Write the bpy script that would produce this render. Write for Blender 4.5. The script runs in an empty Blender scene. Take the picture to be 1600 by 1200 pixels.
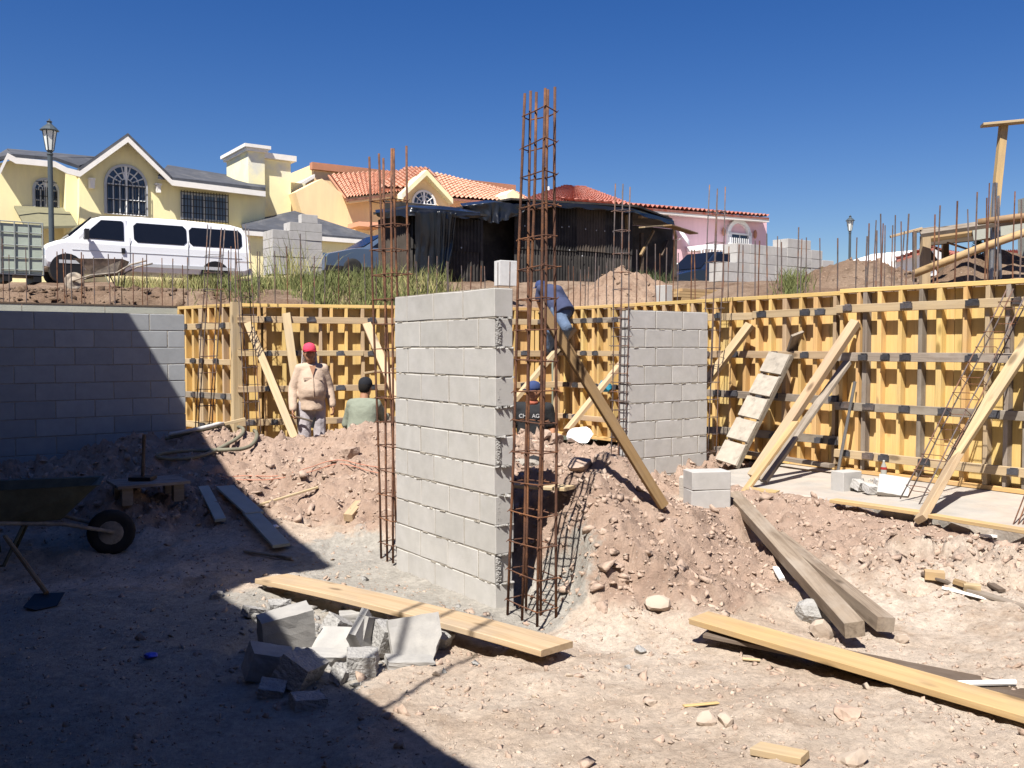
import bpy, bmesh, math, random
import numpy as np
from mathutils import Vector, Matrix, Quaternion
random.seed(7)
RNG = np.random.default_rng(7)
scene = bpy.context.scene
COL = scene.collection

# ------------------------------------------------------------------ camera, sky, sun, exposure
CAM_Z = 1.65
FOC = 1443.0                                  # focal length in photo pixels (1600 wide)
PITCH = math.atan(57.0 / FOC)
camd = bpy.data.cameras.new('camera'); cam = bpy.data.objects.new('camera', camd); COL.objects.link(cam)
camd.sensor_width = 36.0; camd.lens = 36.0 * FOC / 1600.0
camd.clip_start = 0.05; camd.clip_end = 2000.0
cam.location = (0, 0, CAM_Z); cam.rotation_euler = (math.pi / 2 - PITCH, 0, 0)
scene.camera = cam

SUN_EL = math.radians(56.0)
SH = Vector((0.40, 0.917, 0)).normalized()    # where shadows fall, on the ground
S = Vector((SH.x * math.cos(SUN_EL), SH.y * math.cos(SUN_EL), -math.sin(SUN_EL)))
world = bpy.data.worlds.new('World'); scene.world = world; world.use_nodes = True
wn = world.node_tree; wn.nodes.clear()
wo = wn.nodes.new('ShaderNodeOutputWorld'); bg = wn.nodes.new('ShaderNodeBackground'); sky = wn.nodes.new('ShaderNodeTexSky')
sky.sky_type = 'NISHITA'; sky.sun_disc = False
sky.sun_elevation = SUN_EL; sky.sun_rotation = math.atan2(-SH.x, -SH.y)
sky.altitude = 500.0; sky.air_density = 1.0; sky.dust_density = 0.7; sky.ozone_density = 2.2
bg.inputs['Strength'].default_value = 0.05
hsv = wn.nodes.new('ShaderNodeHueSaturation'); hsv.inputs['Saturation'].default_value = 1.40; hsv.inputs['Hue'].default_value = 0.517; hsv.inputs['Value'].default_value = 1.06
wn.links.new(sky.outputs[0], hsv.inputs['Color']); wn.links.new(hsv.outputs[0], bg.inputs[0]); wn.links.new(bg.outputs[0], wo.inputs[0])
sund = bpy.data.lights.new('sun', 'SUN'); sun = bpy.data.objects.new('sun', sund); COL.objects.link(sun)
sund.energy = 5.0; sund.angle = math.radians(0.5); sund.color = (1.0, 0.955, 0.89)
sun.rotation_euler = S.to_track_quat('-Z', 'Y').to_euler(); sun.location = (-10, -20, 30)
scene.view_settings.view_transform = 'Standard'; scene.view_settings.look = 'None'
scene.view_settings.gamma = 1.0; scene.view_settings.use_curve_mapping = False
scene.view_settings.exposure = 0.95
scene.cycles.max_bounces = 6; scene.cycles.diffuse_bounces = 3; scene.cycles.glossy_bounces = 3
scene.cycles.transparent_max_bounces = 8

# ------------------------------------------------------------------ geometry helpers
AX = Vector((0.5708, -0.8211, 0))             # site axis A: to the right and towards the viewer
BX = Vector((0.8211, 0.5708, 0))              # site axis B: to the right and away
NB = Vector((-0.5708, 0.8211, 0))             # away, across B
B_ANG = math.atan2(BX.y, BX.x)
UP = Vector((0, 0, 1))

def ray(px, py):
    a = (px - 800.0) / FOC; b = (600.0 - py) / FOC
    return Vector((a, math.cos(PITCH) + b * math.sin(PITCH), -math.sin(PITCH) + b * math.cos(PITCH)))
def P(px, py, d):                             # the point at depth d (metres along y) seen at a photo pixel
    r = ray(px, py); k = d / r.y
    return Vector((r.x * k, d, CAM_Z + r.z * k))
def Pz(px, py, z):                            # ... at world height z
    r = ray(px, py); k = (z - CAM_Z) / r.z
    return Vector((r.x * k, r.y * k, z))
def Pplane(px, py, p0, n):                    # ... on a plane
    r = ray(px, py); o = Vector((0, 0, CAM_Z)); k = (p0 - o).dot(n) / r.dot(n)
    return o + r * k
def V(x, y, zr): return Vector((x, y, zr + CAM_Z))

class MB:
    def __init__(s): s.v = []; s.f = []; s.m = []
    def add(s, vs, fs, m=0):
        o = len(s.v); s.v.extend(vs); s.f.extend([tuple(i + o for i in f) for f in fs]); s.m.extend([m] * len(fs)); return s
    def box(s, c, size, M=None, m=0, jit=0.0):
        x, y, z = size[0] / 2, size[1] / 2, size[2] / 2
        vs = [Vector((sx * x, sy * y, sz * z)) for sx in (-1, 1) for sy in (-1, 1) for sz in (-1, 1)]
        if jit: vs = [v + Vector((random.uniform(-jit, jit), random.uniform(-jit, jit), random.uniform(-jit, jit))) for v in vs]
        if M is not None: vs = [M @ v for v in vs]
        vs = [v + Vector(c) for v in vs]
        return s.add(vs, [(0, 1, 3, 2), (4, 6, 7, 5), (0, 4, 5, 1), (2, 3, 7, 6), (0, 2, 6, 4), (1, 5, 7, 3)], m)
    def tube(s, pts, r, n=6, m=0, cap=True):
        pts = [Vector(p) for p in pts]; rs = r if isinstance(r, (list, tuple)) else [r] * len(pts)
        rings = []; ref = None
        for i, p in enumerate(pts):
            t = (pts[min(i + 1, len(pts) - 1)] - pts[max(i - 1, 0)])
            t = t.normalized() if t.length > 1e-9 else Vector((0, 0, 1))
            if ref is None: ref = Vector((1, 0, 0)) if abs(t.x) < 0.8 else Vector((0, 1, 0))
            u = (ref - t * ref.dot(t)).normalized(); w = t.cross(u); ref = u
            rings.append([p + (u * math.cos(2 * math.pi * k / n) + w * math.sin(2 * math.pi * k / n)) * rs[i] for k in range(n)])
        vs = [v for rg in rings for v in rg]; fs = []
        for i in range(len(pts) - 1):
            for k in range(n):
                fs.append((i * n + k, i * n + (k + 1) % n, (i + 1) * n + (k + 1) % n, (i + 1) * n + k))
        if cap: fs.append(tuple(range(n))[::-1]); fs.append(tuple((len(pts) - 1) * n + k for k in range(n)))
        return s.add(vs, fs, m)
    def loop(s, pts, r, n=5, m=0):            # a closed tube
        pts = [Vector(p) for p in pts]; N = len(pts); vs = []
        for i, p in enumerate(pts):
            t = (pts[(i + 1) % N] - pts[i - 1]).normalized(); ref = Vector((0, 0, 1)) if abs(t.z) < 0.9 else Vector((1, 0, 0))
            u = (ref - t * ref.dot(t)).normalized(); w = t.cross(u)
            vs += [p + (u * math.cos(2 * math.pi * k / n) + w * math.sin(2 * math.pi * k / n)) * r for k in range(n)]
        fs = [(i * n + k, i * n + (k + 1) % n, ((i + 1) % N) * n + (k + 1) % n, ((i + 1) % N) * n + k) for i in range(N) for k in range(n)]
        return s.add(vs, fs, m)
    def prism(s, poly, ext, m=0):             # polygon (3D points) pushed along ext
        n = len(poly); poly = [Vector(p) for p in poly]; ext = Vector(ext)
        vs = poly + [p + ext for p in poly]
        fs = [tuple(range(n))[::-1], tuple(range(n, 2 * n))] + [(i, (i + 1) % n, n + (i + 1) % n, n + i) for i in range(n)]
        return s.add(vs, fs, m)
    def lathe(s, prof, c=(0, 0, 0), n=12, m=0, M=None):
        c = Vector(c); vs = []; fs = []
        for (r, z) in prof:
            for k in range(n):
                v = Vector((r * math.cos(2 * math.pi * k / n), r * math.sin(2 * math.pi * k / n), z))
                vs.append((M @ v if M is not None else v) + c)
        for i in range(len(prof) - 1):
            for k in range(n): fs.append((i * n + k, i * n + (k + 1) % n, (i + 1) * n + (k + 1) % n, (i + 1) * n + k))
        fs.append(tuple(range(n))[::-1]); fs.append(tuple((len(prof) - 1) * n + k for k in range(n)))
        return s.add(vs, fs, m)
    def ell(s, c, r, n=12, k=8, M=None, m=0):
        prof = []; c = Vector(c); vs = []; fs = []
        for i in range(k + 1):
            th = math.pi * i / k
            for j in range(n):
                v = Vector((r[0] * math.sin(th) * math.cos(2 * math.pi * j / n), r[1] * math.sin(th) * math.sin(2 * math.pi * j / n), -r[2] * math.cos(th)))
                vs.append((M @ v if M is not None else v) + c)
        for i in range(k):
            for j in range(n): fs.append((i * n + j, i * n + (j + 1) % n, (i + 1) * n + (j + 1) % n, (i + 1) * n + j))
        return s.add(vs, fs, m)
    def mesh(s, name, mats, smooth=False):
        me = bpy.data.meshes.new(name); me.from_pydata([tuple(v) for v in s.v], [], s.f)
        for mt in (mats if isinstance(mats, (list, tuple)) else [mats]): me.materials.append(mt)
        if max(s.m, default=0) > 0: me.polygons.foreach_set('material_index', s.m)
        bm = bmesh.new(); bm.from_mesh(me)
        bmesh.ops.remove_doubles(bm, verts=bm.verts, dist=1e-5) if smooth else None
        bmesh.ops.recalc_face_normals(bm, faces=bm.faces); bm.to_mesh(me); bm.free()
        if smooth: me.polygons.foreach_set('use_smooth', [True] * len(me.polygons))
        me.update(); return me

def world_matrix(o):
    M = Matrix.LocRotScale(o.location, o.rotation_euler if o.rotation_mode != 'QUATERNION' else o.rotation_quaternion, o.scale)
    return (world_matrix(o.parent) @ M) if o.parent else M
def tag(o, label=None, cat=None, group=None, kind=None):
    if label: o['label'] = label
    if cat: o['category'] = cat
    if group: o['group'] = group
    if kind: o['kind'] = kind
    return o
def thing(name, label, cat, loc=(0, 0, 0), rotz=0.0, group=None):
    o = bpy.data.objects.new(name, None); COL.objects.link(o); o.empty_display_size = 0.2
    o.location = loc; o.rotation_euler = (0, 0, rotz)
    return tag(o, label, cat, group, 'thing')
def link(name, me, parent=None, M=None):
    o = bpy.data.objects.new(name, me); COL.objects.link(o)
    if parent is not None: o.parent = parent
    if M is not None:
        L, R, Sc = M.decompose(); o.location = L; o.rotation_mode = 'XYZ'; o.rotation_euler = R.to_euler(); o.scale = Sc
    return o
def part(name, mb, mats, parent, local=False, smooth=False, label=None, kind=None):
    """a part whose vertices are given in world coordinates (local=True: in its thing's own frame)"""
    if not local:
        W = world_matrix(parent).inverted(); mb.v = [W @ Vector(v) for v in mb.v]
    o = link(name, mb.mesh(name, mats, smooth), parent)
    return tag(o, label, None, None, kind)
def single(name, mb, mats, label, cat, group=None, smooth=False, kind=None):
    """a thing that is one mesh; its origin goes to the foot of its bounding box"""
    xs = [v[0] for v in mb.v]; ys = [v[1] for v in mb.v]; zs = [v[2] for v in mb.v]
    c = Vector(((min(xs) + max(xs)) / 2, (min(ys) + max(ys)) / 2, min(zs)))
    mb.v = [Vector(v) - c for v in mb.v]
    o = link(name, mb.mesh(name, mats, smooth)); o.location = c
    return tag(o, label, cat, group, kind or 'thing')
def frame(p0, p1, up=UP):
    x = (p1 - p0).normalized(); z = (up - x * up.dot(x))
    if z.length < 1e-4: z = Vector((0, 1, 0)) - x * x.y
    z.normalize(); y = z.cross(x)
    return Matrix(((x.x, y.x, z.x, p0.x), (x.y, y.y, z.y, p0.y), (x.z, y.z, z.z, p0.z), (0, 0, 0, 1)))
_bc = {}
def board_mesh(L, w, t, m, bow=0.0, bev=0.003, seg=None, rough_end=True):
    """a board along +X, its width on Y and thickness on Z, slightly bowed, arrised edges"""
    key = (round(L, 2), round(w, 3), round(t, 3), m.name, round(bow, 3))
    if key in _bc: return _bc[key]
    mb = MB(); n = seg or max(2, min(10, int(L / 0.3))); b = min(bev, w / 4, t / 4); vs = []
    prof = [(-w / 2 + b, -t / 2), (w / 2 - b, -t / 2), (w / 2, -t / 2 + b), (w / 2, t / 2 - b), (w / 2 - b, t / 2), (-w / 2 + b, t / 2), (-w / 2, t / 2 - b), (-w / 2, -t / 2 + b)]
    for i in range(n + 1):
        f = i / n; x = L * f; dz = bow * 4 * f * (1 - f); jy = random.uniform(-1, 1) * 0.0012; sk = random.uniform(-.006, .006) if i in (0, n) and rough_end else 0
        for (y, z) in prof: vs.append(Vector((x + sk * y / w * 2, y + jy, z + dz)))
    fs = [(i * 8 + k, i * 8 + (k + 1) % 8, (i + 1) * 8 + (k + 1) % 8, (i + 1) * 8 + k) for i in range(n) for k in range(8)]
    fs += [tuple(range(8))[::-1], tuple(n * 8 + k for k in range(8))]
    mb.add(vs, fs); _bc[key] = mb.mesh('board', m); return _bc[key]
def beam(name, p0, p1, w, t, m, parent=None, up=UP, bow=0.0, label=None, cat=None, group=None):
    """a board or post from p0 to p1: width w across, thickness t along up"""
    p0 = Vector(p0); p1 = Vector(p1); M = frame(p0, p1, up)
    if parent is not None: M = world_matrix(parent).inverted() @ M
    o = link(name, board_mesh((p1 - p0).length, w, t, m, bow), parent, M)
    return tag(o, label, cat, group, 'thing')

# ------------------------------------------------------------------ materials
def mat(name, base, rough=0.85, var=0.18, scale=3.0, bump=0.25, bscale=60.0, spec=0.25, metal=0.0, rnd=0.0, hue=0.0, stretch=(1, 1, 1), second=None, amount=0.5, sscale=1.2, sedge=0.08, bdist=0.01, trans=0.0):
    """noise-toned surface: fine tone noise, optional second colour in blots, per-object tint, bump"""
    m = bpy.data.materials.new(name); m.use_nodes = True; nt = m.node_tree; nt.nodes.clear(); N = nt.nodes.new; L = nt.links.new
    out = N('ShaderNodeOutputMaterial'); bs = N('ShaderNodeBsdfPrincipled'); L(bs.outputs[0], out.inputs[0])
    tc = N('ShaderNodeTexCoord'); mp = N('ShaderNodeMapping'); mp.inputs['Scale'].default_value = stretch
    oi = N('ShaderNodeObjectInfo'); ad = N('ShaderNodeVectorMath'); ad.operation = 'ADD'; sc = N('ShaderNodeVectorMath'); sc.operation = 'SCALE'
    cx = N('ShaderNodeCombineXYZ'); L(oi.outputs['Random'], cx.inputs[0]); L(oi.outputs['Random'], cx.inputs[1]); L(oi.outputs['Random'], cx.inputs[2])
    L(cx.outputs[0], sc.inputs[0]); sc.inputs['Scale'].default_value = 37.0 if rnd > 0 else 0.0
    L(tc.outputs['Object'], ad.inputs[0]); L(sc.outputs[0], ad.inputs[1]); L(ad.outputs[0], mp.inputs['Vector'])
    n1 = N('ShaderNodeTexNoise'); n1.inputs['Scale'].default_value = scale; n1.inputs['Detail'].default_value = 8; n1.inputs['Roughness'].default_value = 0.65
    L(mp.outputs[0], n1.inputs['Vector'])
    r1 = N('ShaderNodeMapRange'); r1.inputs['From Min'].default_value = 0.28; r1.inputs['From Max'].default_value = 0.72
    r1.inputs['To Min'].default_value = 1 - var; r1.inputs['To Max'].default_value = 1 + var; L(n1.outputs[0], r1.inputs['Value'])
    col = N('ShaderNodeRGB'); col.outputs[0].default_value = (*base, 1); cur = col.outputs[0]
    if second:
        n2 = N('ShaderNodeTexNoise'); n2.inputs['Scale'].default_value = sscale; n2.inputs['Detail'].default_value = 7; n2.inputs['Roughness'].default_value = 0.6
        L(mp.outputs[0], n2.inputs['Vector']); r2 = N('ShaderNodeMapRange'); th = 0.70 - 0.4 * amount
        r2.inputs['From Min'].default_value = th - sedge; r2.inputs['From Max'].default_value = th + sedge; L(n2.outputs[0], r2.inputs['Value'])
        mx = N('ShaderNodeMix'); mx.data_type = 'RGBA'; L(r2.outputs[0], mx.inputs['Factor']); L(cur, mx.inputs['A']); mx.inputs['B'].default_value = (*second, 1); cur = mx.outputs['Result']
    if rnd > 0 or hue > 0:
        hs = N('ShaderNodeHueSaturation'); L(cur, hs.inputs['Color']); r3 = N('ShaderNodeMapRange')
        r3.inputs['To Min'].default_value = 1 - rnd; r3.inputs['To Max'].default_value = 1 + rnd; L(oi.outputs['Random'], r3.inputs['Value']); L(r3.outputs[0], hs.inputs['Value'])
        if hue > 0:
            wnn = N('ShaderNodeTexWhiteNoise'); wnn.noise_dimensions = '1D'; L(oi.outputs['Random'], wnn.inputs['W']); r4 = N('ShaderNodeMapRange')
            r4.inputs['To Min'].default_value = 0.5 - hue; r4.inputs['To Max'].default_value = 0.5 + hue; L(wnn.outputs['Value'], r4.inputs['Value']); L(r4.outputs[0], hs.inputs['Hue'])
        cur = hs.outputs[0]
    mu = N('ShaderNodeMix'); mu.data_type = 'RGBA'; mu.blend_type = 'MULTIPLY'; mu.inputs['Factor'].default_value = 1.0
    L(cur, mu.inputs['A']); L(r1.outputs[0], mu.inputs['B']); L(mu.outputs['Result'], bs.inputs['Base Color'])
    bs.inputs['Roughness'].default_value = rough; bs.inputs['Metallic'].default_value = metal; bs.inputs['Specular IOR Level'].default_value = spec
    if trans: bs.inputs['Transmission Weight'].default_value = trans
    if bump > 0:
        nb = N('ShaderNodeTexNoise'); nb.inputs['Scale'].default_value = bscale; nb.inputs['Detail'].default_value = 5; L(mp.outputs[0], nb.inputs['Vector'])
        bp = N('ShaderNodeBump'); bp.inputs['Strength'].default_value = bump; bp.inputs['Distance'].default_value = bdist; L(nb.outputs[0], bp.inputs['Height']); L(bp.outputs[0], bs.inputs['Normal'])
    return m

def wood(name, base, dark, dust=(0.33, 0.285, 0.23), rnd=.1, hue=.008, knots=1.0, dusty=.3, rough=.8, axis=0, grainy=1.0):
    """sawn timber: streaky grain along one axis, knots, dusty smears; each board its own tint"""
    m = bpy.data.materials.new(name); m.use_nodes = True; nt = m.node_tree; nt.nodes.clear(); N = nt.nodes.new; L = nt.links.new
    out = N('ShaderNodeOutputMaterial'); bs = N('ShaderNodeBsdfPrincipled'); L(bs.outputs[0], out.inputs[0]); bs.inputs['Roughness'].default_value = rough; bs.inputs['Specular IOR Level'].default_value = .2
    tc = N('ShaderNodeTexCoord'); oi = N('ShaderNodeObjectInfo'); ml = N('ShaderNodeMath'); ml.operation = 'MULTIPLY'; ml.inputs[1].default_value = 61.0; L(oi.outputs['Random'], ml.inputs[0])
    cx = N('ShaderNodeCombineXYZ'); [L(ml.outputs[0], cx.inputs[k]) for k in range(3)]; ad = N('ShaderNodeVectorMath'); L(tc.outputs['Object'], ad.inputs[0]); L(cx.outputs[0], ad.inputs[1])
    def mapped(along, across):
        mp = N('ShaderNodeMapping'); s = [across] * 3; s[axis] = along; mp.inputs['Scale'].default_value = s; L(ad.outputs[0], mp.inputs['Vector']); return mp.outputs[0]
    def noise(v, sc, det=6, ro=.6, dist=0.0):
        n = N('ShaderNodeTexNoise'); n.inputs['Scale'].default_value = sc; n.inputs['Detail'].default_value = det; n.inputs['Roughness'].default_value = ro; n.inputs['Distortion'].default_value = dist; L(v, n.inputs['Vector']); return n.outputs[0]
    def ramp(v, a, b, c=0.0, d=1.0):
        r = N('ShaderNodeMapRange'); r.inputs['From Min'].default_value = a; r.inputs['From Max'].default_value = b; r.inputs['To Min'].default_value = c; r.inputs['To Max'].default_value = d; L(v, r.inputs['Value']); return r.outputs[0]
    def mix(f, a, b):
        x = N('ShaderNodeMix'); x.data_type = 'RGBA'; L(f, x.inputs['Factor'])
        for s_, k in ((a, 'A'), (b, 'B')):
            if isinstance(s_, tuple): x.inputs[k].default_value = (*s_, 1)
            else: L(s_, x.inputs[k])
        return x.outputs['Result']
    g = noise(mapped(.45, 9), 2.4, 8, .7, .8); c = mix(ramp(g, .42, .68, 0, .75 * grainy), base, dark)
    c = mix(ramp(noise(mapped(.5, 5), 1.3, 3), .45, .65, 0, .35), c, tuple(.5 * a + .5 * b for a, b in zip(base, dark)))
    vo = N('ShaderNodeTexVoronoi'); vo.inputs['Scale'].default_value = 2.6; L(mapped(.9, 2.2), vo.inputs['Vector']); c = mix(ramp(vo.outputs['Distance'], .20, .10, 0, .85 * knots), c, tuple(.45 * a for a in dark))
    c = mix(ramp(noise(mapped(1.0, 1.6), 2.1, 7, .65), .47, .68, 0, dusty), c, dust)
    hs = N('ShaderNodeHueSaturation'); L(c, hs.inputs['Color']); L(ramp(oi.outputs['Random'], 0, 1, 1 - rnd, 1 + rnd), hs.inputs['Value']); wn_ = N('ShaderNodeTexWhiteNoise'); wn_.noise_dimensions = '1D'; L(oi.outputs['Random'], wn_.inputs['W']); L(ramp(wn_.outputs['Value'], 0, 1, .5 - hue, .5 + hue), hs.inputs['Hue'])
    L(hs.outputs[0], bs.inputs['Base Color']); bp = N('ShaderNodeBump'); bp.inputs['Strength'].default_value = .35; bp.inputs['Distance'].default_value = .004; L(g, bp.inputs['Height']); L(bp.outputs[0], bs.inputs['Normal']); return m
GRAIN = (1.2, 14, 14)
M = {}
M['block'] = mat('concrete_block', (0.405, 0.39, 0.365), 0.95, 0.09, 9, 0.35, 140, rnd=0.06, hue=0.006, second=(0.42, 0.405, 0.385), amount=0.35, sscale=5, bdist=0.004)
M['block_rough'] = mat('broken_concrete', (0.31, 0.30, 0.285), 0.95, 0.2, 14, 0.8, 60, rnd=0.08, bdist=0.02)
M['rubble_block'] = mat('rubble_block', (0.30, 0.29, 0.275), 0.95, 0.1, 9, 0.4, 120, rnd=0.06, second=(0.36, 0.345, 0.32), amount=0.35, sscale=6, bdist=0.004)
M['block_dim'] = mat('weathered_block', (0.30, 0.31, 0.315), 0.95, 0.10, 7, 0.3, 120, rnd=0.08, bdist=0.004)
M['mortar'] = mat('mortar', (0.315, 0.285, 0.24), 0.95, 0.2, 20, 0.8, 80, bdist=0.012)
M['form'] = wood('form_wood', (0.62, 0.425, 0.17), (0.45, 0.27, 0.09), rnd=.17, hue=.011, dusty=.28)
M['plyform'] = wood('form_plywood', (0.64, 0.445, 0.18), (0.51, 0.325, 0.115), rnd=.13, hue=.010, dusty=.22, knots=.5)
M['pine'] = wood('pine_wood', (0.46, 0.345, 0.21), (0.30, 0.205, 0.115), rnd=.1, dusty=.4, dust=(.30, .255, .205))
M['plank'] = wood('plank_wood', (0.47, 0.335, 0.165), (0.30, 0.195, 0.085), rnd=.06, dusty=.5, dust=(.27, .215, .16))
M['oldplank'] = wood('old_plank', (0.46, 0.345, 0.22), (0.30, 0.195, 0.10), rnd=.05, dusty=.6, dust=(.30, .245, .19))
M['timber'] = wood('old_timber', (0.27, 0.215, 0.16), (0.12, 0.088, 0.062), dust=(.33, .285, .235), rnd=.12, dusty=.55, rough=.9, grainy=1.3)
M['greywood'] = wood('weathered_wood', (0.255, 0.215, 0.17), (0.13, 0.10, 0.075), dust=(.36, .32, .275), rnd=.16, dusty=.6, rough=.9, grainy=1.2)
M['darkwood'] = wood('dark_wood', (0.115, 0.085, 0.06), (0.05, 0.035, 0.025), dust=(.2, .17, .14), rnd=.15, dusty=.4)
M['brownwood'] = wood('brown_lumber', (0.27, 0.175, 0.085), (0.14, 0.085, 0.04), dust=(.30, .24, .18), rnd=.08, dusty=.3)
M['whiteboard'] = mat('limewashed_board', (0.36, 0.32, 0.265), 0.9, 0.18, 2.2, 0.3, 30, rnd=0.06, stretch=(1.0, 8, 8), second=(0.27, 0.24, 0.20), amount=0.22, sscale=1.3, sedge=0.05, bdist=0.004)
M['greyply'] = mat('grey_formboard', (0.35, 0.36, 0.31), 0.85, 0.12, 5, 0.2, 40, rnd=0.05)
M['rust'] = mat('rusty_steel', (0.105, 0.052, 0.034), 0.85, 0.4, 18, 0.7, 160, rnd=0.2, second=(0.19, 0.085, 0.04), amount=0.35, sscale=5, bdist=0.004)
M['rebar'] = mat('dull_rebar', (0.105, 0.085, 0.08), 0.75, 0.35, 20, 0.6, 160, rnd=0.25, second=(0.19, 0.095, 0.055), amount=0.35, sscale=4, bdist=0.003)
M['steel'] = mat('grey_steel', (0.30, 0.30, 0.30), 0.4, 0.15, 10, 0.1, 60, metal=0.8)
M['clamp'] = mat('dark_clamp', (0.055, 0.055, 0.062), 0.6, 0.35, 20, 0.5, 90, rnd=0.3, second=(0.16, 0.11, 0.08), amount=0.22)
M['slab'] = mat('site_concrete', (0.335, 0.31, 0.275), 0.95, 0.14, 4, 0.5, 40, second=(0.39, 0.335, 0.28), amount=0.42, sscale=1.6, bdist=0.012)
M['white'] = mat('white_paint', (0.78, 0.78, 0.77), 0.6, 0.04, 4, 0.0)
M['glass'] = mat('window_glass', (0.025, 0.035, 0.06), 0.04, 0.1, 3, 0.0, spec=0.7)
M['black'] = mat('black_metal', (0.015, 0.015, 0.017), 0.5, 0.2, 8, 0.0)
M['rubber'] = mat('rubber', (0.025, 0.024, 0.023), 0.8, 0.2, 12, 0.2, 40)
M['dirt_clod'] = mat('dirt_clods', (0.365, 0.27, 0.21), 0.98, 0.25, 5, 0.8, 30, second=(0.415, 0.32, 0.25), amount=0.3, sscale=2.2, bdist=0.02)
M['pebble'] = mat('pale_pebbles', (0.43, 0.355, 0.285), 0.95, 0.25, 3, 0.4, 40, second=(0.29, 0.22, 0.17), amount=0.45, sscale=1.5)

# ------------------------------------------------------------------ noise on arrays
def vnoise(x, y, seed=0):
    r = np.random.default_rng(seed); T = r.random((256, 256))
    xi = np.floor(x).astype(int); yi = np.floor(y).astype(int); fx = x - xi; fy = y - yi
    fx = fx * fx * (3 - 2 * fx); fy = fy * fy * (3 - 2 * fy); a = lambda i, j: T[i % 256, j % 256]
    return (a(xi, yi) * (1 - fx) + a(xi + 1, yi) * fx) * (1 - fy) + (a(xi, yi + 1) * (1 - fx) + a(xi + 1, yi + 1) * fx) * fy - 0.5
def fbm(x, y, seed=0, oct=5, gain=0.55):
    s = 0; a = 1.0
    for k in range(oct): s = s + a * vnoise(x * 2 ** k, y * 2 ** k, seed + k); a *= gain
    return s
def rbf(ctrl, c=0.25):
    c0 = np.array(ctrl, float); X = c0[:, :2]; z = c0[:, 2]; mu = z.mean()
    k = lambda D: -np.sqrt(D + c * c)
    D = ((X[:, None] - X[None]) ** 2).sum(-1); n = len(X)
    Kx = np.zeros((n + 1, n + 1)); Kx[:n, :n] = k(D); Kx[:n, n] = 1; Kx[n, :n] = 1
    w = np.linalg.solve(Kx + np.diag([1e-6] * n + [0]), np.append(z, 0))
    def f(x, y):
        x = np.asarray(x, float); y = np.asarray(y, float); o = np.full(x.shape, w[n])
        for i in range(n): o = o + w[i] * k((x - X[i, 0]) ** 2 + (y - X[i, 1]) ** 2)
        return o
    return f
def ss(a, b, x):
    t = np.clip((x - a) / (b - a), 0, 1); return t * t * (3 - 2 * t)

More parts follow.
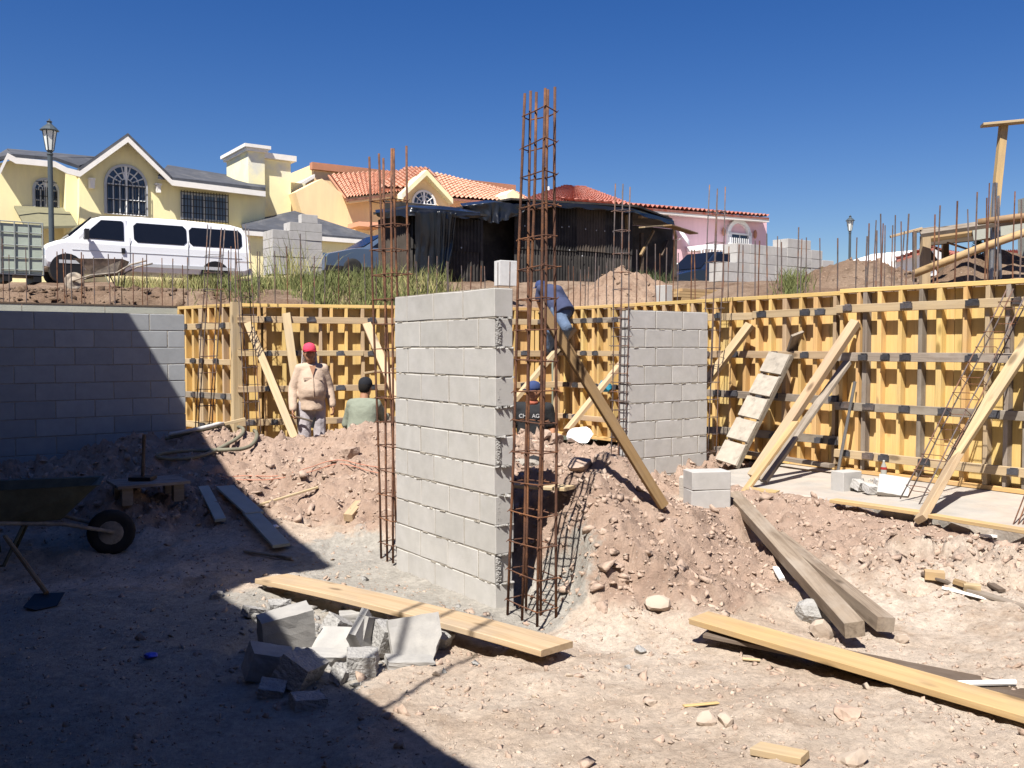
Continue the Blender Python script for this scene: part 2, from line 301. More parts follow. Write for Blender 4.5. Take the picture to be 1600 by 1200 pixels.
# ------------------------------------------------------------------ the dig: site ground
def G(px, py, d): p = P(px, py, d); return (p.x, p.y, p.z - CAM_Z)
def Gz(px, py, z): p = Pz(px, py, z + CAM_Z); return (p.x, p.y, z)
ctrl = [Gz(800, 1200, -1.65), Gz(400, 1200, -1.68), Gz(1200, 1200, -1.65), Gz(1600, 1200, -1.65), Gz(0, 1200, -1.69),
        Gz(800, 1050, -1.68), Gz(1200, 1050, -1.66), Gz(1600, 1050, -1.63), Gz(300, 1050, -1.69), Gz(0, 1050, -1.69), Gz(100, 920, -1.69), Gz(350, 940, -1.70),
        Gz(600, 960, -1.73), Gz(720, 1000, -1.72), Gz(560, 910, -1.75), Gz(620, 890, -1.77), Gz(790, 968, -1.78), Gz(860, 990, -1.76), Gz(700, 930, -1.78),
        (0.30, 5.80, -1.73), (0.42, 6.03, -1.37), (0.50, 6.34, -1.02), (0.20, 6.22, -1.76), (0.12, 6.5, -1.75), (0.02, 6.75, -1.74),
        (0.40, 6.85, -1.05), (0.22, 7.15, -1.08), (-0.25, 7.75, -1.1), (-0.42, 7.05, -1.72), (-0.75, 7.5, -1.72),
        Gz(905, 985, -1.70), Gz(960, 995, -1.69), Gz(1050, 992, -1.68), Gz(1150, 1000, -1.67), Gz(1260, 1010, -1.66),
        G(935, 880, 5.85), G(1000, 905, 5.75), G(1090, 900, 5.85), G(1000, 845, 6.1), G(1090, 845, 6.3), G(1040, 787, 6.6), G(985, 778, 6.4), G(1110, 793, 7.1), G(1150, 850, 7.1), G(950, 940, 5.65), G(1040, 945, 5.6),
        G(890, 765, 8.0), G(900, 720, 9.3), G(850, 700, 10.3), G(940, 694, 10.8), G(870, 714, 9.8), G(905, 740, 8.7),
        G(962, 770, 9.75), G(1000, 778, 9.6), G(1060, 796, 9.2), (2.4, 10.0, -1.42), (1.3, 8.4, -1.45), (1.9, 8.3, -1.42),
        (0.65, 13.3, -1.5), (-0.9, 12.9, -1.6), (-2.75, 12.2, -1.6), (-1.9, 11.9, -1.62), (-3.5, 12.2, -1.45), (0.25, 12.0, -1.5), (1.5, 12.1, -1.4),
        G(390, 675, 11.1), G(440, 679, 11.0), G(490, 683, 11.0), G(570, 670, 10.8), G(612, 660, 10.7), G(330, 674, 11.1), G(700, 662, 10.7), G(790, 684, 10.6),
        G(400, 742, 9.6), G(500, 772, 9.0), G(450, 832, 8.1), G(560, 802, 8.3), G(585, 872, 7.5), G(480, 884, 7.25), G(420, 890, 7.15), G(480, 720, 10.0),
        G(250, 684, 10.6), G(200, 732, 9.5), G(100, 722, 9.6), G(0, 760, 9.0), G(225, 792, 8.2), G(300, 832, 8.0), G(60, 862, 7.6), G(200, 866, 7.6), G(330, 880, 7.2),
        (2.83, 8.0, -1.36), (3.73, 6.73, -1.43), (4.3, 5.9, -1.45), (5.0, 4.8, -1.5), (2.5, 8.6, -1.36), G(1200, 778, 8.4), (3.2, 7.45, -1.40),
        G(1300, 850, 7.05), G(1250, 822, 7.55), G(1400, 900, 6.2), G(1500, 862, 6.6), G(1600, 930, 5.85), G(1450, 950, 5.7), G(1600, 1000, 5.1),
        G(1250, 905, 6.25), G(1300, 962, 5.62), G(1215, 855, 6.95), (-5.5, 5.5, -1.7), (-4.0, 8.0, -1.6), (-6.0, 9.0, -1.5), (6.0, 6.5, -1.5), (5.0, 9.0, -1.5), (0, -3, -1.65), (-6, -2, -1.7), (7, -2, -1.65), (3.6, 10.2, -1.5), (0, 16, -1.6), (-6, 15, -1.5), (7, 12, -1.5)]
_f = rbf(ctrl)
GX0, GX1, GY0, GY1, GS = -9.0, 9.0, -4.0, 15.6, 0.032
gx = np.arange(GX0, GX1, GS); gy = np.arange(GY0, GY1, GS); XX, YY = np.meshgrid(gx, gy)
Z0 = np.zeros_like(XX); cs = 6
Zc = _f(XX[::cs, ::cs], YY[::cs, ::cs])
from_x = gx[::cs]; from_y = gy[::cs]
def bil(Zg, x, y, x0, y0, st):
    i = np.clip((x - x0) / st, 0, Zg.shape[1] - 1.001); j = np.clip((y - y0) / st, 0, Zg.shape[0] - 1.001)
    a = i.astype(int); b = j.astype(int); u = i - a; v = j - b
    return (Zg[b, a] * (1 - u) + Zg[b, a + 1] * u) * (1 - v) + (Zg[b + 1, a] * (1 - u) + Zg[b + 1, a + 1] * u) * v
Z0 = bil(Zc, XX, YY, GX0, GY0, GS * cs)
# how lumpy the dirt is: heaps and dug earth rough, trodden floor smooth
heapy = np.clip(ss(-1.66, -1.45, Z0) + 0.12, 0, 1)
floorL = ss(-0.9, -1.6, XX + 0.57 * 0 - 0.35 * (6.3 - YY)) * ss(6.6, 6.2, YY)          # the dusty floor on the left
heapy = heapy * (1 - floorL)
n_big = fbm(XX * 1.7, YY * 1.7, 3, 4); n_mid = fbm(XX * 5.5, YY * 5.5, 11, 4, 0.6); n_rid = 0.5 - np.abs(fbm(XX * 3.3, YY * 3.3, 31, 4, 0.6))
n_fine = fbm(XX * 17, YY * 17, 47, 2)
Zs = Z0 + n_big * (0.035 + 0.085 * heapy) + n_mid * (0.012 + 0.08 * heapy) + (n_rid - 0.3) * 0.10 * heapy + n_fine * (0.010 + 0.035 * heapy)
def cells(x, y, size, seed):
    """height of tilted clods on a jittered grid"""
    r = np.random.default_rng(seed); T = r.random((5, 128, 128)); u = x / size; v = y / size; ui = np.floor(u).astype(int); vi = np.floor(v).astype(int); best = np.full(x.shape, 9.0); second = np.full(x.shape, 9.0); h = np.zeros(x.shape)
    for di in (-1, 0, 1):
        for dj in (-1, 0, 1):
            a, b = (ui + di) % 128, (vi + dj) % 128; dx = u - (ui + di + T[0][a, b]); dy = v - (vi + dj + T[1][a, b]); d = np.hypot(dx, dy); hh = T[2][a, b] + (T[3][a, b] - .5) * dx * 1.6 + (T[4][a, b] - .5) * dy * 1.6
            nb_ = d < best; second = np.where(nb_, best, np.minimum(second, d)); h = np.where(nb_, hh, h); best = np.where(nb_, d, best)
    return h * ss(0.0, 0.25, second - best)
patch = ss(-.12, .22, fbm(XX * .9 + 7, YY * .9, 61, 3))
Zs = Zs + heapy * (.35 + .65 * patch) * (cells(XX, YY, .30, 5) * .095 + cells(XX + .37 * n_mid, YY, .135, 6) * .075) - heapy * .05
def gz(x, y):
    """ground height (world) at a point of the dig"""
    i = int(min(max((x - GX0) / GS, 0), len(gx) - 2)); j = int(min(max((y - GY0) / GS, 0), len(gy) - 2))
    u = (x - gx[i]) / GS; v = (y - gy[j]) / GS
    return float((Zs[j, i] * (1 - u) + Zs[j, i + 1] * u) * (1 - v) + (Zs[j + 1, i] * (1 - u) + Zs[j + 1, i + 1] * u) * v) + CAM_Z
def Pg(px, py, d0=2.0, d1=15.0):
    """where the ray through a photo pixel meets the dig's ground"""
    r = ray(px, py); prev = None
    for k in range(600):
        d = d0 + (d1 - d0) * k / 599; q = r * (d / r.y); z = CAM_Z + q.z
        if z <= gz(q.x, d): return Vector((q.x, d, gz(q.x, d)))
    return P(px, py, d1)
def grid_mesh(name, X, Y, Z, mats, attrs=None, keep=None):
    h, w = X.shape; co = np.stack([X, Y, Z], -1).reshape(-1, 3).astype(np.float32)
    idx = np.arange(h * w).reshape(h, w)
    q = np.stack([idx[:-1, :-1], idx[:-1, 1:], idx[1:, 1:], idx[1:, :-1]], -1).reshape(-1, 4)
    if keep is not None: q = q[keep.reshape(-1)[q].all(1)]
    me = bpy.data.meshes.new(name); me.vertices.add(len(co)); me.vertices.foreach_set('co', co.ravel())
    me.loops.add(q.size); me.loops.foreach_set('vertex_index', q.ravel().astype(np.int32)); me.polygons.add(len(q))
    me.polygons.foreach_set('loop_start', np.arange(0, q.size, 4, dtype=np.int32)); me.polygons.foreach_set('loop_total', np.full(len(q), 4, np.int32))
    me.polygons.foreach_set('use_smooth', np.ones(len(q), bool)); me.update(calc_edges=True)
    for k, a in (attrs or {}).items():
        at = me.attributes.new(k, 'FLOAT', 'POINT'); at.data.foreach_set('value', a.reshape(-1).astype(np.float32))
    me.materials.append(mats); return me
def dirt_material(name, base, pale, dark, attrs=False):
    m = bpy.data.materials.new(name); m.use_nodes = True; nt = m.node_tree; nt.nodes.clear(); N = nt.nodes.new; L = nt.links.new
    out = N('ShaderNodeOutputMaterial'); bs = N('ShaderNodeBsdfPrincipled'); L(bs.outputs[0], out.inputs[0]); tc = N('ShaderNodeTexCoord')
    bs.inputs['Roughness'].default_value = 0.98; bs.inputs['Specular IOR Level'].default_value = 0.1
    def noise(s, d=8, r=0.65):
        n = N('ShaderNodeTexNoise'); n.inputs['Scale'].default_value = s; n.inputs['Detail'].default_value = d; n.inputs['Roughness'].default_value = r; L(tc.outputs['Object'], n.inputs['Vector']); return n.outputs[0]
    def ramp(v, a, b, c=0.0, d=1.0):
        r = N('ShaderNodeMapRange'); r.inputs['From Min'].default_value = a; r.inputs['From Max'].default_value = b; r.inputs['To Min'].default_value = c; r.inputs['To Max'].default_value = d; L(v, r.inputs['Value']); return r.outputs[0]
    def mix(f, a, b, bt='MIX'):
        x = N('ShaderNodeMix'); x.data_type = 'RGBA'; x.blend_type = bt
        (L(f, x.inputs['Factor']) if not isinstance(f, float) else setattr(x.inputs['Factor'], 'default_value', f))
        for s_, k in ((a, 'A'), (b, 'B')):
            if isinstance(s_, tuple): x.inputs[k].default_value = (*s_, 1)
            else: L(s_, x.inputs[k])
        return x.outputs['Result']
    c = mix(ramp(noise(0.55, 5), 0.42, 0.60), base, pale)
    c = mix(ramp(noise(2.3, 9, 0.7), 0.50, 0.66), c, dark)
    if attrs:
        ah = N('ShaderNodeAttribute'); ah.attribute_name = 'heap'; a2 = N('ShaderNodeMath'); a2.operation = 'ADD'; L(ah.outputs['Fac'], a2.inputs[0]); L(ramp(noise(3.1, 7), 0.3, 0.7, -0.3, 0.3), a2.inputs[1])
        c = mix(ramp(a2.outputs[0], 0.25, 0.75, 0.0, 0.85), c, mix(ramp(noise(6.5, 8, 0.7), 0.4, 0.62), (0.37, 0.262, 0.20), (0.275, 0.185, 0.138)))
    vo = N('ShaderNodeTexVoronoi'); vo.inputs['Scale'].default_value = 34; L(tc.outputs['Object'], vo.inputs['Vector'])
    sp = ramp(vo.outputs['Distance'], 0.16, 0.10); gate = ramp(noise(9, 2), 0.53, 0.60)
    mm = N('ShaderNodeMath'); mm.operation = 'MULTIPLY'; L(sp, mm.inputs[0]); L(gate, mm.inputs[1]); c = mix(mm.outputs[0], c, (0.47, 0.41, 0.35))
    if attrs:
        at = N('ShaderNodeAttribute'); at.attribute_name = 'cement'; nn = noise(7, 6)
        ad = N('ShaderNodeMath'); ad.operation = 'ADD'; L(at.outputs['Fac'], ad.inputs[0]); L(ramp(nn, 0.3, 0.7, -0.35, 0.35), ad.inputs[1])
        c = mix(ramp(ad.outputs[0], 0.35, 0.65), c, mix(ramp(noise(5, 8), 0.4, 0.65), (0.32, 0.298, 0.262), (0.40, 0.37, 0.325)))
    tone = ramp(noise(26, 6, 0.75), 0.3, 0.7, 0.74, 1.26); g = N('ShaderNodeCombineXYZ')
    for k in range(3): L(tone, g.inputs[k])
    c = mix(1.0, c, g.outputs[0], 'MULTIPLY'); L(c, bs.inputs['Base Color'])
    b1 = N('ShaderNodeBump'); b1.inputs['Strength'].default_value = 0.9; b1.inputs['Distance'].default_value = 0.03; L(noise(22, 9, 0.75), b1.inputs['Height'])
    b2 = N('ShaderNodeBump'); b2.inputs['Strength'].default_value = 0.6; b2.inputs['Distance'].default_value = 0.012; L(noise(110, 4, 0.7), b2.inputs['Height']); L(b1.outputs[0], b2.inputs['Normal'])
    L(b2.outputs[0], bs.inputs['Normal']); return m
M['dirt'] = dirt_material('site_dirt', (0.445, 0.355, 0.277), (0.535, 0.452, 0.37), (0.37, 0.285, 0.215), True)
M['brown_dirt'] = dirt_material('bank_dirt', (0.165, 0.110, 0.075), (0.235, 0.170, 0.120), (0.105, 0.068, 0.045))
M['tan_dirt'] = dirt_material('heap_dirt', (0.27, 0.185, 0.13), (0.32, 0.23, 0.165), (0.20, 0.13, 0.09))
M['street'] = dirt_material('street_dust', (0.30, 0.25, 0.20), (0.36, 0.31, 0.26), (0.22, 0.18, 0.14))

# cement spill round the foot of the near wall, greyer dust on the left floor and by the slab
def segdist(x, y, a, b):
    ax, ay = a; bx, by = b; t = np.clip(((x - ax) * (bx - ax) + (y - ay) * (by - ay)) / ((bx - ax) ** 2 + (by - ay) ** 2), 0, 1)
    return np.hypot(x - ax - t * (bx - ax), y - ay - t * (by - ay))
W0 = Vector((-0.932, 7.35, 0)); W1 = W0 + AX * 1.435                        # the near block wall's front line
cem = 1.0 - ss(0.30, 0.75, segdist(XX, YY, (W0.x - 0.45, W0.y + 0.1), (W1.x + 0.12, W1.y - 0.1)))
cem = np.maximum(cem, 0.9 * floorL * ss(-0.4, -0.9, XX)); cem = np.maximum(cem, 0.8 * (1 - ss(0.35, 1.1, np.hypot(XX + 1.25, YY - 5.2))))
Zs = np.where(cem > 0.5, Zs - 0.6 * (Zs - np.minimum(Z0, -1.74)) * ss(0.5, 0.9, cem) * (XX > -1.6), Zs)
Zs = np.where(segdist(XX, YY, (W0.x, W0.y), (W1.x, W1.y)) < 0.30, np.clip(Zs, -1.772, -1.70), Zs) if False else np.where((segdist(XX, YY, (W0.x - .06, W0.y - .03), (W1.x + .05, W1.y - .08)) < 0.16), np.maximum(Zs, -1.765 + .02 * n_fine), Zs)
# keep dirt under the concrete strip footing along the formwork
SL0 = Vector((2.83, 8.0, 0))
dperp = (XX - SL0.x) * BX.x + (YY - SL0.y) * BX.y; dal = (XX - SL0.x) * AX.x + (YY - SL0.y) * AX.y
wse = ss(-0.55, -0.06, dperp) * (dal > -1.5) * (dperp < 0.1) * .9; Zs = Zs * (1 - wse) + wse * (-1.352 - .10 * ss(.2, 1.7, dal) + .25 * (Zs - Z0))
Zs = np.where((dperp > 0.02) & (dal > -2.2), np.minimum(Zs, -1.46), Zs)
_q = P(1104, 787, 7.6); _w = 1 - ss(.24, .50, np.hypot(XX - _q.x, YY - _q.y)); Zs = Zs * (1 - _w) + _w * (_q.z - CAM_Z - .02 + .3 * (n_fine * .04))
_w = (1 - ss(.3, .55, np.hypot(XX - .93 * _q.x, YY - 7.6 + .55))) * (1 - _w); Zs = np.where(_w > 0, Zs * (1 - _w) + _w * np.minimum(Zs, CAM_Z * 0 + (_q.z - CAM_Z) * (YY / 7.6) - .03), Zs)
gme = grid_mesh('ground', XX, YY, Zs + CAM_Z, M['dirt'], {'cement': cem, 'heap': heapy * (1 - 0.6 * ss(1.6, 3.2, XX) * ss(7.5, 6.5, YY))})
ground = link('ground', gme); tag(ground, None, None, None, 'structure')
mb = MB(); mb.add([Vector(p) for p in ((-700, -700, -0.25), (700, -700, -0.25), (700, 16, -0.25), (-700, 16, -0.25))], [(0, 1, 2, 3)])
tag(link('ground', mb.mesh('plain', M['dirt'])), None, None, None, 'structure')

# ------------------------------------------------------------------ stones and clods on the ground (uncountable)
def rock_mesh(seed, n=0, flat=0.75):
    r = random.Random(seed); bm = bmesh.new(); bmesh.ops.create_icosphere(bm, subdivisions=2 if n else 1, radius=1.0)
    ax = [Vector((r.gauss(0, 1), r.gauss(0, 1), r.gauss(0, 1))).normalized() for _ in range(9)]; hs = [r.uniform(0.38, 0.80) for _ in ax]
    for v in bm.verts:
        for a, h in zip(ax, hs):
            d = v.co.dot(a)
            if d > h: v.co -= a * (d - h)
        v.co *= r.uniform(0.93, 1.07)
        v.co.z *= flat
    vs = np.array([v.co[:] for v in bm.verts]); fs = np.array([[l.vert.index for l in f.loops] for f in bm.faces]); bm.free(); return vs, fs
def hull_rock(seed, flat=.75):
    r = random.Random(seed); bm = bmesh.new()
    for k in range(r.choice((6, 7, 7, 8, 9))):
        v = Vector((r.uniform(-1, 1), r.uniform(-1, 1), r.uniform(-1, 1))); mxx = max(abs(c) for c in v); v = v * (r.uniform(.75, 1.0) / mxx); v.z *= flat; bm.verts.new(v)
    res = bmesh.ops.convex_hull(bm, input=bm.verts); bmesh.ops.delete(bm, geom=[v for v in bm.verts if not v.link_faces], context='VERTS'); bmesh.ops.triangulate(bm, faces=bm.faces); bm.verts.index_update()
    vs = np.array([v.co[:] for v in bm.verts]); fs = np.array([[l.vert.index for l in f.loops] for f in bm.faces]); bm.free(); return vs, fs
def scatter(name, pts, sizes, mats, variants=6, sub=0, flat=0.75, kind='stuff', sink=0.3):
    prot = [hull_rock(100 + k, flat) for k in range(variants + 6)]; variants += 6; VV = []; FF = []; o = 0
    for (p, s) in zip(pts, sizes):
        v, f = prot[random.randrange(variants)]
        q = Quaternion((random.gauss(0, 1), random.gauss(0, 1) * .3, random.gauss(0, 1) * .3, random.gauss(0, 1))).normalized().to_matrix()
        sc = np.array([random.uniform(.7, 1.3), random.uniform(.7, 1.3), random.uniform(.6, 1.1)]) * s
        VV.append((v * sc) @ np.array(q).T + np.array([p[0], p[1], p[2] + s * (0.5 - sink)])); FF.append(f + o); o += len(v)
    VV = np.concatenate(VV); FF = np.concatenate(FF); me = bpy.data.meshes.new(name)
    me.vertices.add(len(VV)); me.vertices.foreach_set('co', VV.astype(np.float32).ravel()); me.loops.add(FF.size); me.loops.foreach_set('vertex_index', FF.astype(np.int32).ravel())
    me.polygons.add(len(FF)); me.polygons.foreach_set('loop_start', np.arange(0, FF.size, 3, dtype=np.int32)); me.polygons.foreach_set('loop_total', np.full(len(FF), 3, np.int32))
    me.update(calc_edges=True); me.materials.append(mats); ob = link(name, me); tag(ob, None, None, None, kind); return ob
def in_main_wall(x, y):
    p = Vector((x, y, 0)) - W0; return -0.1 < p.dot(AX) < 1.75 and -0.08 < p.dot(BX) < 0.30
pts = []; sz = []
while len(pts) < 15000:
    d = random.uniform(3.2, 11.8) ; px = random.uniform(-60, 1660); p = P(px, 600, d); x, y = p.x, d
    hp = float(heapy[int((y - GY0) / GS), int((x - GX0) / GS)])
    if random.random() > 0.12 + 0.9 * hp or in_main_wall(x, y): continue
    if (x - SL0.x) * BX.x + (y - SL0.y) * BX.y > -0.05 and (x - SL0.x) * AX.x + (y - SL0.y) * AX.y > -2.2: continue
    s = 0.0070 * math.exp(random.gauss(0, 0.55)) * (1 + 0.8 * hp)
    if patch[int((y - GY0) / GS), int((x - GX0) / GS)] > .55: s *= 1.35
    if random.random() < 0.02 * hp: s *= 2.0
    pts.append((x, y, gz(x, y))); sz.append(min(s, 0.055))
scatter('dirt_clods', pts, sz, M['dirt_clod'], 8, 0, 0.8, 'stuff', .5)['label'] = 'loose clods of pinkish earth scattered over the dug ground'
pts = []; sz = []
while len(pts) < 9000:
    d = 3.1 + 5.5 * random.random() ** 1.6; px = random.uniform(-60, 1660); p = P(px, 600, d); x, y = p.x, d
    if in_main_wall(x, y): continue
    if (x - SL0.x) * BX.x + (y - SL0.y) * BX.y > -0.05 and (x - SL0.x) * AX.x + (y - SL0.y) * AX.y > -2.2: continue
    pts.append((x, y, gz(x, y))); sz.append(min(0.0042 * math.exp(random.gauss(0, 0.6)), 0.026))
scatter('gravel', pts, sz, M['pebble'], 8, 0, 0.7)['label'] = 'pale gravel and small stones strewn on the ground'

# ------------------------------------------------------------------ the raised land behind the retaining walls
PIT = [(-14, 8.6), (-6.9, 12.4), (-4.85, 13.65), (-3.74, 12.65), (0.62, 14.1), (9.4, 1.6), (9.4, -10), (-14, -10)]
def in_poly(x, y, poly):
    c = np.zeros(x.shape, bool); n = len(poly)
    for i in range(n):
        x0, y0 = poly[i]; x1, y1 = poly[(i + 1) % n]
        if y0 != y1: c ^= ((y0 > y) != (y1 > y)) & (x < (x1 - x0) * (y - y0) / (y1 - y0) + x0)
    return c
tx = np.arange(-22, 24, 0.11); ty = np.arange(3.0, 31.0, 0.11); TX, TY = np.meshgrid(tx, ty)
dist = np.full(TX.shape, 99.0)
for i in range(5): dist = np.minimum(dist, segdist(TX, TY, PIT[i], PIT[i + 1]))
inside = in_poly(TX, TY, PIT)
target = np.where(TY < 28, 0.0714 * TY, 2.0) - 0.03
wL = ss(-2.5, -4.0, TX); target = target - .12 * wL * ss(29, 22, TY); rise = wL * ss(0.25, 1.15, dist) + (1 - wL) * ss(0.3, 3.0, dist)
TZ0 = 0.44 + (target - 0.44) * rise; TZ0 = np.where(target < 0.44, np.minimum(0.44, target + 0.1), TZ0)
bankn = np.clip(rise * (1 - rise) * 4, 0, 1) * wL
TZ = TZ0 + fbm(TX * 1.1, TY * 1.1, 71, 4) * (0.06 + 0.10 * bankn) + fbm(TX * 4, TY * 4, 81, 4, 0.6) * (0.03 + 0.17 * bankn)
def tz(x, y):
    i = int(min(max((x - tx[0]) / 0.11, 0), len(tx) - 2)); j = int(min(max((y - ty[0]) / 0.11, 0), len(ty) - 2)); return float(TZ[j, i]) + CAM_Z
tme = grid_mesh('terrace', TX, TY, TZ + CAM_Z, M['brown_dirt'], None, (~inside) & (dist > 0.09))
tag(link('terrain', tme), None, None, None, 'structure')
mb = MB()
for (x0, y0, x1, y1) in ((-900, 30.8, 900, 1200), (-900, -5, -21.8, 31), (23.6, -5, 900, 31)):
    mb.add([Vector((x0, y0, CAM_Z + 1.9)), Vector((x1, y0, CAM_Z + 1.9)), Vector((x1, y1, CAM_Z + 1.9)), Vector((x0, y1, CAM_Z + 1.9))], [(0, 1, 2, 3)])
tag(link('street', mb.mesh('street', M['street'])), None, None, None, 'structure')

# ------------------------------------------------------------------ concrete strip along the formwork
ZS = -1.33
s0 = SL0 + AX * -1.9; e0 = SL0 + AX * 4.6; mb = MB(); vs = []; n = 46
for i in range(n + 1):
    c = s0 + (e0 - s0) * (i / n); j = 0.03 * math.sin(i * 1.7) + random.uniform(-0.02, 0.02)
    for (o, z) in ((j, -1.60), (j - 0.012, ZS - 0.02), (j + 0.01, ZS), (0.6, ZS + random.uniform(-.006, .006)), (1.2, ZS + random.uniform(-.006, .006)), (1.74, ZS)): vs.append(V(c.x + BX.x * o, c.y + BX.y * o, z))
fs = [(i * 6 + k, i * 6 + k + 1, (i + 1) * 6 + k + 1, (i + 1) * 6 + k) for i in range(n) for k in range(5)] + [(5, 4, 3, 2, 1, 0)]
mb.add(vs, fs); tag(link('concrete_pavement', mb.mesh('strip', M['slab'])), None, None, None, 'structure')

# ------------------------------------------------------------------ block walls: every block its own piece
def block_mesh(L, T, H, m, seed, chip=0.004):
    r = random.Random(seed); bm = bmesh.new(); bmesh.ops.create_cube(bm, size=1.0)
    for v in bm.verts: v.co.x *= L; v.co.y *= T; v.co.z *= H
    bmesh.ops.bevel(bm, geom=list(bm.edges), offset=0.004, segments=1, affect='EDGES')
    for v in bm.verts: v.co += Vector((r.uniform(-chip, chip) * .5, r.uniform(-chip, chip) * .35, r.uniform(-chip, chip) * .5))
    bmesh.ops.recalc_face_normals(bm, faces=bm.faces); me = bpy.data.meshes.new('block'); bm.to_mesh(me); bm.free(); me.materials.append(m); return me
_blk = {}
def block(parent, M4, L, T, H, m, name='concrete_block'):
    k = (round(L, 2), T, round(H, 2), m.name); _blk.setdefault(k, [block_mesh(L, T, H, m, i + int(L * 1000)) for i in range(4)])
    return link(name, random.choice(_blk[k]), parent, M4)
def block_wall(name, label, origin, dirv, away, rows, ztop, layout_a, layout_b, T, m, group=None, jog=0.0):
    """rows of blocks from the top down; layout lists are block lengths along dirv (joints included)"""
    w = thing(name, label, 'block wall', (origin.x, origin.y, ztop - rows * 0.2), 0, group)
    ang = math.atan2(dirv.y, dirv.x); R = Matrix.Rotation(ang, 4, 'Z'); side = 1 if Vector((-math.sin(ang), math.cos(ang), 0)).dot(away) > 0 else -1
    Lm = max(sum(layout_a), sum(layout_b))
    core = MB()
    for r in range(rows):
        lay = layout_a if r % 2 == 0 else layout_b; z = ztop - 0.2 * r; u = random.uniform(-jog, jog); L0 = u
        for L in lay:
            c = Vector((u + L / 2, side * T / 2 + random.uniform(-.001, .001), z - 0.1 - w.location.z))
            block(w, R @ Matrix.Translation(c) @ Matrix.Rotation(random.uniform(-.006, .006), 4, 'Y') @ Matrix.Rotation(random.uniform(-.004, .004), 4, 'Z'), L - 0.010, T, 0.190, m); u += L
        n = 14                                     # mortar bed under the course and in its joints, a little behind the faces
        core.box(R @ Vector(((L0 + u) / 2, side * T / 2, z - 0.1 - w.location.z)), (u - L0 - 0.03, T - 0.009, 0.203), R.to_3x3())
        for k in range(n):                         # squeezed-out lumps of mortar along the bed joint
            if random.random() < 0.75:
                core.box(R @ Vector((L0 + (u - L0) * (k + random.random()) / n, side * random.uniform(-0.001, 0.002) if random.random() < .6 else side * (T + 0.001), z - 0.2 - w.location.z + random.uniform(-.003, .003))), (random.uniform(.03, .09), 0.0045, random.uniform(.007, .013)), R.to_3x3(), jit=0.002)
    part('mortar', core, M['mortar'], w, local=True); return w
near_wall = block_wall('block_wall', 'tall free-standing grey block wall in the centre with open rebar columns at both ends', W0, AX, BX, 11, CAM_Z + 0.40,
                       [0.205, 0.41, 0.41, 0.41], [0.41, 0.41, 0.41, 0.205], 0.15, M['block'], jog=0.012)
# toothing mortar at the near end of the near wall
tm = MB(); e1 = W1 + BX * 0.075
for r in range(11):
    z = CAM_Z + 0.40 - 0.2 * r
    if r % 2 == 1:                                  # rough mortar where the course was left toothed
        nu, nv = 7, 26; vs = []
        for j in range(nv + 1):
            for i in range(nu + 1):
                u = i / nu; w = j / nv; e = min(u, 1 - u, w * 4, (1 - w) * 4, .25) * 4; q = W1 + BX * (0.006 + .050 * u + random.uniform(-.003, .003)) + AX * (-.004 + e * random.uniform(.002, .012)); vs.append(Vector((q.x, q.y, z - .012 - .178 * w + random.uniform(-.003, .003))))
        tm.add(vs, [(j * (nu + 1) + i, j * (nu + 1) + i + 1, (j + 1) * (nu + 1) + i + 1, (j + 1) * (nu + 1) + i) for j in range(nv) for i in range(nu)])
    for k in range(8 if r % 2 else 3):
        q = W1 + BX * random.uniform(0.01, 0.14) + AX * random.uniform(-.006, .008); tm.box((q.x, q.y, z - 0.2), (random.uniform(.02, .035), random.uniform(.015, .03), random.uniform(.008, .014)), jit=0.004)
part('mortar_lumps', tm, M['block_rough'], near_wall, kind='stuff')
W2 = P(982, 485, 9.85); W2 = Vector((W2.x, W2.y, 0))
mid_wall = block_wall('block_wall', 'shorter grey block wall standing farther back between two thin rebar columns', W2, BX, NB, 10, CAM_Z + 0.40,
                      [0.40, 0.41, 0.40], [0.24, 0.41, 0.41, 0.15], 0.15, M['block'], jog=0.008)
W3e = Vector((-3.96, 11.2, 0)); W3 = W3e - BX * 5.74
left_wall = block_wall('block_wall', 'long block wall mostly in deep shade at the left side of the dig', W3, BX, NB, 10, CAM_Z + 0.40,
                       [0.41] * 14, [0.205] + [0.41] * 13 + [0.205], 0.15, M['block_dim'], jog=0.0)

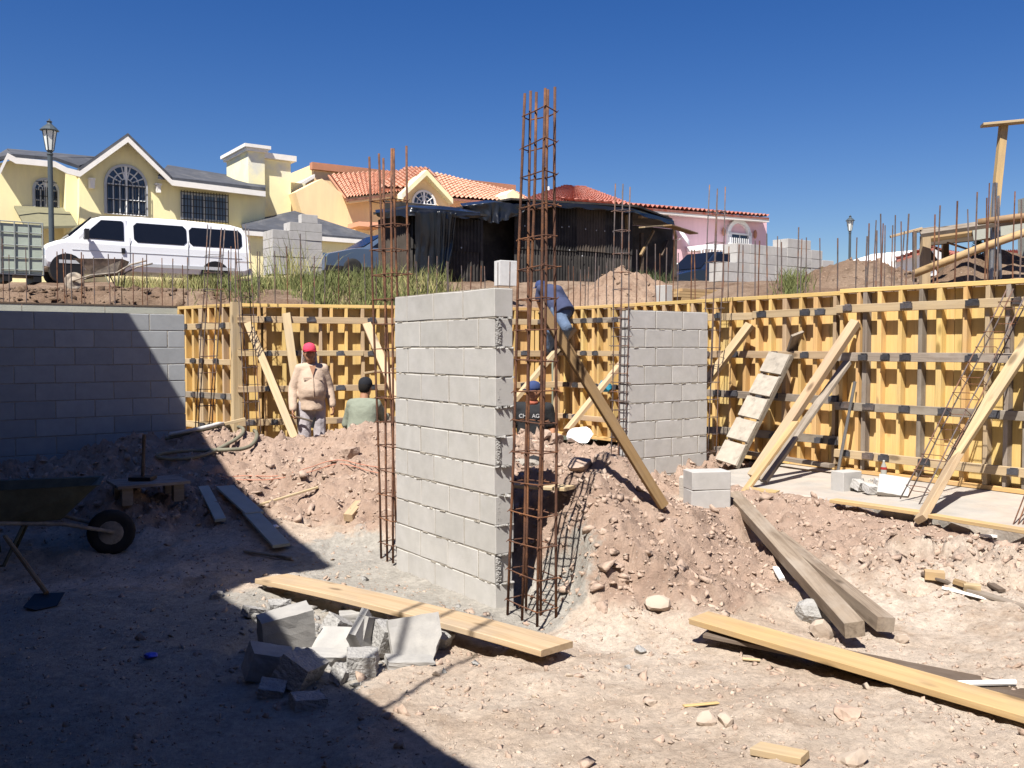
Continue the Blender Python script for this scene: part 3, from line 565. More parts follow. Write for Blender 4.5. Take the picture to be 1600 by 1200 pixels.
# ------------------------------------------------------------------ timber formwork of the retaining walls
def rod(parent, base, top, r=0.0075, m=None, n=6):
    mb = MB(); b = Vector(base); t = Vector(top); mid = (b + t) / 2 + Vector((random.uniform(-.008, .008), random.uniform(-.008, .008), 0))
    mb.tube([b, mid, t], r, n); return part('rebar_rod', mb, m or M['rebar'], parent)
def formwork(name, label, p0, p1, ztop, zbot, walers, spacing, woods, group=None, seed=0, clamp_every=(2, 3), skip_first=False, fwd=0.0, tall=False):
    r = random.Random(seed); p0 = Vector((p0[0], p0[1], 0)); p1 = Vector((p1[0], p1[1], 0)); d = (p1 - p0); Ln = d.length; d.normalize()
    n = Vector((d.y, -d.x, 0)); p0 = p0 + n * fwd                 # n points to the viewer's side
    t = thing(name, label, 'formwork', (p0.x, p0.y, CAM_Z + zbot), 0, group); zt = CAM_Z + ztop; zb = CAM_Z + zbot; H = zt - zb
    x = 0.0                                                        # plywood sheets
    while x < Ln - 0.02:
        w = min(1.22, Ln - x); c = p0 + d * (x + w / 2) - n * 0.009
        beam('plywood_panel', Vector((c.x, c.y, zb)), Vector((c.x, c.y, zt - 0.05)), w - 0.004, 0.018, M['plyform'], t, up=n); x += w
    cb = MB(); c = p0 + d * (Ln / 2) - n * 0.13; A4 = Matrix.Rotation(math.atan2(d.y, d.x), 3, 'Z')
    cb.box((c.x, c.y, (zb + zt - 0.08) / 2), (Ln - 0.02, 0.20, H - 0.08), A4); part('concrete_core', cb, M['slab'], t)
    x = 0.024; studs = []
    while x < Ln - 0.02:
        studs.append(x); c = p0 + d * x + n * 0.046; wd = r.choice(woods); tw = r.choice((0.042, 0.048, 0.056)); tilt = d * r.uniform(-.006, .006)
        beam('stud', Vector((c.x, c.y, zb + 0.046)), Vector((c.x + tilt.x, c.y + tilt.y, zt - 0.047)), tw, 0.089, wd, t, up=n)
        x += spacing * r.uniform(0.80, 1.2)
        if r.random() < 0.08 and x < Ln - .1: x -= spacing * 0.55
    for (z, dz) in ((zt - 0.022, 0.044), (zb + 0.022, 0.044)):
        x = 0.0
        while x < Ln - 0.05:
            w = min(r.uniform(1.9, 2.5), Ln - x); w = Ln - x if Ln - x - w < 0.5 else w
            a = p0 + d * x + n * 0.043; b = p0 + d * (x + w - 0.004) + n * 0.043
            beam('plate', Vector((a.x, a.y, z)), Vector((b.x, b.y, z)), 0.094, dz, r.choice(woods[:2]), t); x += w
    for wz in walers:
        x = -0.02
        while x < Ln - 0.1:
            w = min(r.uniform(1.6, 2.6), Ln - x + 0.02); w = Ln - x if Ln - x - w < 0.5 else w
            zz = CAM_Z + wz + r.uniform(-.008, .008); a = p0 + d * x + n * 0.114; b = p0 + d * (x + w - 0.006) + n * 0.114
            beam('waler', Vector((a.x, a.y, zz)), Vector((b.x, b.y, zz + r.uniform(-.012, .012))), r.choice((.075, .085, .09)), 0.040, r.choice((M['greywood'], M['pine'], M['pine'])), t, up=n, bow=r.uniform(-.012, .012)); x += w
        k = r.randrange(2)
        while k < len(studs):
            u = min(studs[k] + spacing * 0.5, Ln - 0.06); c = p0 + d * u + n * 0.150; cm = MB(); L = r.uniform(.085, .125)
            cm.box((c.x, c.y, CAM_Z + wz), (L, 0.03, 0.055), A4, jit=0.004); cm.box((c.x + d.x * .01, c.y + d.y * .01, CAM_Z + wz + 0.034), (L * .7, 0.02, 0.012), A4, jit=0.003)
            part('clamp', cm, M['clamp'], t); k += r.choice((1, 2, 2, 3, 4))
    t['_n'] = [n.x, n.y]; return t, d, n
wy = [M['form'], M['form'], M['form'], M['pine']]; wr = [M['form'], M['form'], M['form'], M['form'], M['greywood'], M['pine']]
CNR = Vector((0.62, 14.1, 0)); LC = Vector((-3.74, 12.65, 0)); LR = Vector((-4.85, 13.65, 0)); LL = Vector((-6.9, 12.4, 0))
# right-hand wall follows axis A; its near stretch is taller and stands proud
A_c = 8.66; STEP = Pplane(1324, 560, BX * A_c, BX); STEP = Vector((STEP.x, STEP.y, 0)); CNR = BX * A_c + AX * (CNR.dot(AX))
FEND = STEP + AX * 4.6
back_form, dB, nB_ = formwork('formwork_wall', 'far timber formwork behind the two workers, with horizontal walers and dark clamps', LC, CNR - dict(v=(CNR - LC).normalized()).get('v') * 0.10, 0.60, -1.62, (0.385, -0.085, -0.565, -1.03), 0.225, wy, 'yellow timber formwork lining the retaining walls', 5)
low_form, dA, nA_ = formwork('formwork_wall', 'yellow formwork stretch behind the leaning limewashed ramp, lower than its neighbour', CNR, STEP, 0.605, -1.325, (0.385, -0.085, -0.555, -1.02), 0.222, wy, 'yellow timber formwork lining the retaining walls', 11)
tall_form, _, _ = formwork('formwork_wall', 'tallest yellow formwork stretch at the right, standing proud of the next one', STEP, FEND, 0.622, -1.325, (0.415, -0.10, -0.615, -1.125), 0.212, wr, 'yellow timber formwork lining the retaining walls', 23, fwd=0.05)
ret_form, _, _ = formwork('formwork_wall', 'short yellow formwork return beside the end of the shaded block wall', LR, LC - AX * 0.0, 0.60, -1.45, (0.30, -0.19, -0.67, -1.10), 0.20, wy, 'yellow timber formwork lining the retaining walls', 31)
c = LC + AX * 0.03; beam('corner_post', Vector((c.x - .03, c.y - 0.05, CAM_Z - 1.45)), Vector((c.x - .03, c.y - 0.05, CAM_Z + 0.615)), 0.13, 0.10, M['pine'], ret_form, up=(AX * 0.6 - NB * .3))
# the left stretch shows only its grey top boards above the block wall
lf = thing('formwork_wall', 'grey form boards of which only the top strip shows above the shaded block wall', 'formwork', (LL.x, LL.y, CAM_Z - 1.4), 0)
dl = (LR - LL).normalized(); nl = Vector((dl.y, -dl.x, 0)); Ll = (LR - LL).length
for k in range(-3, 2):
    a = LL + dl * (k * 1.04 + 0.30); 
    b = a + dl * 1.032
    if (b - LR).dot(dl) > 0: b = LR.copy()
    if (b - a).dot(dl) < 0.1: continue
    mb = MB(); A4 = Matrix.Rotation(math.atan2(dl.y, dl.x), 3, 'Z'); c = (a + b) / 2
    mb.box((c.x, c.y, CAM_Z - 0.42), ((b - a).length, 0.02, 2.03), A4); part('form_board', mb, M['greyply'], lf)
a = LL - dl * 3.0; cb = MB(); c = (a + LR) / 2 - nl * 0.12; cb.box((c.x, c.y, CAM_Z - 0.45), ((LR - a).length, 0.2, 1.96), A4); part('concrete_core', cb, M['slab'], lf)
c = (a + LR) / 2 - nl * 0.02; mb = MB(); mb.box((c.x, c.y, CAM_Z + 0.603), ((LR - a).length, 0.075, 0.018), A4); part('cap_strip', mb, M['darkwood'], lf)

# rods standing out of the retaining walls, where the photo shows them: (pixel, top pixel)
def rods(parent, p0, n, items, zb, spread=0.14, r=0.0072):
    for (px, py) in items:
        off = random.choice((0.07, 0.20)); o = Vector((p0.x, p0.y, 0)) - n * off; q = Pplane(px, py, o, n); q2 = Vector((q.x + random.uniform(-.02, .02), q.y, zb))
        rod(parent, q2, q, r * random.choice((0.85, 1.0, 1.15)), M['rebar'] if random.random() < .75 else M['rust'])
rods(lf, LL, nl, [(3, 372), (14, 398), (40, 386), (89, 393), (98, 389), (102, 394), (111, 397), (127, 394), (130, 398), (146, 402), (169, 397), (179, 402), (191, 402), (208, 396), (223, 403), (229, 398), (253, 403), (270, 404), (285, 414), (293, 402)], CAM_Z + 0.45)
rods(back_form, LC, nB_, [(345, 385), (357, 391), (361, 385), (368, 392), (402, 393), (406, 393), (429, 392), (448, 385), (469, 365), (491, 400), (508, 400), (529, 395), (544, 402), (569, 397), (588, 402), (650, 408), (670, 400), (683, 400), (698, 408), (700, 409), (721, 415), (736, 416), (752, 415), (757, 416), (778, 410), (797, 409), (888, 415), (896, 416)], CAM_Z + 0.45)
rods(low_form, CNR, nA_, [(907, 421), (914, 421), (920, 417), (931, 395), (936, 415), (948, 410), (995, 390), (1011, 385), (1024, 381), (1031, 396), (1042, 387), (1054, 360), (1060, 395), (1081, 390), (1085, 390), (1105, 382), (1131, 383), (1139, 385), (1155, 382), (1161, 383), (1180, 376), (1187, 376), (1198, 365), (1215, 369), (1221, 378), (1248, 355), (1253, 373), (1260, 371), (1281, 372), (1309, 372)], CAM_Z + 0.45)
rods(tall_form, STEP + nA_ * .1, nA_, [(1339, 371), (1355, 369), (1358, 349), (1369, 344), (1370, 360), (1376, 334), (1380, 349), (1383, 352), (1395, 352), (1399, 336), (1408, 346), (1413, 361), (1420, 334), (1428, 360), (1461, 335), (1469, 321), (1496, 314), (1512, 327), (1527, 300), (1542, 309), (1546, 286), (1555, 285), (1560, 310), (1586, 299), (1596, 312)], CAM_Z + 0.5, r=0.0078)
# ------------------------------------------------------------------ the neighbouring house whose shadow lies over the left of the dig
HR = CAM_Z + 4.3
M['darkconc'] = mat('dark_concrete', (0.16, 0.155, 0.15), .95, .15, 4, .3, 40)
def back(p): k = (HR - p.z) / (-S.z); return p - S * k
wl = lambda px, py: Pplane(px, py, W3e, NB)
shade = [wl(190, 491), wl(294, 662), P(312, 692, 10.4), P(378, 778, 8.85), P(455, 848, 7.85), P(508, 890, 7.2), P(420, 902, 6.9), P(384, 912, 6.62), P(331, 936, 6.15), P(510, 1077, 4.5), P(688, 1200, 3.62)]
top = [back(p) for p in shade]; last = top[-1] + AX * 2.2
roofp = [top[0] - BX * 9.0] + top + [last, last - BX * 9.0]
for q in top:
    if q.y > 0 and abs(q.x) / q.y < 0.585: print('roof corner in view', q, q.x / q.y)
nb = thing('neighbour_house', 'concrete house beside the dig that throws the deep shade at left', 'house', (roofp[0].x, roofp[0].y, CAM_Z - 1.7))
mb = MB(); mb.prism([(p.x, p.y, HR) for p in roofp], (0, 0, 0.16)); part('roof_slab', mb, M['darkconc'], nb)
inner = [roofp[0], top[0] + (-BX * .25 + AX * .25), top[4] - BX * .55, top[6] - BX * 0.4, top[8] - BX * .35, last - BX * .35 - AX * .3, roofp[-1] - AX * .3]
mb = MB(); mb.prism([(p.x, p.y, CAM_Z - 1.75) for p in inner], (0, 0, HR - CAM_Z + 1.75 - 0.002)); part('wall', mb, M['darkconc'], nb)
HP = CAM_Z + 1.55
def back2(p): k = (HP - p.z) / (-S.z); return p - S * k
pa = back2(P(331, 936, 6.15)); pb = back2(P(688, 1200, 3.62)); pe = pa + AX * 9.5
for q in (pa, pb):
    if q.y > 0.05 and abs(q.x) / q.y < 0.585: print('porch corner in view', q)
mb = MB(); mb.prism([pa - BX * 4.5, pa, pe, pe - BX * 4.5], (0, 0, 0.14)); part('added_shade_slab', mb, M['darkconc'], nb)  # unseen slab, added to keep sky light off the shaded ground
mb = MB(); mb.prism([pe - BX * 4.5 - AX * .2 + UP * -3.3, pe - AX * .2 + UP * -3.3, pe + BX * 9 - AX * .2 + UP * -3.3, pe + BX * 9 + AX * 3 + UP * -3.3, pe - BX * 4.5 + AX * 3 + UP * -3.3], (0, 0, 5.2)); part('added_sky_blocker', mb, M['darkconc'], nb)  # unseen mass behind the camera, added to block sky light and deepen the shade
for (gx_, gy_, Lr_) in ((-1.0, 4.6, 2.2), (-.82, 4.38, 2.6), (-.62, 4.1, 2.4)):
    b_ = Vector((gx_ - SH.x * 2.16, gy_ - SH.y * 2.16, HP - .02)) - BX * .05; mb = MB(); mb.tube([b_, b_ + UP * Lr_], .016, 6); part('rebar_rod', mb, M['rust'], nb)
# iron bars standing on the added slab: their thin shadows cross the rubble and the plank
for (a, b) in (((590, 905), (560, 1080)), ((690, 935), (640, 1000))): pass

# ------------------------------------------------------------------ rebar columns
def cage(name, label, rods_, zs, r=0.008, rs=0.004, m=None, group='rebar column cages', hook=0.03, order=None, jit=0.006):
    """rods_: list of (foot, head) points; zs: heights of the tied stirrups; order: which rods the stirrup runs round"""
    m = m or M['rust']; c = sum((a for a, b in rods_), Vector()) / len(rods_); t = thing(name, label, 'rebar column', (c.x, c.y, min(a.z for a, b in rods_)), 0, group)
    for (a, b) in rods_:
        mb = MB(); n = 6; ph = random.random() * 6
        mb.tube([a.lerp(b, i / n) + Vector((math.sin(i * 1.3 + ph), math.cos(i * 1.7 + ph), 0)) * jit * (0 < i < n) for i in range(n + 1)], r, 7); part('rod', mb, m, t, smooth=True)
    order = order or list(range(len(rods_)))
    for z in zs:
        pts = []
        for i in order:
            a, b = rods_[i]; f = (z - a.z) / (b.z - a.z); pts.append(a.lerp(b, f))
        cc = sum(pts, Vector()) / len(pts); tilt = random.uniform(-.05, .05); tx_ = random.uniform(-.05, .05)
        pts = [p + (p - cc) * ((r + rs) / max((p - cc).length, .02)) + Vector((0, 0, (p.x - cc.x) * tilt + (p.y - cc.y) * tx_)) for p in pts]
        mb = MB(); mb.loop(pts, rs, 5); k = random.randrange(len(pts)); e = pts[k]; d = (e - cc).normalized()
        mb.tube([e, e + d * hook + Vector((0, 0, random.uniform(-.015, .015)))], rs, 4)
        for p in pts:                                           # tie wire
            if random.random() < .6: mb.tube([p + Vector((-.012, 0, -.01)), p + Vector((.01, .008, .012))], 0.0028, 4)
        part('stirrup', mb, m, t)
    return t
def zr(a, b, st): return [a + st * i for i in range(int((b - a) / st) + 1)]
def top_at(px, py, d): return P(px, py, d)
o = Vector((-0.03, 6.03, CAM_Z - 1.76)); g = lambda u, v: o + AX * u + BX * v
near_cage = cage('rebar_column', 'tallest rusty rebar cage rising at the near end of the central block wall', [
    (g(0, 0), top_at(820, 146, 6.03)), (g(.165, 0), top_at(838, 144, 5.92)), (g(.33, 0), top_at(852, 138, 5.8)), (g(.33, .15), top_at(867, 136, 5.92)), (g(.165, .15), top_at(856, 140, 6.0)), (g(0, .15), top_at(829, 142, 6.1))],
    zr(CAM_Z - 1.66, CAM_Z + 1.5, 0.197), r=0.0095, rs=0.0045)
o2 = Vector((W0.x, W0.y, CAM_Z - 1.74)) - AX * 0.05; g = lambda u, v: o2 - AX * u + BX * v
cage('rebar_column', 'rusty rebar cage at the far end of the central block wall', [
    (g(0, 0), top_at(612, 232, 7.4)), (g(.1, 0), top_at(599, 247, 7.48)), (g(.21, 0), top_at(577, 245, 7.57)), (g(.21, .15), top_at(592, 240, 7.66)), (g(.1, .15), top_at(615, 232, 7.57)), (g(0, .15), top_at(635, 228, 7.49))],
    zr(CAM_Z - 1.6, CAM_Z + 1.25, 0.199), r=0.0095, rs=0.0045)
def box_cage(label, foot, head, dirv, a, b, zs, r=.0065, rs=.0035, m=None, spread=1.0, **k):
    n = Vector((-dirv.y, dirv.x, 0)); rr = []
    for (u, v) in ((-1, -1), (1, -1), (1, 1), (-1, 1)):
        off = dirv * (u * a / 2) + n * (v * b / 2); rr.append((foot + off, head + off * spread + Vector((0, 0, random.uniform(-.05, .05)))))
    return cage('rebar_column', label, rr, zs, r, rs, m or M['rebar'], **k)
f = W2 - BX * 0.075 + NB * .07; hd = P(973, 292, f.y)
box_cage('dense dark rebar cage at the left end of the farther block wall', Vector((f.x, f.y, CAM_Z - 1.6)), Vector((hd.x, hd.y, hd.z)), BX, .10, .12, [CAM_Z - 1.55 + i * .098 for i in range(21)] + [CAM_Z + z for z in (.62, .8, 1.0, 1.24, 1.45)], r=.007, rs=.004)
f = W2 + BX * 1.285 + NB * .06; hd = P(1121, 293, f.y + .05)
box_cage('thin leaning rebar cage at the right end of the farther block wall', Vector((f.x, f.y, CAM_Z - 1.5)), hd, BX, .13, .12, [CAM_Z - 1.4 + i * .2 for i in range(9)] + [CAM_Z + z for z in (.45, .68, .98, 1.2, 1.52, 1.56)], r=.0065)
f = P(316, 672, 11.75); hd = P(338, 356, 11.6)
box_cage('leaning rebar cage beside the end of the shaded block wall', Vector((f.x, f.y, f.z - .25)), hd, BX, .17, .13, [CAM_Z - .95 + i * .21 for i in range(11)], r=.007)
f = P(398, 676, 12.25); hd = P(377, 355, 12.2)
box_cage('thin rebar cage standing right of the pale formwork corner post', Vector((f.x, f.y, f.z - .25)), hd, BX, .15, .12, [CAM_Z - .95 + i * .23 for i in range(10)], r=.0065)
f = P(1426, 786, 7.9); f.z = CAM_Z + ZS; wlk = Pplane(1593, 452, STEP + nA_ * .32, nA_)
box_cage('rebar cage leaning on the tall formwork behind a brace', f, wlk, (AX - UP * .3).normalized(), .17, .12, [], r=.0062, group=None)
lean = bpy.data.objects[[o_.name for o_ in bpy.data.objects if o_.get('label') == 'rebar cage leaning on the tall formwork behind a brace'][0]]
dv = (wlk - f); xs = Vector((AX.x, AX.y, 0)); ys = dv.cross(xs).normalized()
for i in range(13):
    c = f.lerp(wlk, 0.06 + i * .072); mb = MB(); mb.loop([c + xs * (u * .09) + ys * (v * .065) for (u, v) in ((-1, -1), (1, -1), (1, 1), (-1, 1))], .0035, 5); part('stirrup', mb, M['rust'], lean)
fr = P(1583, 826, 6.9); fr.z = CAM_Z + ZS; t = thing('rebar_bundle', 'few thin bars leaning over the concrete strip at the right edge', 'rebar', fr)
for k in range(4):
    q = P(1612 + k * 9, 745 - k * 8, 7.3 + .05 * k); mb = MB(); mb.tube([fr + BX * (k * .03) + AX * (k * .02), q], .0055, 5); part('rod', mb, M['rust'], t)

# ------------------------------------------------------------------ braces, ramp, pipe
def brace(label, p0, p1, w=0.085, t=0.045, m=None, name='brace', up=UP, bow=0.0, group='wooden braces propping the formwork', cat='brace'):
    p0 = Vector(p0); p1 = Vector(p1); o = link(name, board_mesh((p1 - p0).length, w, t, m or M['pine'], bow), None, frame(p0, p1, up)); return tag(o, label, cat, group, 'thing')
onA = lambda px, py, k=0.17: Pplane(px, py, Vector((STEP.x, STEP.y, 0)) + nA_ * k, nA_)
onB = lambda px, py, k=0.17: Pplane(px, py, LC + nB_ * k, nB_)
def slabp(px, py): return Pz(px, py, CAM_Z + ZS + 0.03)
brace('brown timber prop slanting from the dirt mound up to the near rebar cage', P(1037, 791, 6.62), P(848, 484, 6.35), 0.072, 0.045, M['brownwood'], up=Vector((.3, -1, .2)), group=None)
brace('pale brace left of the worker in the pink cap', P(460, 684, 11.75), onB(387, 505), .10, .045, up=nB_)
brace('short pale upright board behind the worker in the pink cap', P(474, 690, 12.05), onB(447, 490, .16), .11, .04, up=nB_)
brace('pale brace slanting down behind the left end of the central wall', P(650, 690, 11.9), onB(573, 506), .12, .045, up=nB_)
brace('thin pale batten level above the worker in the green shirt', onB(568, 583, .35), onB(622, 575, .35), .045, .025, up=UP, group=None, cat='batten')
brace('pale brace whose top ends under the worker in the blue shirt', P(742, 700, 12.3), onA(897, 514), .10, .06, up=nA_)
brace('pale brace rising from the white bag towards the blue rag', P(886, 672, 12.1), onA(972, 566), .10, .055, up=nA_)
brace('pale brace whose foot is hidden behind the farther block wall', P(1050, 668, 10.95), onA(1172, 507), .10, .07, up=nA_)
brace('thickest pale brace with its square top near the step in the formwork', slabp(1176, 745), onA(1337, 503), .10, .075, up=nA_)
brace('darker slim brace just right of the thickest pale brace', slabp(1193, 752), onA(1324, 566), .09, .04, M['greywood'], up=(nA_ + UP))
stk = brace('short yellow stake joined to the foot of the thickest pale brace', Pz(1161, 772, CAM_Z - 1.38), P(1243, 660, 9.1), .07, .035, M['plank'], name='stake', up=nA_, cat='stake')
brace('lower half of the spliced brace at the right, standing on the strip edge', Pz(1438, 812, CAM_Z - 1.34), P(1508, 690, 8.15), .095, .05, up=nA_, cat='brace')
brace('upper half of the spliced brace at the right, leaving the frame', P(1484, 722, 7.95), onA(1622, 512, .26), .105, .055, up=nA_, cat='brace')
# limewashed ramp of five short boards on two rails
r0 = Pz(1135, 726, CAM_Z + ZS + .03); r1 = onA(1221, 552, .17); rm = thing('board_ramp', 'grey limewashed ramp of short boards leaning on the low formwork', 'ramp', r0)
F4 = frame(r0, r1, nA_ + UP * .5); Lr = (r1 - r0).length
for k in range(5):
    a = Lr * k / 5; mb = MB(); dx = .05 * (k % 2); mb.box((a + Lr / 10, 0, 0.02), (Lr / 5 - 0.035, .31, .026), None, jit=.004); mb.v = [F4 @ v for v in mb.v]; part('plank', mb, M['whiteboard'], rm)
for s_ in (-1, 1):
    mb = MB(); mb.box((Lr / 2, s_ * .135, -.02), (Lr, .04, .05)); mb.v = [F4 @ v for v in mb.v]; part('rail', mb, M['greywood'], rm)
brace('thin grey plank leaning edge-on beside the limewashed ramp', Pz(1192, 702, CAM_Z + ZS + .02), onA(1246, 521, .16), .03, .16, M['greywood'], name='leaning_plank', up=nA_, group=None, cat='plank')
p0 = Pz(1309, 738, CAM_Z + ZS + .02); p1 = onA(1336, 596, .22); mb = MB(); mb.tube([p0, p1], .017, 10); single('steel_pipe', mb, M['steel'], 'slim grey steel pipe leaning on the formwork by its step', 'pipe', smooth=False)
# planks lying at the edge of the concrete strip and the sole boards along the formwork foot
for (a, b, w, lb) in (((1302, 782), (1450, 803), .10, 'yellow board lying along the left part of the concrete strip edge'), ((1456, 806), (1640, 836), .09, 'yellow board lying along the right part of the concrete strip edge')):
    p = Pz(*a, CAM_Z + ZS + .02); q = Pz(*b, CAM_Z + ZS + .02); brace(lb, p, q, w, .03, M['plank'], name='edge_board', group=None, cat='board')
brace('yellow board end lying by the foot of the thickest brace', Pz(1168, 764, CAM_Z - 1.33), Pz(1216, 770, CAM_Z - 1.34), .12, .03, M['plank'], name='board_offcut', group=None, cat='board')
brace('long dark plank lying along the foot of the low formwork', onA(1120, 700, .42), onA(1300, 728, .36), .10, .04, M['greywood'], name='sole_board', group=None, cat='board')

# ------------------------------------------------------------------ loose blocks
q = P(1104, 788, 7.6); zb_ = q.z - .02
for k, lb in enumerate(('lower grey block of the pair in front of the farther wall', 'upper grey block of the pair in front of the farther wall')):
    o_ = block(None, Matrix.Translation((q.x, q.y, zb_ + .075 + .153 * k)) @ Matrix.Rotation(.16 + .03 * k, 4, 'Z'), .335, .2, .15, M['block'], 'loose_block'); tag(o_, lb, 'concrete block', 'loose whole blocks', 'thing')
c = Pz(1322, 765, CAM_Z + ZS); o_ = block(None, Matrix.Translation((c.x, c.y, CAM_Z + ZS + .077)) @ Matrix.Rotation(.5, 4, 'Z') @ Matrix.Rotation(math.pi / 2, 4, 'X'), .24, .2, .15, M['block'], 'loose_block'); tag(o_, 'half grey block standing on the concrete strip', 'concrete block', 'loose whole blocks', 'thing')

def chunk(seed, size, cut=0.35, hollow=False):
    """a broken piece of block: cut faces flat, broken faces rough"""
    r = random.Random(seed); bm = bmesh.new(); bmesh.ops.create_cube(bm, size=1.0); bmesh.ops.subdivide_edges(bm, edges=list(bm.edges), cuts=5, use_grid_fill=True)
    d = Vector((r.uniform(.6, 1), r.uniform(-.7, .7), r.uniform(-.5, .5))).normalized(); d2 = Vector((r.uniform(-.4, .4), r.uniform(.5, 1), r.uniform(-.6, .6))).normalized()
    for v in bm.verts:
        for (n, h) in ((d, .5 - cut), (d2, .55)):
            e = v.co.dot(n) - h
            if e > 0: v.co -= n * (e - r.uniform(-.03, .03))
    for v in bm.verts: v.co = Vector((v.co.x * size[0], v.co.y * size[1], v.co.z * size[2])) + Vector((r.uniform(-1, 1), r.uniform(-1, 1), r.uniform(-1, 1))) * .0022
    bmesh.ops.recalc_face_normals(bm, faces=bm.faces); me = bpy.data.meshes.new('chunk'); bm.to_mesh(me); bm.free(); return me
def ell_chunk(seed):
    """the L-shaped corner left of a hollow block"""
    mb = MB(); r = random.Random(seed); mb.prism([(-.19, -.10, 0), (.16, -.10, 0), (.19, -.055, 0), (-.12, -.055, 0), (-.115, .06, 0), (-.15, .10, 0), (-.19, .09, 0)], (.012, .008, .19)); return mb.mesh('chunk', M['rubble_block'])
pile = [  # pixel, depth, size, euler, label
    ((447, 992), 5.22, (.26, .13, .20), (.15, -.12, .5), 'half block standing on end at the left of the rubble pile, partly shaded', 0.10),
    ((520, 1010), 5.05, None, (1.05, .1, 2.7), 'hollow block corner open towards the viewer in the rubble pile', 0),
    ((508, 1024), 4.95, (.30, .10, .07), (.15, .1, .1), 'low slab-like block piece at the front of the rubble pile', 0.15),
    ((572, 1000), 5.1, (.17, .07, .19), (.1, .35, 1.2), 'narrow upright block shard in the middle of the rubble pile', 0.15),
    ((606, 1010), 5.08, (.13, .12, .14), (.3, .2, .6), 'small pale broken chunk left of the big flat piece', 0.2),
    ((650, 1000), 5.0, (.25, .05, .22), (-.42, -.08, .32), 'biggest flat block face leaning at the right of the rubble pile', 0.05),
    ((572, 1046), 4.72, (.17, .12, .11), (.1, .05, .2), 'squat block piece lowest at the front of the rubble pile', 0.2),
    ((536, 1052), 4.68, (.09, .08, .07), (.4, .3, 1.0), 'small white crumb of block at the front foot of the pile', 0.25),
    ((568, 958), 5.75, (.26, .09, .06), (.05, -.05, .2), 'flat block piece lying at the back of the pile against the plank', 0.15),
    ((640, 1032), 4.88, (.22, .12, .04), (.05, .1, .3), 'thin broken plate lying under the big flat piece', 0.15),
    ((690, 1000), 5.2, (.13, .07, .08), (.5, .4, .3), 'small shard at the right end of the pile beside the plank', 0.2),
    ((530, 978), 5.5, (.15, .11, .10), (.3, .5, .9), 'rough pale chunk at the back of the rubble pile', 0.25),
    ((438, 936), 5.85, (.13, .08, .06), (.2, .1, .4), 'flat shard lying left of the pile near the plank end', 0.25),
    ((397, 955), 5.75, (.12, .07, .05), (.1, .3, .9), 'small grey shard at the far left of the pile in the sun', 0.25),
    ((420, 1058), 4.75, (.24, .15, .16), (.2, .3, .5), 'shaded block piece in front of the half block', 0.15),
    ((470, 1062), 4.65, (.24, .17, .14), (.5, .1, 1.3), 'dark block lump between the shaded pieces and the sun edge', 0.2),
    ((485, 1098), 4.38, (.19, .13, .07), (.1, .1, .5), 'flat shaded slab lying nearest the viewer by the pile', 0.2),
    ((425, 1090), 4.5, (.13, .10, .08), (.3, .2, .1), 'small shaded piece at the near left of the pile', 0.2)]
for i, ((px, py), d, size, eu, lb, cut) in enumerate(pile):
    p = P(px, py, d); g0 = gz(p.x, p.y)
    if size is None: me = ell_chunk(i); hz = .10
    else: me = chunk(i + 40, tuple((1.14 if i < 14 else .95) * s_ for s_ in size), cut); me.materials.append(M['rubble_block'] if cut < .16 else M['block_rough'])
    o_ = link('broken_block', me); o_.rotation_euler = eu; R3 = o_.rotation_euler.to_matrix()
    zmin = min((R3 @ v.co).z for v in me.vertices); z = max(g0 - zmin - .025, p.z - .02)
    z = min(z, g0 - zmin + (.10 if 3 <= i <= 5 or i in (0, 1) else .02)); o_.location = (p.x, p.y, z); tag(o_, lb, 'block rubble', 'broken blocks of the rubble pile', 'thing')
pts = []; sz = []
for k in range(330):
    a = random.gauss(0, 1); p = P(520 + a * 75, 1000 + random.gauss(0, 34), 5.05); q = Pg(520 + a * 85, 1002 + random.gauss(0, 36)); pts.append((q.x, q.y, q.z)); sz.append(.012 * math.exp(random.gauss(0, .6)))
for k in range(120): q = Pg(random.uniform(1330, 1420), random.uniform(745, 778)); pts.append((q.x, q.y, CAM_Z + ZS)); sz.append(.011 * math.exp(random.gauss(0, .5)))
scatter('rubble', pts, [min(s, .05) for s in sz], M['block_rough'], 6, 0, .8)['label'] = 'grey crumbs of broken block'
for i, (px, py, sx, sy, sz_, ry, lb) in enumerate([(1344, 768, .14, .10, .08, .3, 'crumbled block piece beside the half block on the concrete strip'), (1362, 772, .13, .11, .07, .2, 'square low block piece in the middle of the strip rubble'), (1376, 764, .11, .1, .08, .1, 'small block piece behind the strip rubble'), (1396, 775, .26, .05, .20, -.75, 'flat block face tipped over at the right of the strip rubble')]):
    c = Pz(px, py, CAM_Z + ZS); me = chunk(80 + i, (sx, sy, sz_), .12); me.materials.append(M['block']); o_ = link('broken_block', me); o_.rotation_euler = (ry, .1, .5 - i * .3)
    zmin = min((o_.rotation_euler.to_matrix() @ v.co).z for v in me.vertices); o_.location = (c.x, c.y, CAM_Z + ZS - zmin); tag(o_, lb, 'block rubble', 'broken blocks on the concrete strip', 'thing')

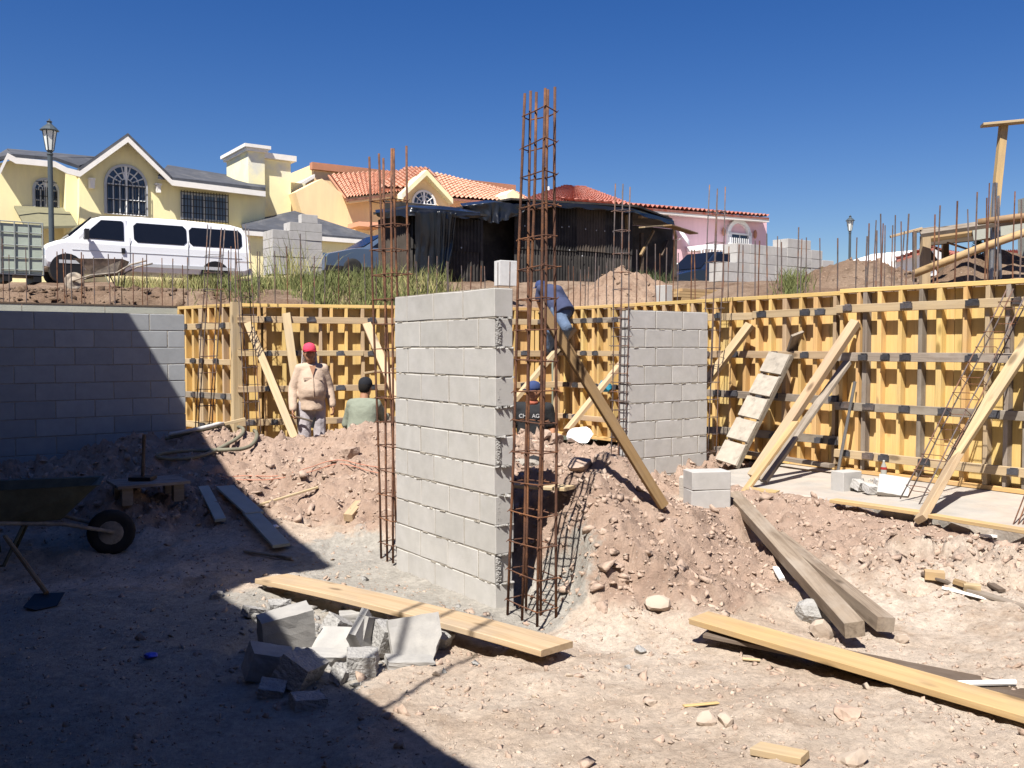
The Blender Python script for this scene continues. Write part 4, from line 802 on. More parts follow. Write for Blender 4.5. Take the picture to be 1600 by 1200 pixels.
# ------------------------------------------------------------------ planks and timbers on the ground
def lay(name, label, a, b, w, t, m, up=UP, bow=0.0, cat='plank', group=None): return brace(label, a, b, w, t, m, name, up, bow, group, cat)
lay('plank', 'long yellow plank lying behind the rubble pile in front of the central wall', Pz(424, 904, CAM_Z - 1.64), Pz(871, 1014, CAM_Z - 1.60), .27, .035, M['oldplank'], up=Vector((.03, .05, 1)), bow=.02, group='planks on the ground')
a = Pz(1092, 965, CAM_Z - 1.55); b = Pz(1602, 1112, CAM_Z - 1.60); lay('plank', 'long bright yellow plank lying across the right foreground', a, a + (b - a) * 1.35, .185, .035, M['plank'], up=Vector((-.05, .0, 1)), group='planks on the ground')
a = Pz(1110, 986, CAM_Z - 1.605); b = Pz(1600, 1084, CAM_Z - 1.635); lay('plank', 'dark grey plank lying under the bright yellow one', a, a + (b - a) * 1.25, .22, .022, M['darkwood'], group='planks on the ground')
mb = MB(); mb.tube([Pz(1452, 1069, CAM_Z - 1.595), Pz(1586, 1066, CAM_Z - 1.605)], .014, 8); single('white_pipe', mb, M['white'], 'thin white plastic pipe lying on the dark plank', 'pipe')
p0 = P(1146, 781, 7.9) + UP * .03; p1 = Pz(1336, 984, CAM_Z - 1.55)
lay('timber', 'left of two heavy grey timbers sloping down the dirt mound', p0, p1, .112, .088, M['timber'], up=Vector((-.12, .1, 1)), cat='timber', group='heavy grey timbers on the mound')
lay('timber', 'right brownish one of two heavy timbers, half sunk beside the other', P(1214, 838, 7.35), Pz(1384, 976, CAM_Z - 1.58), .105, .085, M['timber'], up=Vector((.1, .1, 1)), cat='timber', group='heavy grey timbers on the mound')
scr = [('dark_batten', 'thin dark batten lying behind the small wood blocks at right', (1440, 902), (1530, 934), .04, .02, 'darkwood'), ('grey_batten', 'grey board scrap running out at the right edge', (1510, 926), (1625, 962), .07, .02, 'greywood'), ('thin_lath', 'thin pale lath lying nearest among the right scraps', (1472, 924), (1640, 964), .025, .015, 'white'),
       ('wood_chip', 'brown wood scrap on the dark batten', (1490, 915), (1515, 926), .06, .03, 'brownwood'), ('dark_chip', 'short dark wood chip above the grey board scrap', (1548, 919), (1566, 929), .05, .02, 'darkwood'),
       ('white_stick', 'white stick lying by the right end of the concrete strip', (1525, 841), (1591, 845), .03, .02, 'white'), ('pale_batten', 'short white slat standing out of the mound left of the timbers', (1212, 892), (1222, 911), .04, .02, 'white'),
       ('long_lath', 'long thin pale lath lying on the dirt below the crest', (394, 796), (497, 769), .03, .02, 'pine'), ('short_stick', 'short pale stick on the ground in the middle foreground', (1160, 1033), (1187, 1037), .02, .012, 'pine'),
       ('yellow_splinter', 'yellow wood splinter lying in the foreground', (1068, 1109), (1122, 1103), .02, .008, 'plank'), ('pale_offcut', 'pale grooved board offcut at the bottom edge', (1181, 1180), (1258, 1196), .09, .03, 'pine'), ('shade_lath', 'thin lath lying in the shade below the dark boards', (382, 865), (455, 876), .03, .02, 'greywood')]
for (nm, lb, a, b, w, t, m_) in scr:
    p = Pg(*a); q = Pg(*b); h = Vector((0, 0, t * .6 + .006)); lay(nm, lb, p + h, q + h, w, t, M[m_], cat='scrap wood')
p = Pg(1458, 912); lay('wood_block', 'small bright yellow wood block at the left of the right scraps', p + Vector((-.05, .02, .035)), p + Vector((.06, -.03, .035)), .07, .06, M['plank'], cat='wood block')
p = Pg(1517, 928); lay('wood_block', 'pale wood block wedged between the right scraps', p + Vector((-.04, .02, .035)), p + Vector((.05, -.02, .035)), .06, .05, M['pine'], cat='wood block')
p = Pg(544, 820); lay('wood_block', 'short pale wood post lying on the dirt left of the central wall', p + Vector((0, 0, .06)), p + Vector((.06, .28, .14)), .09, .07, M['pine'], cat='wood block')
for (a, b, w, lb) in (((352, 772), (398, 812), .17, 'grey board half in shade at the shadow edge'), ((392, 812), (440, 862), .15, 'grey board in shade lowest beside the shadow edge'), ((318, 772), (345, 822), .10, 'bluish board lying deep in the shade')):
    p = Pg(*a); q = Pg(*b); lay('board', lb, p + Vector((0, 0, .05)), q + Vector((0, 0, .05)), w, .025, M['greyply'], cat='board', group='boards lying at the shadow edge')
# single stones worth seeing one by one
for i, (px, py, s, lb, m_) in enumerate([(1028, 950, .085, 'round pale boulder at the foot of the mound', 'pebble'), (1275, 965, .15, 'grey stone wedged under the left timber', 'block_rough'), (1290, 995, .10, 'flat pale stone before the left timber end', 'pebble'), (1133, 1133, .045, 'white round pebble in the foreground', 'pebble'), (1102, 1128, .055, 'pale block-shaped stone beside the white pebble', 'pebble'), (1018, 1102, .035, 'white stone left in the foreground', 'pebble'), (1325, 1118, .07, 'flat reddish stone near the yellow plank', 'dirt_clod'), (1412, 1005, .06, 'pale stone right of the timber ends', 'pebble'), (1000, 1022, .05, 'grey stone below the plank end', 'block_rough'), (546, 714, .14, 'big rock with a sharp shadow on the dirt crest', 'dirt_clod'), (340, 935, .055, 'grey stone at the tip of the shadow', 'block_rough'), (905, 738, .12, 'brown boulder behind the near rebar cage', 'dirt_clod'), (868, 690, .12, 'flat broken rock on the rubble heap behind the cage', 'dirt_clod'), (850, 684, .10, 'angular rock highest on the rubble heap', 'dirt_clod'), (980, 1045, .03, 'small dark stone in the middle foreground', 'block_rough'), (1330, 1190, .07, 'pale flat stone cut by the bottom edge', 'pebble')]):
    p = Pg(px, py); vs, fs = rock_mesh(300 + i, 1, .72); mb = MB(); ang = random.uniform(0, 6)
    mb.add([Vector((v[0] * math.cos(ang) - v[1] * math.sin(ang), v[0] * math.sin(ang) + v[1] * math.cos(ang), v[2])) * s + p + Vector((0, 0, s * .25)) for v in vs], [tuple(f_) for f_ in fs]); single('stone', mb, M[m_], lb, 'stone', 'single stones on the ground')

# hose, orange cord, trash
def draped(pts, h=.03, n=8):
    out = []
    for i in range(len(pts) - 1):
        for k in range(n):
            a = pts[max(i - 1, 0)]; b = pts[i]; c = pts[i + 1]; d = pts[min(i + 2, len(pts) - 1)]; t = k / n
            q = [0.5 * ((2 * b[j]) + (-a[j] + c[j]) * t + (2 * a[j] - 5 * b[j] + 4 * c[j] - d[j]) * t * t + (-a[j] + 3 * b[j] - 3 * c[j] + d[j]) * t ** 3) for j in range(2)]
            p = Pg(q[0], q[1], 5.0); out.append(p + Vector((0, 0, h)))
    w = 3
    return [sum((out[min(max(i + k, 0), len(out) - 1)] for k in range(-w, w + 1)), Vector()) / (2 * w + 1) + Vector((0, 0, .015)) for i in range(len(out))]
M['hose'] = mat('hose', (0.17, 0.16, 0.115), 0.7, .2, 8, .1, 40); M['pale_hose'] = mat('pale_conduit', (0.46, 0.45, 0.43), 0.6, .15, 6, .1, 40); M['orange'] = mat('orange_cord', (0.46, 0.21, 0.14), 0.8, .2, 10, 0)
mb = MB(); mb.tube(draped([(256, 694), (300, 684), (350, 672), (385, 672), (402, 684), (392, 706), (350, 712), (290, 712), (240, 722), (290, 726), (338, 712), (376, 690), (378, 674), (340, 668)], .035), .022, 7); single('hose', mb, M['hose'], 'thick olive hose coiled on the dirt at the shadow edge', 'hose', smooth=True)
mb = MB(); mb.tube(draped([(262, 692), (310, 684), (345, 674), (372, 671)], .07), .022, 7); single('conduit', mb, M['pale_hose'], 'pale grey tube lying over the coiled hose', 'tube', smooth=True)
lay('pole', 'pale pole lying at the foot of the short formwork return', P(300, 678, 11.3) + Vector((0, 0, .03)), P(383, 655, 11.6), .045, .04, M['pine'], cat='pole')
for dy, lb in ((0, 'upper strand of orange cord trailing over the dirt left of the wall'), (7, 'lower strand of orange cord trailing over the dirt left of the wall')):
    mb = MB(); mb.tube(draped([(340, 752 + dy * .4), (390, 748 + dy), (430, 752 + dy * .3), (480, 738 + dy), (525, 722 + dy), (560, 730 + dy), (603, 737 + dy * 1.5)], .012, 6), .005, 5); single('cord', mb, M['orange'], lb, 'cord', 'orange cord on the dirt', smooth=True)
def crumple(name, label, cat, p, r, m, seed, flat=.6):
    rr = random.Random(seed); bm = bmesh.new(); bmesh.ops.create_icosphere(bm, subdivisions=3, radius=1)
    ax = [(Vector((rr.gauss(0, 1), rr.gauss(0, 1), rr.gauss(0, 1))).normalized(), rr.uniform(.5, .85)) for _ in range(12)]
    for v in bm.verts:
        for a, h in ax:
            e = v.co.dot(a) - h
            if e > 0: v.co -= a * e * 1.1
        v.co *= 1 + rr.uniform(-.04, .04); v.co.z = max(v.co.z, -.5) * flat; v.co *= r
    me = bpy.data.meshes.new(name); bm.to_mesh(me); bm.free(); me.materials.append(m); o_ = link(name, me); o_.location = p + Vector((0, 0, r * flat * .45)); return tag(o_, label, cat, None, 'thing')
M['bag'] = mat('white_plastic', (0.80, 0.80, 0.80), .5, .06, 5, .3, 20); M['bluecloth'] = mat('blue_cloth', (0.03, 0.27, 0.42), .8, .25, 8, .3, 30)
bg_ = crumple('plastic_bag', 'white plastic bag on the rubble in front of the formwork', 'bag', Vector((P(908, 682, 10.9).x, 10.9, P(908, 690, 10.9).z)), .17, M['bag'], 3, .8)
crumple('litter', 'scrap of white litter at the shadow edge', 'litter', Pg(431, 825), .045, M['bag'], 5, .5)
q = onA(946, 606, .24); crumple('blue_rag', 'blue rag hanging by the dark cage of the farther wall', 'rag', q - Vector((0, 0, .05)), .10, M['bluecloth'], 8, 1.3)
crumple('litter', 'crushed blue wrapper on the shaded floor', 'litter', Pg(238, 1028), .05, mat('blue_wrapper', (.03, .06, .5), .4, .1, 5, 0), 15, .35)
lay('plank', 'short plank bridging the dark gap behind the near rebar cage', Vector((-0.02, 6.98, CAM_Z - 1.04)), Vector((0.42, 6.66, CAM_Z - 1.02)), .16, .025, M['pine'], cat='plank')
# bottle with a red top behind the brace
q = onA(1381, 722, .24); bt = thing('bottle', 'small clear bottle with a red band standing at the formwork foot', 'bottle', (q.x, q.y, CAM_Z + ZS)); mb = MB(); mb.lathe([(.028, 0), (.03, .02), (.03, .12), (.011, .17), (.011, .19)], (0, 0, 0), 10); part('body', mb, mat('clear_plastic', (.30, .30, .27), .15, .05, 4, 0, spec=.5), bt, local=True, smooth=True)
mb = MB(); mb.lathe([(.0315, .095), (.0315, .12)], (0, 0, 0), 10); part('band', mb, mat('red_label', (.30, .03, .025), .5, .1, 4, 0), bt, local=True)

# ------------------------------------------------------------------ tools in the shade
M['barrow'] = mat('barrow_steel', (0.20, 0.175, 0.15), .8, .3, 8, .3, 40, second=(.33, .28, .22), amount=.5, sscale=4); M['olive'] = mat('olive_metal', (.10, .10, .07), .7, .3, 8, .2, 40)
def wheelbarrow(label, loc, rz, traym, load=False):
    t = thing('wheelbarrow', label, 'wheelbarrow', loc, rz, 'wheelbarrows'); mb = MB()
    def ringf(z, x0, x1, w0, w1, ins=0): return [Vector((x0 + ins, -w0 / 2 + ins, z)), Vector((x1 - ins, -w1 / 2 + ins, z)), Vector((x1 - ins, w1 / 2 - ins, z)), Vector((x0 + ins, w0 / 2 - ins, z))]
    rs = [ringf(.34, -.14, .34, .30, .44), ringf(.62, -.42, .46, .56, .66), ringf(.625, -.44, .48, .58, .68), ringf(.62, -.42, .46, .53, .63, .015), ringf(.36, -.12, .32, .28, .42, .015)]
    vs = [v for r_ in rs for v in r_]; fs = [(0, 3, 2, 1)] + [(i * 4 + k, i * 4 + (k + 1) % 4, (i + 1) * 4 + (k + 1) % 4, (i + 1) * 4 + k) for i in range(4) for k in range(4)] + [(16, 17, 18, 19)]
    mb.add(vs, fs); part('tray', mb, traym, t, local=True)
    for s_ in (-1, 1):
        mb = MB(); mb.tube([(-.52, s_ * .07, .20), (-.15, s_ * .17, .31), (.35, s_ * .24, .36), (.62, s_ * .28, .52), (.92, s_ * .30, .60)], .017, 7); part('handle', mb, M['barrow'], t, local=True, smooth=True)
        mb = MB(); mb.tube([(.12, s_ * .2, .33), (.26, s_ * .24, .02), (.36, s_ * .24, .02), (.40, s_ * .24, .37)], .013, 6); part('leg', mb, M['olive'], t, local=True, smooth=True)
    mb = MB(); Rm = Matrix.Rotation(math.pi / 2, 3, 'X'); c = (-.50, 0, .19)
    prof = [(.12, -.04), (.155, -.05), (.185, -.03), (.19, 0), (.185, .03), (.155, .05), (.12, .04)]; mb.lathe(prof, c, 20, 0, Rm); wh = part('wheel', mb, M['rubber'] if not load else M['barrow'], t, local=True, smooth=True)
    mb = MB(); mb.lathe([(.02, -.06), (.118, -.035), (.118, .035), (.02, .06)], c, 16, 0, Rm); part('hub', mb, M['barrow'], wh, local=True)
    if load:
        mb = MB(); mb.ell((.0, 0, .58), (.34, .24, .08), 12, 6); part('mortar_load', mb, M['mortar'], t, local=True, smooth=True)
    return t
p = P(70, 872, 7.45); wheelbarrow('wheelbarrow standing in deep shade before the block wall', (p.x, p.y, gz(p.x, p.y)), math.radians(200), M['olive'])
p = P(158, 441, 16.2); wb_ = wheelbarrow('mortar-caked wheelbarrow on the bank in front of the white van', (p.x, p.y, tz(p.x, p.y)), math.radians(10), M['barrow'], True); wb_.scale = (.88, .88, .88)
p = Pg(232, 780); t = thing('mortar_board', 'square mortar board on props in the shade', 'board', p, .6); mb = MB(); mb.box((0, 0, .16), (.62, .5, .025)); part('board', mb, M['greywood'], t, local=True)
for (x, y) in ((-.22, -.16), (.22, -.16), (-.22, .16), (.22, .16)): mb = MB(); mb.box((x, y, .07), (.09, .09, .16)); part('prop', mb, M['greywood'], t, local=True)
pt = p + Vector((-.05, 0, .175)); t = thing('tamper', 'hand tamper standing upright on the shaded mortar board', 'tamper', pt); mb = MB(); mb.box((0, 0, .02), (.2, .16, .03)); part('plate', mb, M['black'], t, local=True); mb = MB(); mb.tube([(0, 0, .03), (.02, 0, .42)], .016, 7); part('handle', mb, M['darkwood'], t, local=True)
a = Pg(72, 945); b = P(8, 838, 6.5); t = thing('shovel', 'shovel lying blade down in the dark left corner', 'shovel', a); mb = MB(); mb.tube([a + Vector((-.02, .05, .06)), b], .016, 7); part('handle', mb, M['brownwood'], t)
mb = MB(); mb.prism([a + Vector(v) for v in ((-.1, .05, .05), (.08, .09, .05), (.12, -.1, .015), (.03, -.19, .01), (-.08, -.13, .015))], (0, 0, .006)); part('blade', mb, M['black'], t)
p = Pg(8, 830, 5.0); 
# ------------------------------------------------------------------ people
def cloth(name, c, rnd=.12, rough=.9, sc=7): return mat(name, c, rough, rnd, sc, .4, 45, bdist=.01)
M['skin'] = mat('skin', (0.30, 0.150, 0.085), .6, .08, 6, .1, 60, spec=.35); M['eye'] = mat('eye', (.02, .015, .012), .3, .05, 5, 0)
M['beige'] = cloth('beige_shirt', (.46, .35, .265)); M['greytrousers'] = cloth('grey_trousers', (.37, .34, .35), .2); M['pinkcap'] = cloth('pink_cap', (.62, .06, .11)); M['greenshirt'] = cloth('green_shirt', (.205, .225, .175))
M['blackcap'] = cloth('black_cap', (.013, .014, .018)); M['navycap'] = cloth('navy_cap', (.035, .055, .14)); M['blackshirt'] = cloth('black_shirt', (.02, .021, .023)); M['blueshirt'] = cloth('blue_shirt', (.045, .055, .105)); M['jeans'] = cloth('jeans', (.10, .14, .21), .3)
M['shoe'] = cloth('shoe', (.03, .025, .022)); M['hair'] = cloth('hair', (.012, .01, .009)); M['whitecloth'] = cloth('white_cloth', (.72, .70, .68)); M['printgrey'] = cloth('print_grey', (.42, .42, .42)); M['seam'] = cloth('seam', (.36, .27, .20)); M['red'] = cloth('red_neck', (.42, .13, .08))
_tex = bpy.data.textures.new('folds', 'CLOUDS'); _tex.noise_scale = .12; _tex.noise_depth = 2
def soft(name, mb, m, parent, vox=.012, it=4, fold=0.0):
    o = part(name, mb, m, parent, smooth=True)
    r = o.modifiers.new('remesh', 'REMESH'); r.mode = 'VOXEL'; r.voxel_size = vox; r.use_smooth_shade = True
    s = o.modifiers.new('smooth', 'SMOOTH'); s.factor = .5; s.iterations = it
    if fold: d = o.modifiers.new('fold', 'DISPLACE'); d.texture = _tex; d.texture_coords = 'GLOBAL'; d.strength = fold; d.mid_level = .5
    return o
def limb(mb, pts, rs, n=10):
    mb.tube(pts, rs, n)
    for p, r in zip(pts, rs): mb.ell(p, (r, r, r), n, 6)
def hand(mb, wr, d, nrm, curl=.5):
    """palm with four unequal bent fingers and a thumb; d points along the hand, nrm out of the back of it"""
    d = d.normalized(); nrm = (nrm - d * nrm.dot(d)).normalized(); s = d.cross(nrm)
    R = Matrix((s, d, nrm)).transposed(); mb.ell(wr + d * .045, (.042, .055, .016), 10, 6, R)
    for k, L in enumerate((.068, .078, .073, .058)):
        a = wr + d * .088 + s * (-.03 + .02 * k); b = a + (d * math.cos(curl * .7) - nrm * math.sin(curl * .7)) * L * .5; c = b + (d * math.cos(curl * 2) - nrm * math.sin(curl * 2)) * L * .5
        mb.tube([wr + d * .05 + s * (-.025 + .017 * k), a, b, c], [.0105, .0105, .0095, .008], 6)
    a = wr + d * .03 - s * .036; b = a + d * .035 - s * .022 - nrm * .012; mb.tube([wr + d * .015 - s * .02, a, b, b + d * .028 - nrm * .018], [.014, .013, .011, .009], 6)
def person(label, J, fwd, top_m, leg_m, head, cap=None, hair=None, short=False, bare_legs=False, belly=.0, build=1.0, curl=.5, up=None):
    """J: world joints; fwd: the way the chest faces"""
    root = thing('person', label, 'person', Vector((J['pel'].x, J['pel'].y, min(J['anl'].z, J['anr'].z) - .08)), 0, None)
    fwd = fwd.normalized(); ta = (J['neck'] - J['pel']); L = ta.length; ta.normalize(); f = (fwd - ta * fwd.dot(ta)).normalized(); sd = ta.cross(f).normalized(); R = Matrix((sd, f, ta)).transposed(); b = build
    def torso(mb, g):
        vs = []; n = 20; rings = [(-.12, .150, .100, 0), (.02, .168, .120, .15), (.16, .170, .120, .75), (.32, .168, .118, 1.0), (.48, .166, .116, .80), (.64, .172, .120, .40), (.80, .160, .116, .12), (.92, .118, .088, 0), (1.0, .07, .07, 0)]
        for (t, rx, ry, bl) in rings:
            for k in range(n):
                a = 2 * math.pi * k / n; yy = (ry * b + g) * math.sin(a) + (belly * 1.15 * bl * max(0.0, math.sin(a)) ** .8); vs.append(J['pel'] + ta * L * t + sd * ((rx * b + g + belly * .22 * bl) * math.cos(a)) + f * yy)
        N_ = len(rings); mb.add(vs, [(i * n + k, i * n + (k + 1) % n, (i + 1) * n + (k + 1) % n, (i + 1) * n + k) for i in range(N_ - 1) for k in range(n)] + [tuple(range(n))[::-1], tuple((N_ - 1) * n + k for k in range(n))])
        for s_ in ('l', 'r'): mb.tube([J['pel'] + ta * L * .86, J['sh' + s_]], [.085 + g, .062 * b + g], 10); mb.ell(J['sh' + s_], (.062 * b + g,) * 3, 10, 6)
    B = MB(); torso(B, 0); hd, hf = head; hu = up or Vector((0, 0, 1)); hf = (hf - hu * hf.dot(hu)).normalized(); hs = hu.cross(hf) * -1; HR3 = Matrix((hs, hf, hu)).transposed()
    limb(B, [J['neck'] - ta * .06, J['neck'] + (hd - J['neck']) * .45, hd - hu * .05], [.065, .056, .055]); B.ell(hd, (.074, .094, .108), 16, 12, HR3); B.ell(hd - hu * .055 + hf * .028, (.056, .064, .068), 12, 8, HR3)
    B.ell(hd - hu * .012 + hf * .098, (.014, .020, .026), 8, 6, HR3); B.ell(hd - hu * .058 + hf * .083, (.026, .014, .012), 8, 6, HR3); B.ell(hd + hu * .03 + hf * .082, (.05, .016, .010), 8, 6, HR3)
    for s_ in (-1, 1): B.ell(hd + hs * (.076 * s_) - hu * .008 - hf * .008, (.010, .022, .034), 8, 6, HR3)
    for s_ in ('l', 'r'):
        limb(B, [J['sh' + s_], J['el' + s_], J['wr' + s_]], [.052 * b, .042, .030]); limb(B, [J['pel'] + sd * (.085 if s_ == 'l' else -.085), J['kn' + s_], J['an' + s_]], [.085 * b, .058, .042])
        d = (J['wr' + s_] - J['el' + s_]).normalized(); hand(B, J['wr' + s_], d, J.get('hn' + s_, (f * -1 + sd * .3)), curl)
        B.tube([J['an' + s_] - UP * .03, J['an' + s_] - UP * .055 + J.get('toe', f) * .15], [.045, .035], 8)
    body = soft('body', B, M['skin'], root, .009, 2)
    for s_ in (-1, 1): E = MB(); E.ell(hd + hs * (.031 * s_) + hu * .010 + hf * .084, (.011, .008, .008), 8, 6, HR3); part('eye', E, M['eye'], body, smooth=True)
    T = MB(); g = .016; torso(T, g)
    for s_ in ('l', 'r'):
        if short: e = J['sh' + s_].lerp(J['el' + s_], .72); limb(T, [J['sh' + s_], e], [.058 * b + g, .056 + g])
        else: w = J['el' + s_].lerp(J['wr' + s_], .92); limb(T, [J['sh' + s_], J['el' + s_], w], [.056 * b + g, .050 + g, .038 + g])
    hem = J['pel'] - ta * .10; T.tube([J['pel'] + ta * .1, hem], [.165 * b + g * 1.2, .165 * b + g * 1.6], 14); shirt = soft('shirt', T, top_m, root, .011, 12, .015)
    Tr = MB(); g = .018; Tr.ell(J['pel'] - ta * .02, (.160 * b + g, .118 * b + g, .13 + g), 14, 8, R)
    for s_ in ('l', 'r'): limb(Tr, [J['pel'] + sd * (.085 if s_ == 'l' else -.085), J['kn' + s_], J['an' + s_].lerp(J['kn' + s_], .05)], [.090 * b + g, .066 + g, .056 + g])
    soft('trousers', Tr, leg_m, root, .011, 4, .022)
    for s_ in ('l', 'r'):
        Sh = MB(); t_ = J.get('toe', f); Sh.tube([J['an' + s_] - UP * .045 - t_ * .05, J['an' + s_] - UP * .055 + t_ * .07, J['an' + s_] - UP * .062 + t_ * .17], [.052, .052, .042], 10); Sh.tube([J['an' + s_] + UP * .02, J['an' + s_] - UP * .05], [.055, .056], 10); soft('shoe', Sh, M['shoe'], root, .011, 3)
    if hair: H = MB(); H.ell(hd + hu * .018 - hf * .014, (.082, .096, .105), 14, 10, HR3); H.v = [v - hf * max(0, (v - hd).dot(hf) - .045) for v in H.v]; part('hair', H, hair, root, smooth=True)
    if cap:
        c = MB(); prof = [(.101, .0), (.103, .03), (.096, .07), (.070, .103), (.03, .119), (.002, .122)]; vs = []; n = 18
        for (r, z) in prof:
            for k in range(n): a = 2 * math.pi * k / n; vs.append(hd + hu * (.022 + z * .95) + hs * (r * .84 * math.cos(a)) + hf * (r * 1.02 * math.sin(a)))
        c.add(vs, [(i * n + k, i * n + (k + 1) % n, (i + 1) * n + (k + 1) % n, (i + 1) * n + k) for i in range(5) for k in range(n)] + [tuple(range(n))]); cp = part('cap', c, cap, root, smooth=True)
        if J.get('brim', 1):
            v = MB(); bf = hf * J.get('brimdir', 1); pts = []; nn = 9
            for i in range(nn): a = math.pi * i / (nn - 1); pts.append((hs * (.082 * math.cos(a)), bf * (.075 + .085 * math.sin(a) ** .7), -.018 * math.cos(a) ** 2))
            v.prism([hd + hu * (.036 + z) + s_ + q for (s_, q, z) in pts], hu * .006); part('brim', v, cap, cp, smooth=False)
    return root, shirt, R, f, sd, ta
def pose(base, H, fwd, **kw):
    """a standing figure: local offsets (right of figure, forward, up) for joints, H tall"""
    f = fwd.normalized(); r = f.cross(UP).normalized(); k = H / 1.72; o = Vector(base); q = lambda x, y, z: o + (r * x + f * y + UP * z) * k
    J = dict(pel=q(0, 0, .93), neck=q(0, .0, 1.44), shr=q(.19, 0, 1.38), shl=q(-.19, 0, 1.38), elr=q(.25, -.02, 1.10), ell=q(-.25, -.02, 1.10), wrr=q(.27, .06, .86), wrl=q(-.27, .06, .86), knr=q(.10, .02, .49), knl=q(-.10, .02, .49), anr=q(.12, 0, .085), anl=q(-.12, 0, .085))
    for a, b in kw.items(): J[a] = q(*b)
    return J, q, r, f
CAMP = Vector((0, 0, CAM_Z))
# worker facing the viewer in pink cap
tp = P(481, 531, 12.1); base = Vector((P(487, 600, 12.1).x, 12.1, tp.z - 1.74)); fw = (CAMP - base); fw.z = 0; fw = fw.normalized() + Vector((.12, 0, 0))
J, q, r, f = pose(base, 1.70, fw, shr=(.158, 0, 1.38), shl=(-.158, 0, 1.38), elr=(.245, -.02, 1.11), wrr=(.255, .10, .84), ell=(-.235, -.05, 1.12), wrl=(-.27, .02, .88))
J['hnr'] = Vector((-1, 0, 0)); J['hnl'] = Vector((1, 0, 0))
p1, sh1, R1, f1, s1, t1 = person('worker in pink cap, beige open shirt and grey trousers facing the viewer', J, fw, M['beige'], M['greytrousers'], (q(0.03, .035, 1.585), fw + Vector((.1, 0, -.1))), M['pinkcap'], M['hair'], belly=.085, build=.88, curl=.9)
nk = MB(); c = q(.0, .0, 1.50); hd_ = q(.03, .035, 1.585); bk = -f
for k in (-1, 1): nk.prism([hd_ + r * (.085 * k) + bk * .02 + UP * .03, hd_ + r * (.10 * k) - UP * .14, hd_ + bk * .11 - UP * .15, hd_ + bk * .10 + UP * .03], r * (.006 * k))
part('neck_cloth', nk, M['whitecloth'], p1)
v = MB(); v.prism([q(-.042, .112, 1.42), q(.042, .112, 1.42), q(.0, .158, 1.29)], f * .012); part('collar_opening', v, M['skin'], p1)
mb = MB(); Lt = (J['neck'] - J['pel']).length; yf = [(.88, .112), (.80, .116 + .085 * .13), (.64, .106 + .085 * .46), (.48, .102 + .085 * .92), (.32, .104 + .085 * 1.15), (.16, .106 + .085 * .86), (.05, .106 + .085 * .3)]
mb.tube([J['pel'] + t1 * Lt * t_ + f1 * (y_ + .019) for (t_, y_) in yf[1:]], .007, 5); part('placket', mb, M['seam'], p1)
for s_ in (-1, 1): mb = MB(); c_ = J['pel'] + t1 * Lt * .66 + f1 * .148 + s1 * (.070 * s_); mb.prism([c_ + s1 * .05, c_ - s1 * .05, c_ - s1 * .05 - t1 * .03, c_ - t1 * .042, c_ + s1 * .05 - t1 * .03], f1 * .012); part('pocket_flap', mb, M['beige'], p1)
hm = thing('hammer', 'hammer held by the worker in the pink cap', 'hammer', J['wrr'] + f * .05 - UP * .07); a = J['wrr'] + f * .02 - UP * .075; e = a + (r * -.25 + f * .10 - UP * .07); mb = MB(); mb.tube([a - (e - a) * .3, e], .013, 7); part('handle', mb, M['darkwood'], hm)
mb = MB(); d_ = (e - a).normalized().cross(f).normalized(); mb.tube([e - d_ * .06, e + d_ * .05], .018, 7); mb.tube([e + d_ * .05, e + d_ * .085], .022, 7); part('head', mb, M['black'], hm)
# worker with his back turned
tp = P(564, 584, 11.45); base = Vector((tp.x, 11.45, tp.z - 1.68)); fw = Vector((.22, 1, 0))
J, q, r, f = pose(base, 1.66, fw, neck=(0, .10, 1.40), shr=(.165, .10, 1.34), shl=(-.165, .10, 1.34), elr=(.21, .28, 1.14), wrr=(.16, .48, 1.16), ell=(-.26, .14, 1.08), wrl=(-.18, .38, 1.03))
person('worker with black cap and green shirt seen from behind', J, fw, M['greenshirt'], M['greytrousers'], (q(.0, .15, 1.555), fw), M['blackcap'], M['hair'], short=False, build=1.0, belly=.03)
# worker in black lettered shirt
tp = P(837, 589, 11.55); base = Vector((P(832, 600, 11.55).x, 11.55, tp.z - 1.72)); fw = Vector((-.10, -1, 0))
J, q, r, f = pose(base, 1.68, fw, shr=(.20, .02, 1.36), shl=(-.20, .02, 1.36), elr=(.27, .06, 1.10), wrr=(.16, .26, .98), ell=(-.26, -.02, 1.10), wrl=(-.24, .20, .96), neck=(0, .03, 1.42))
p3, sh3, R3, f3, s3, t3 = person('worker in navy cap and black lettered shirt behind the near rebar cage', J, fw, M['blackshirt'], M['jeans'], (q(-.02, .07, 1.575), Vector((-.75, -.8, -.35))), M['navycap'], M['hair'], short=True, build=1.08)
cu = bpy.data.curves.new('lettering', 'FONT'); cu.body = 'CHICAGO'; cu.size = .068; cu.align_x = 'CENTER'; cu.extrude = .002; cu.offset = .0005; cu.materials.append(M['printgrey']); _t = bpy.data.objects.new('lettering_source', cu); tx_ = bpy.data.objects.new('lettering', bpy.data.meshes.new_from_object(_t)); bpy.data.objects.remove(_t); COL.objects.link(tx_); tx_.parent = sh3
org = q(0.0, .165, 1.25); xa = (f.cross(UP) * -1).normalized(); W = Matrix(((xa.x, 0, f.x, org.x), (xa.y, 0, f.y, org.y), (xa.z, 1, f.z, org.z), (0, 0, 0, 1))); ML = world_matrix(sh3).inverted() @ W; Lc, Rq, Sc = ML.decompose(); tx_.location = Lc; tx_.rotation_euler = Rq.to_euler()
nb3 = MB(); nb3.ell(q(0, .05, 1.44), (.085, .085, .05), 10, 6); part('neckerchief', nb3, M['red'], p3, smooth=True)
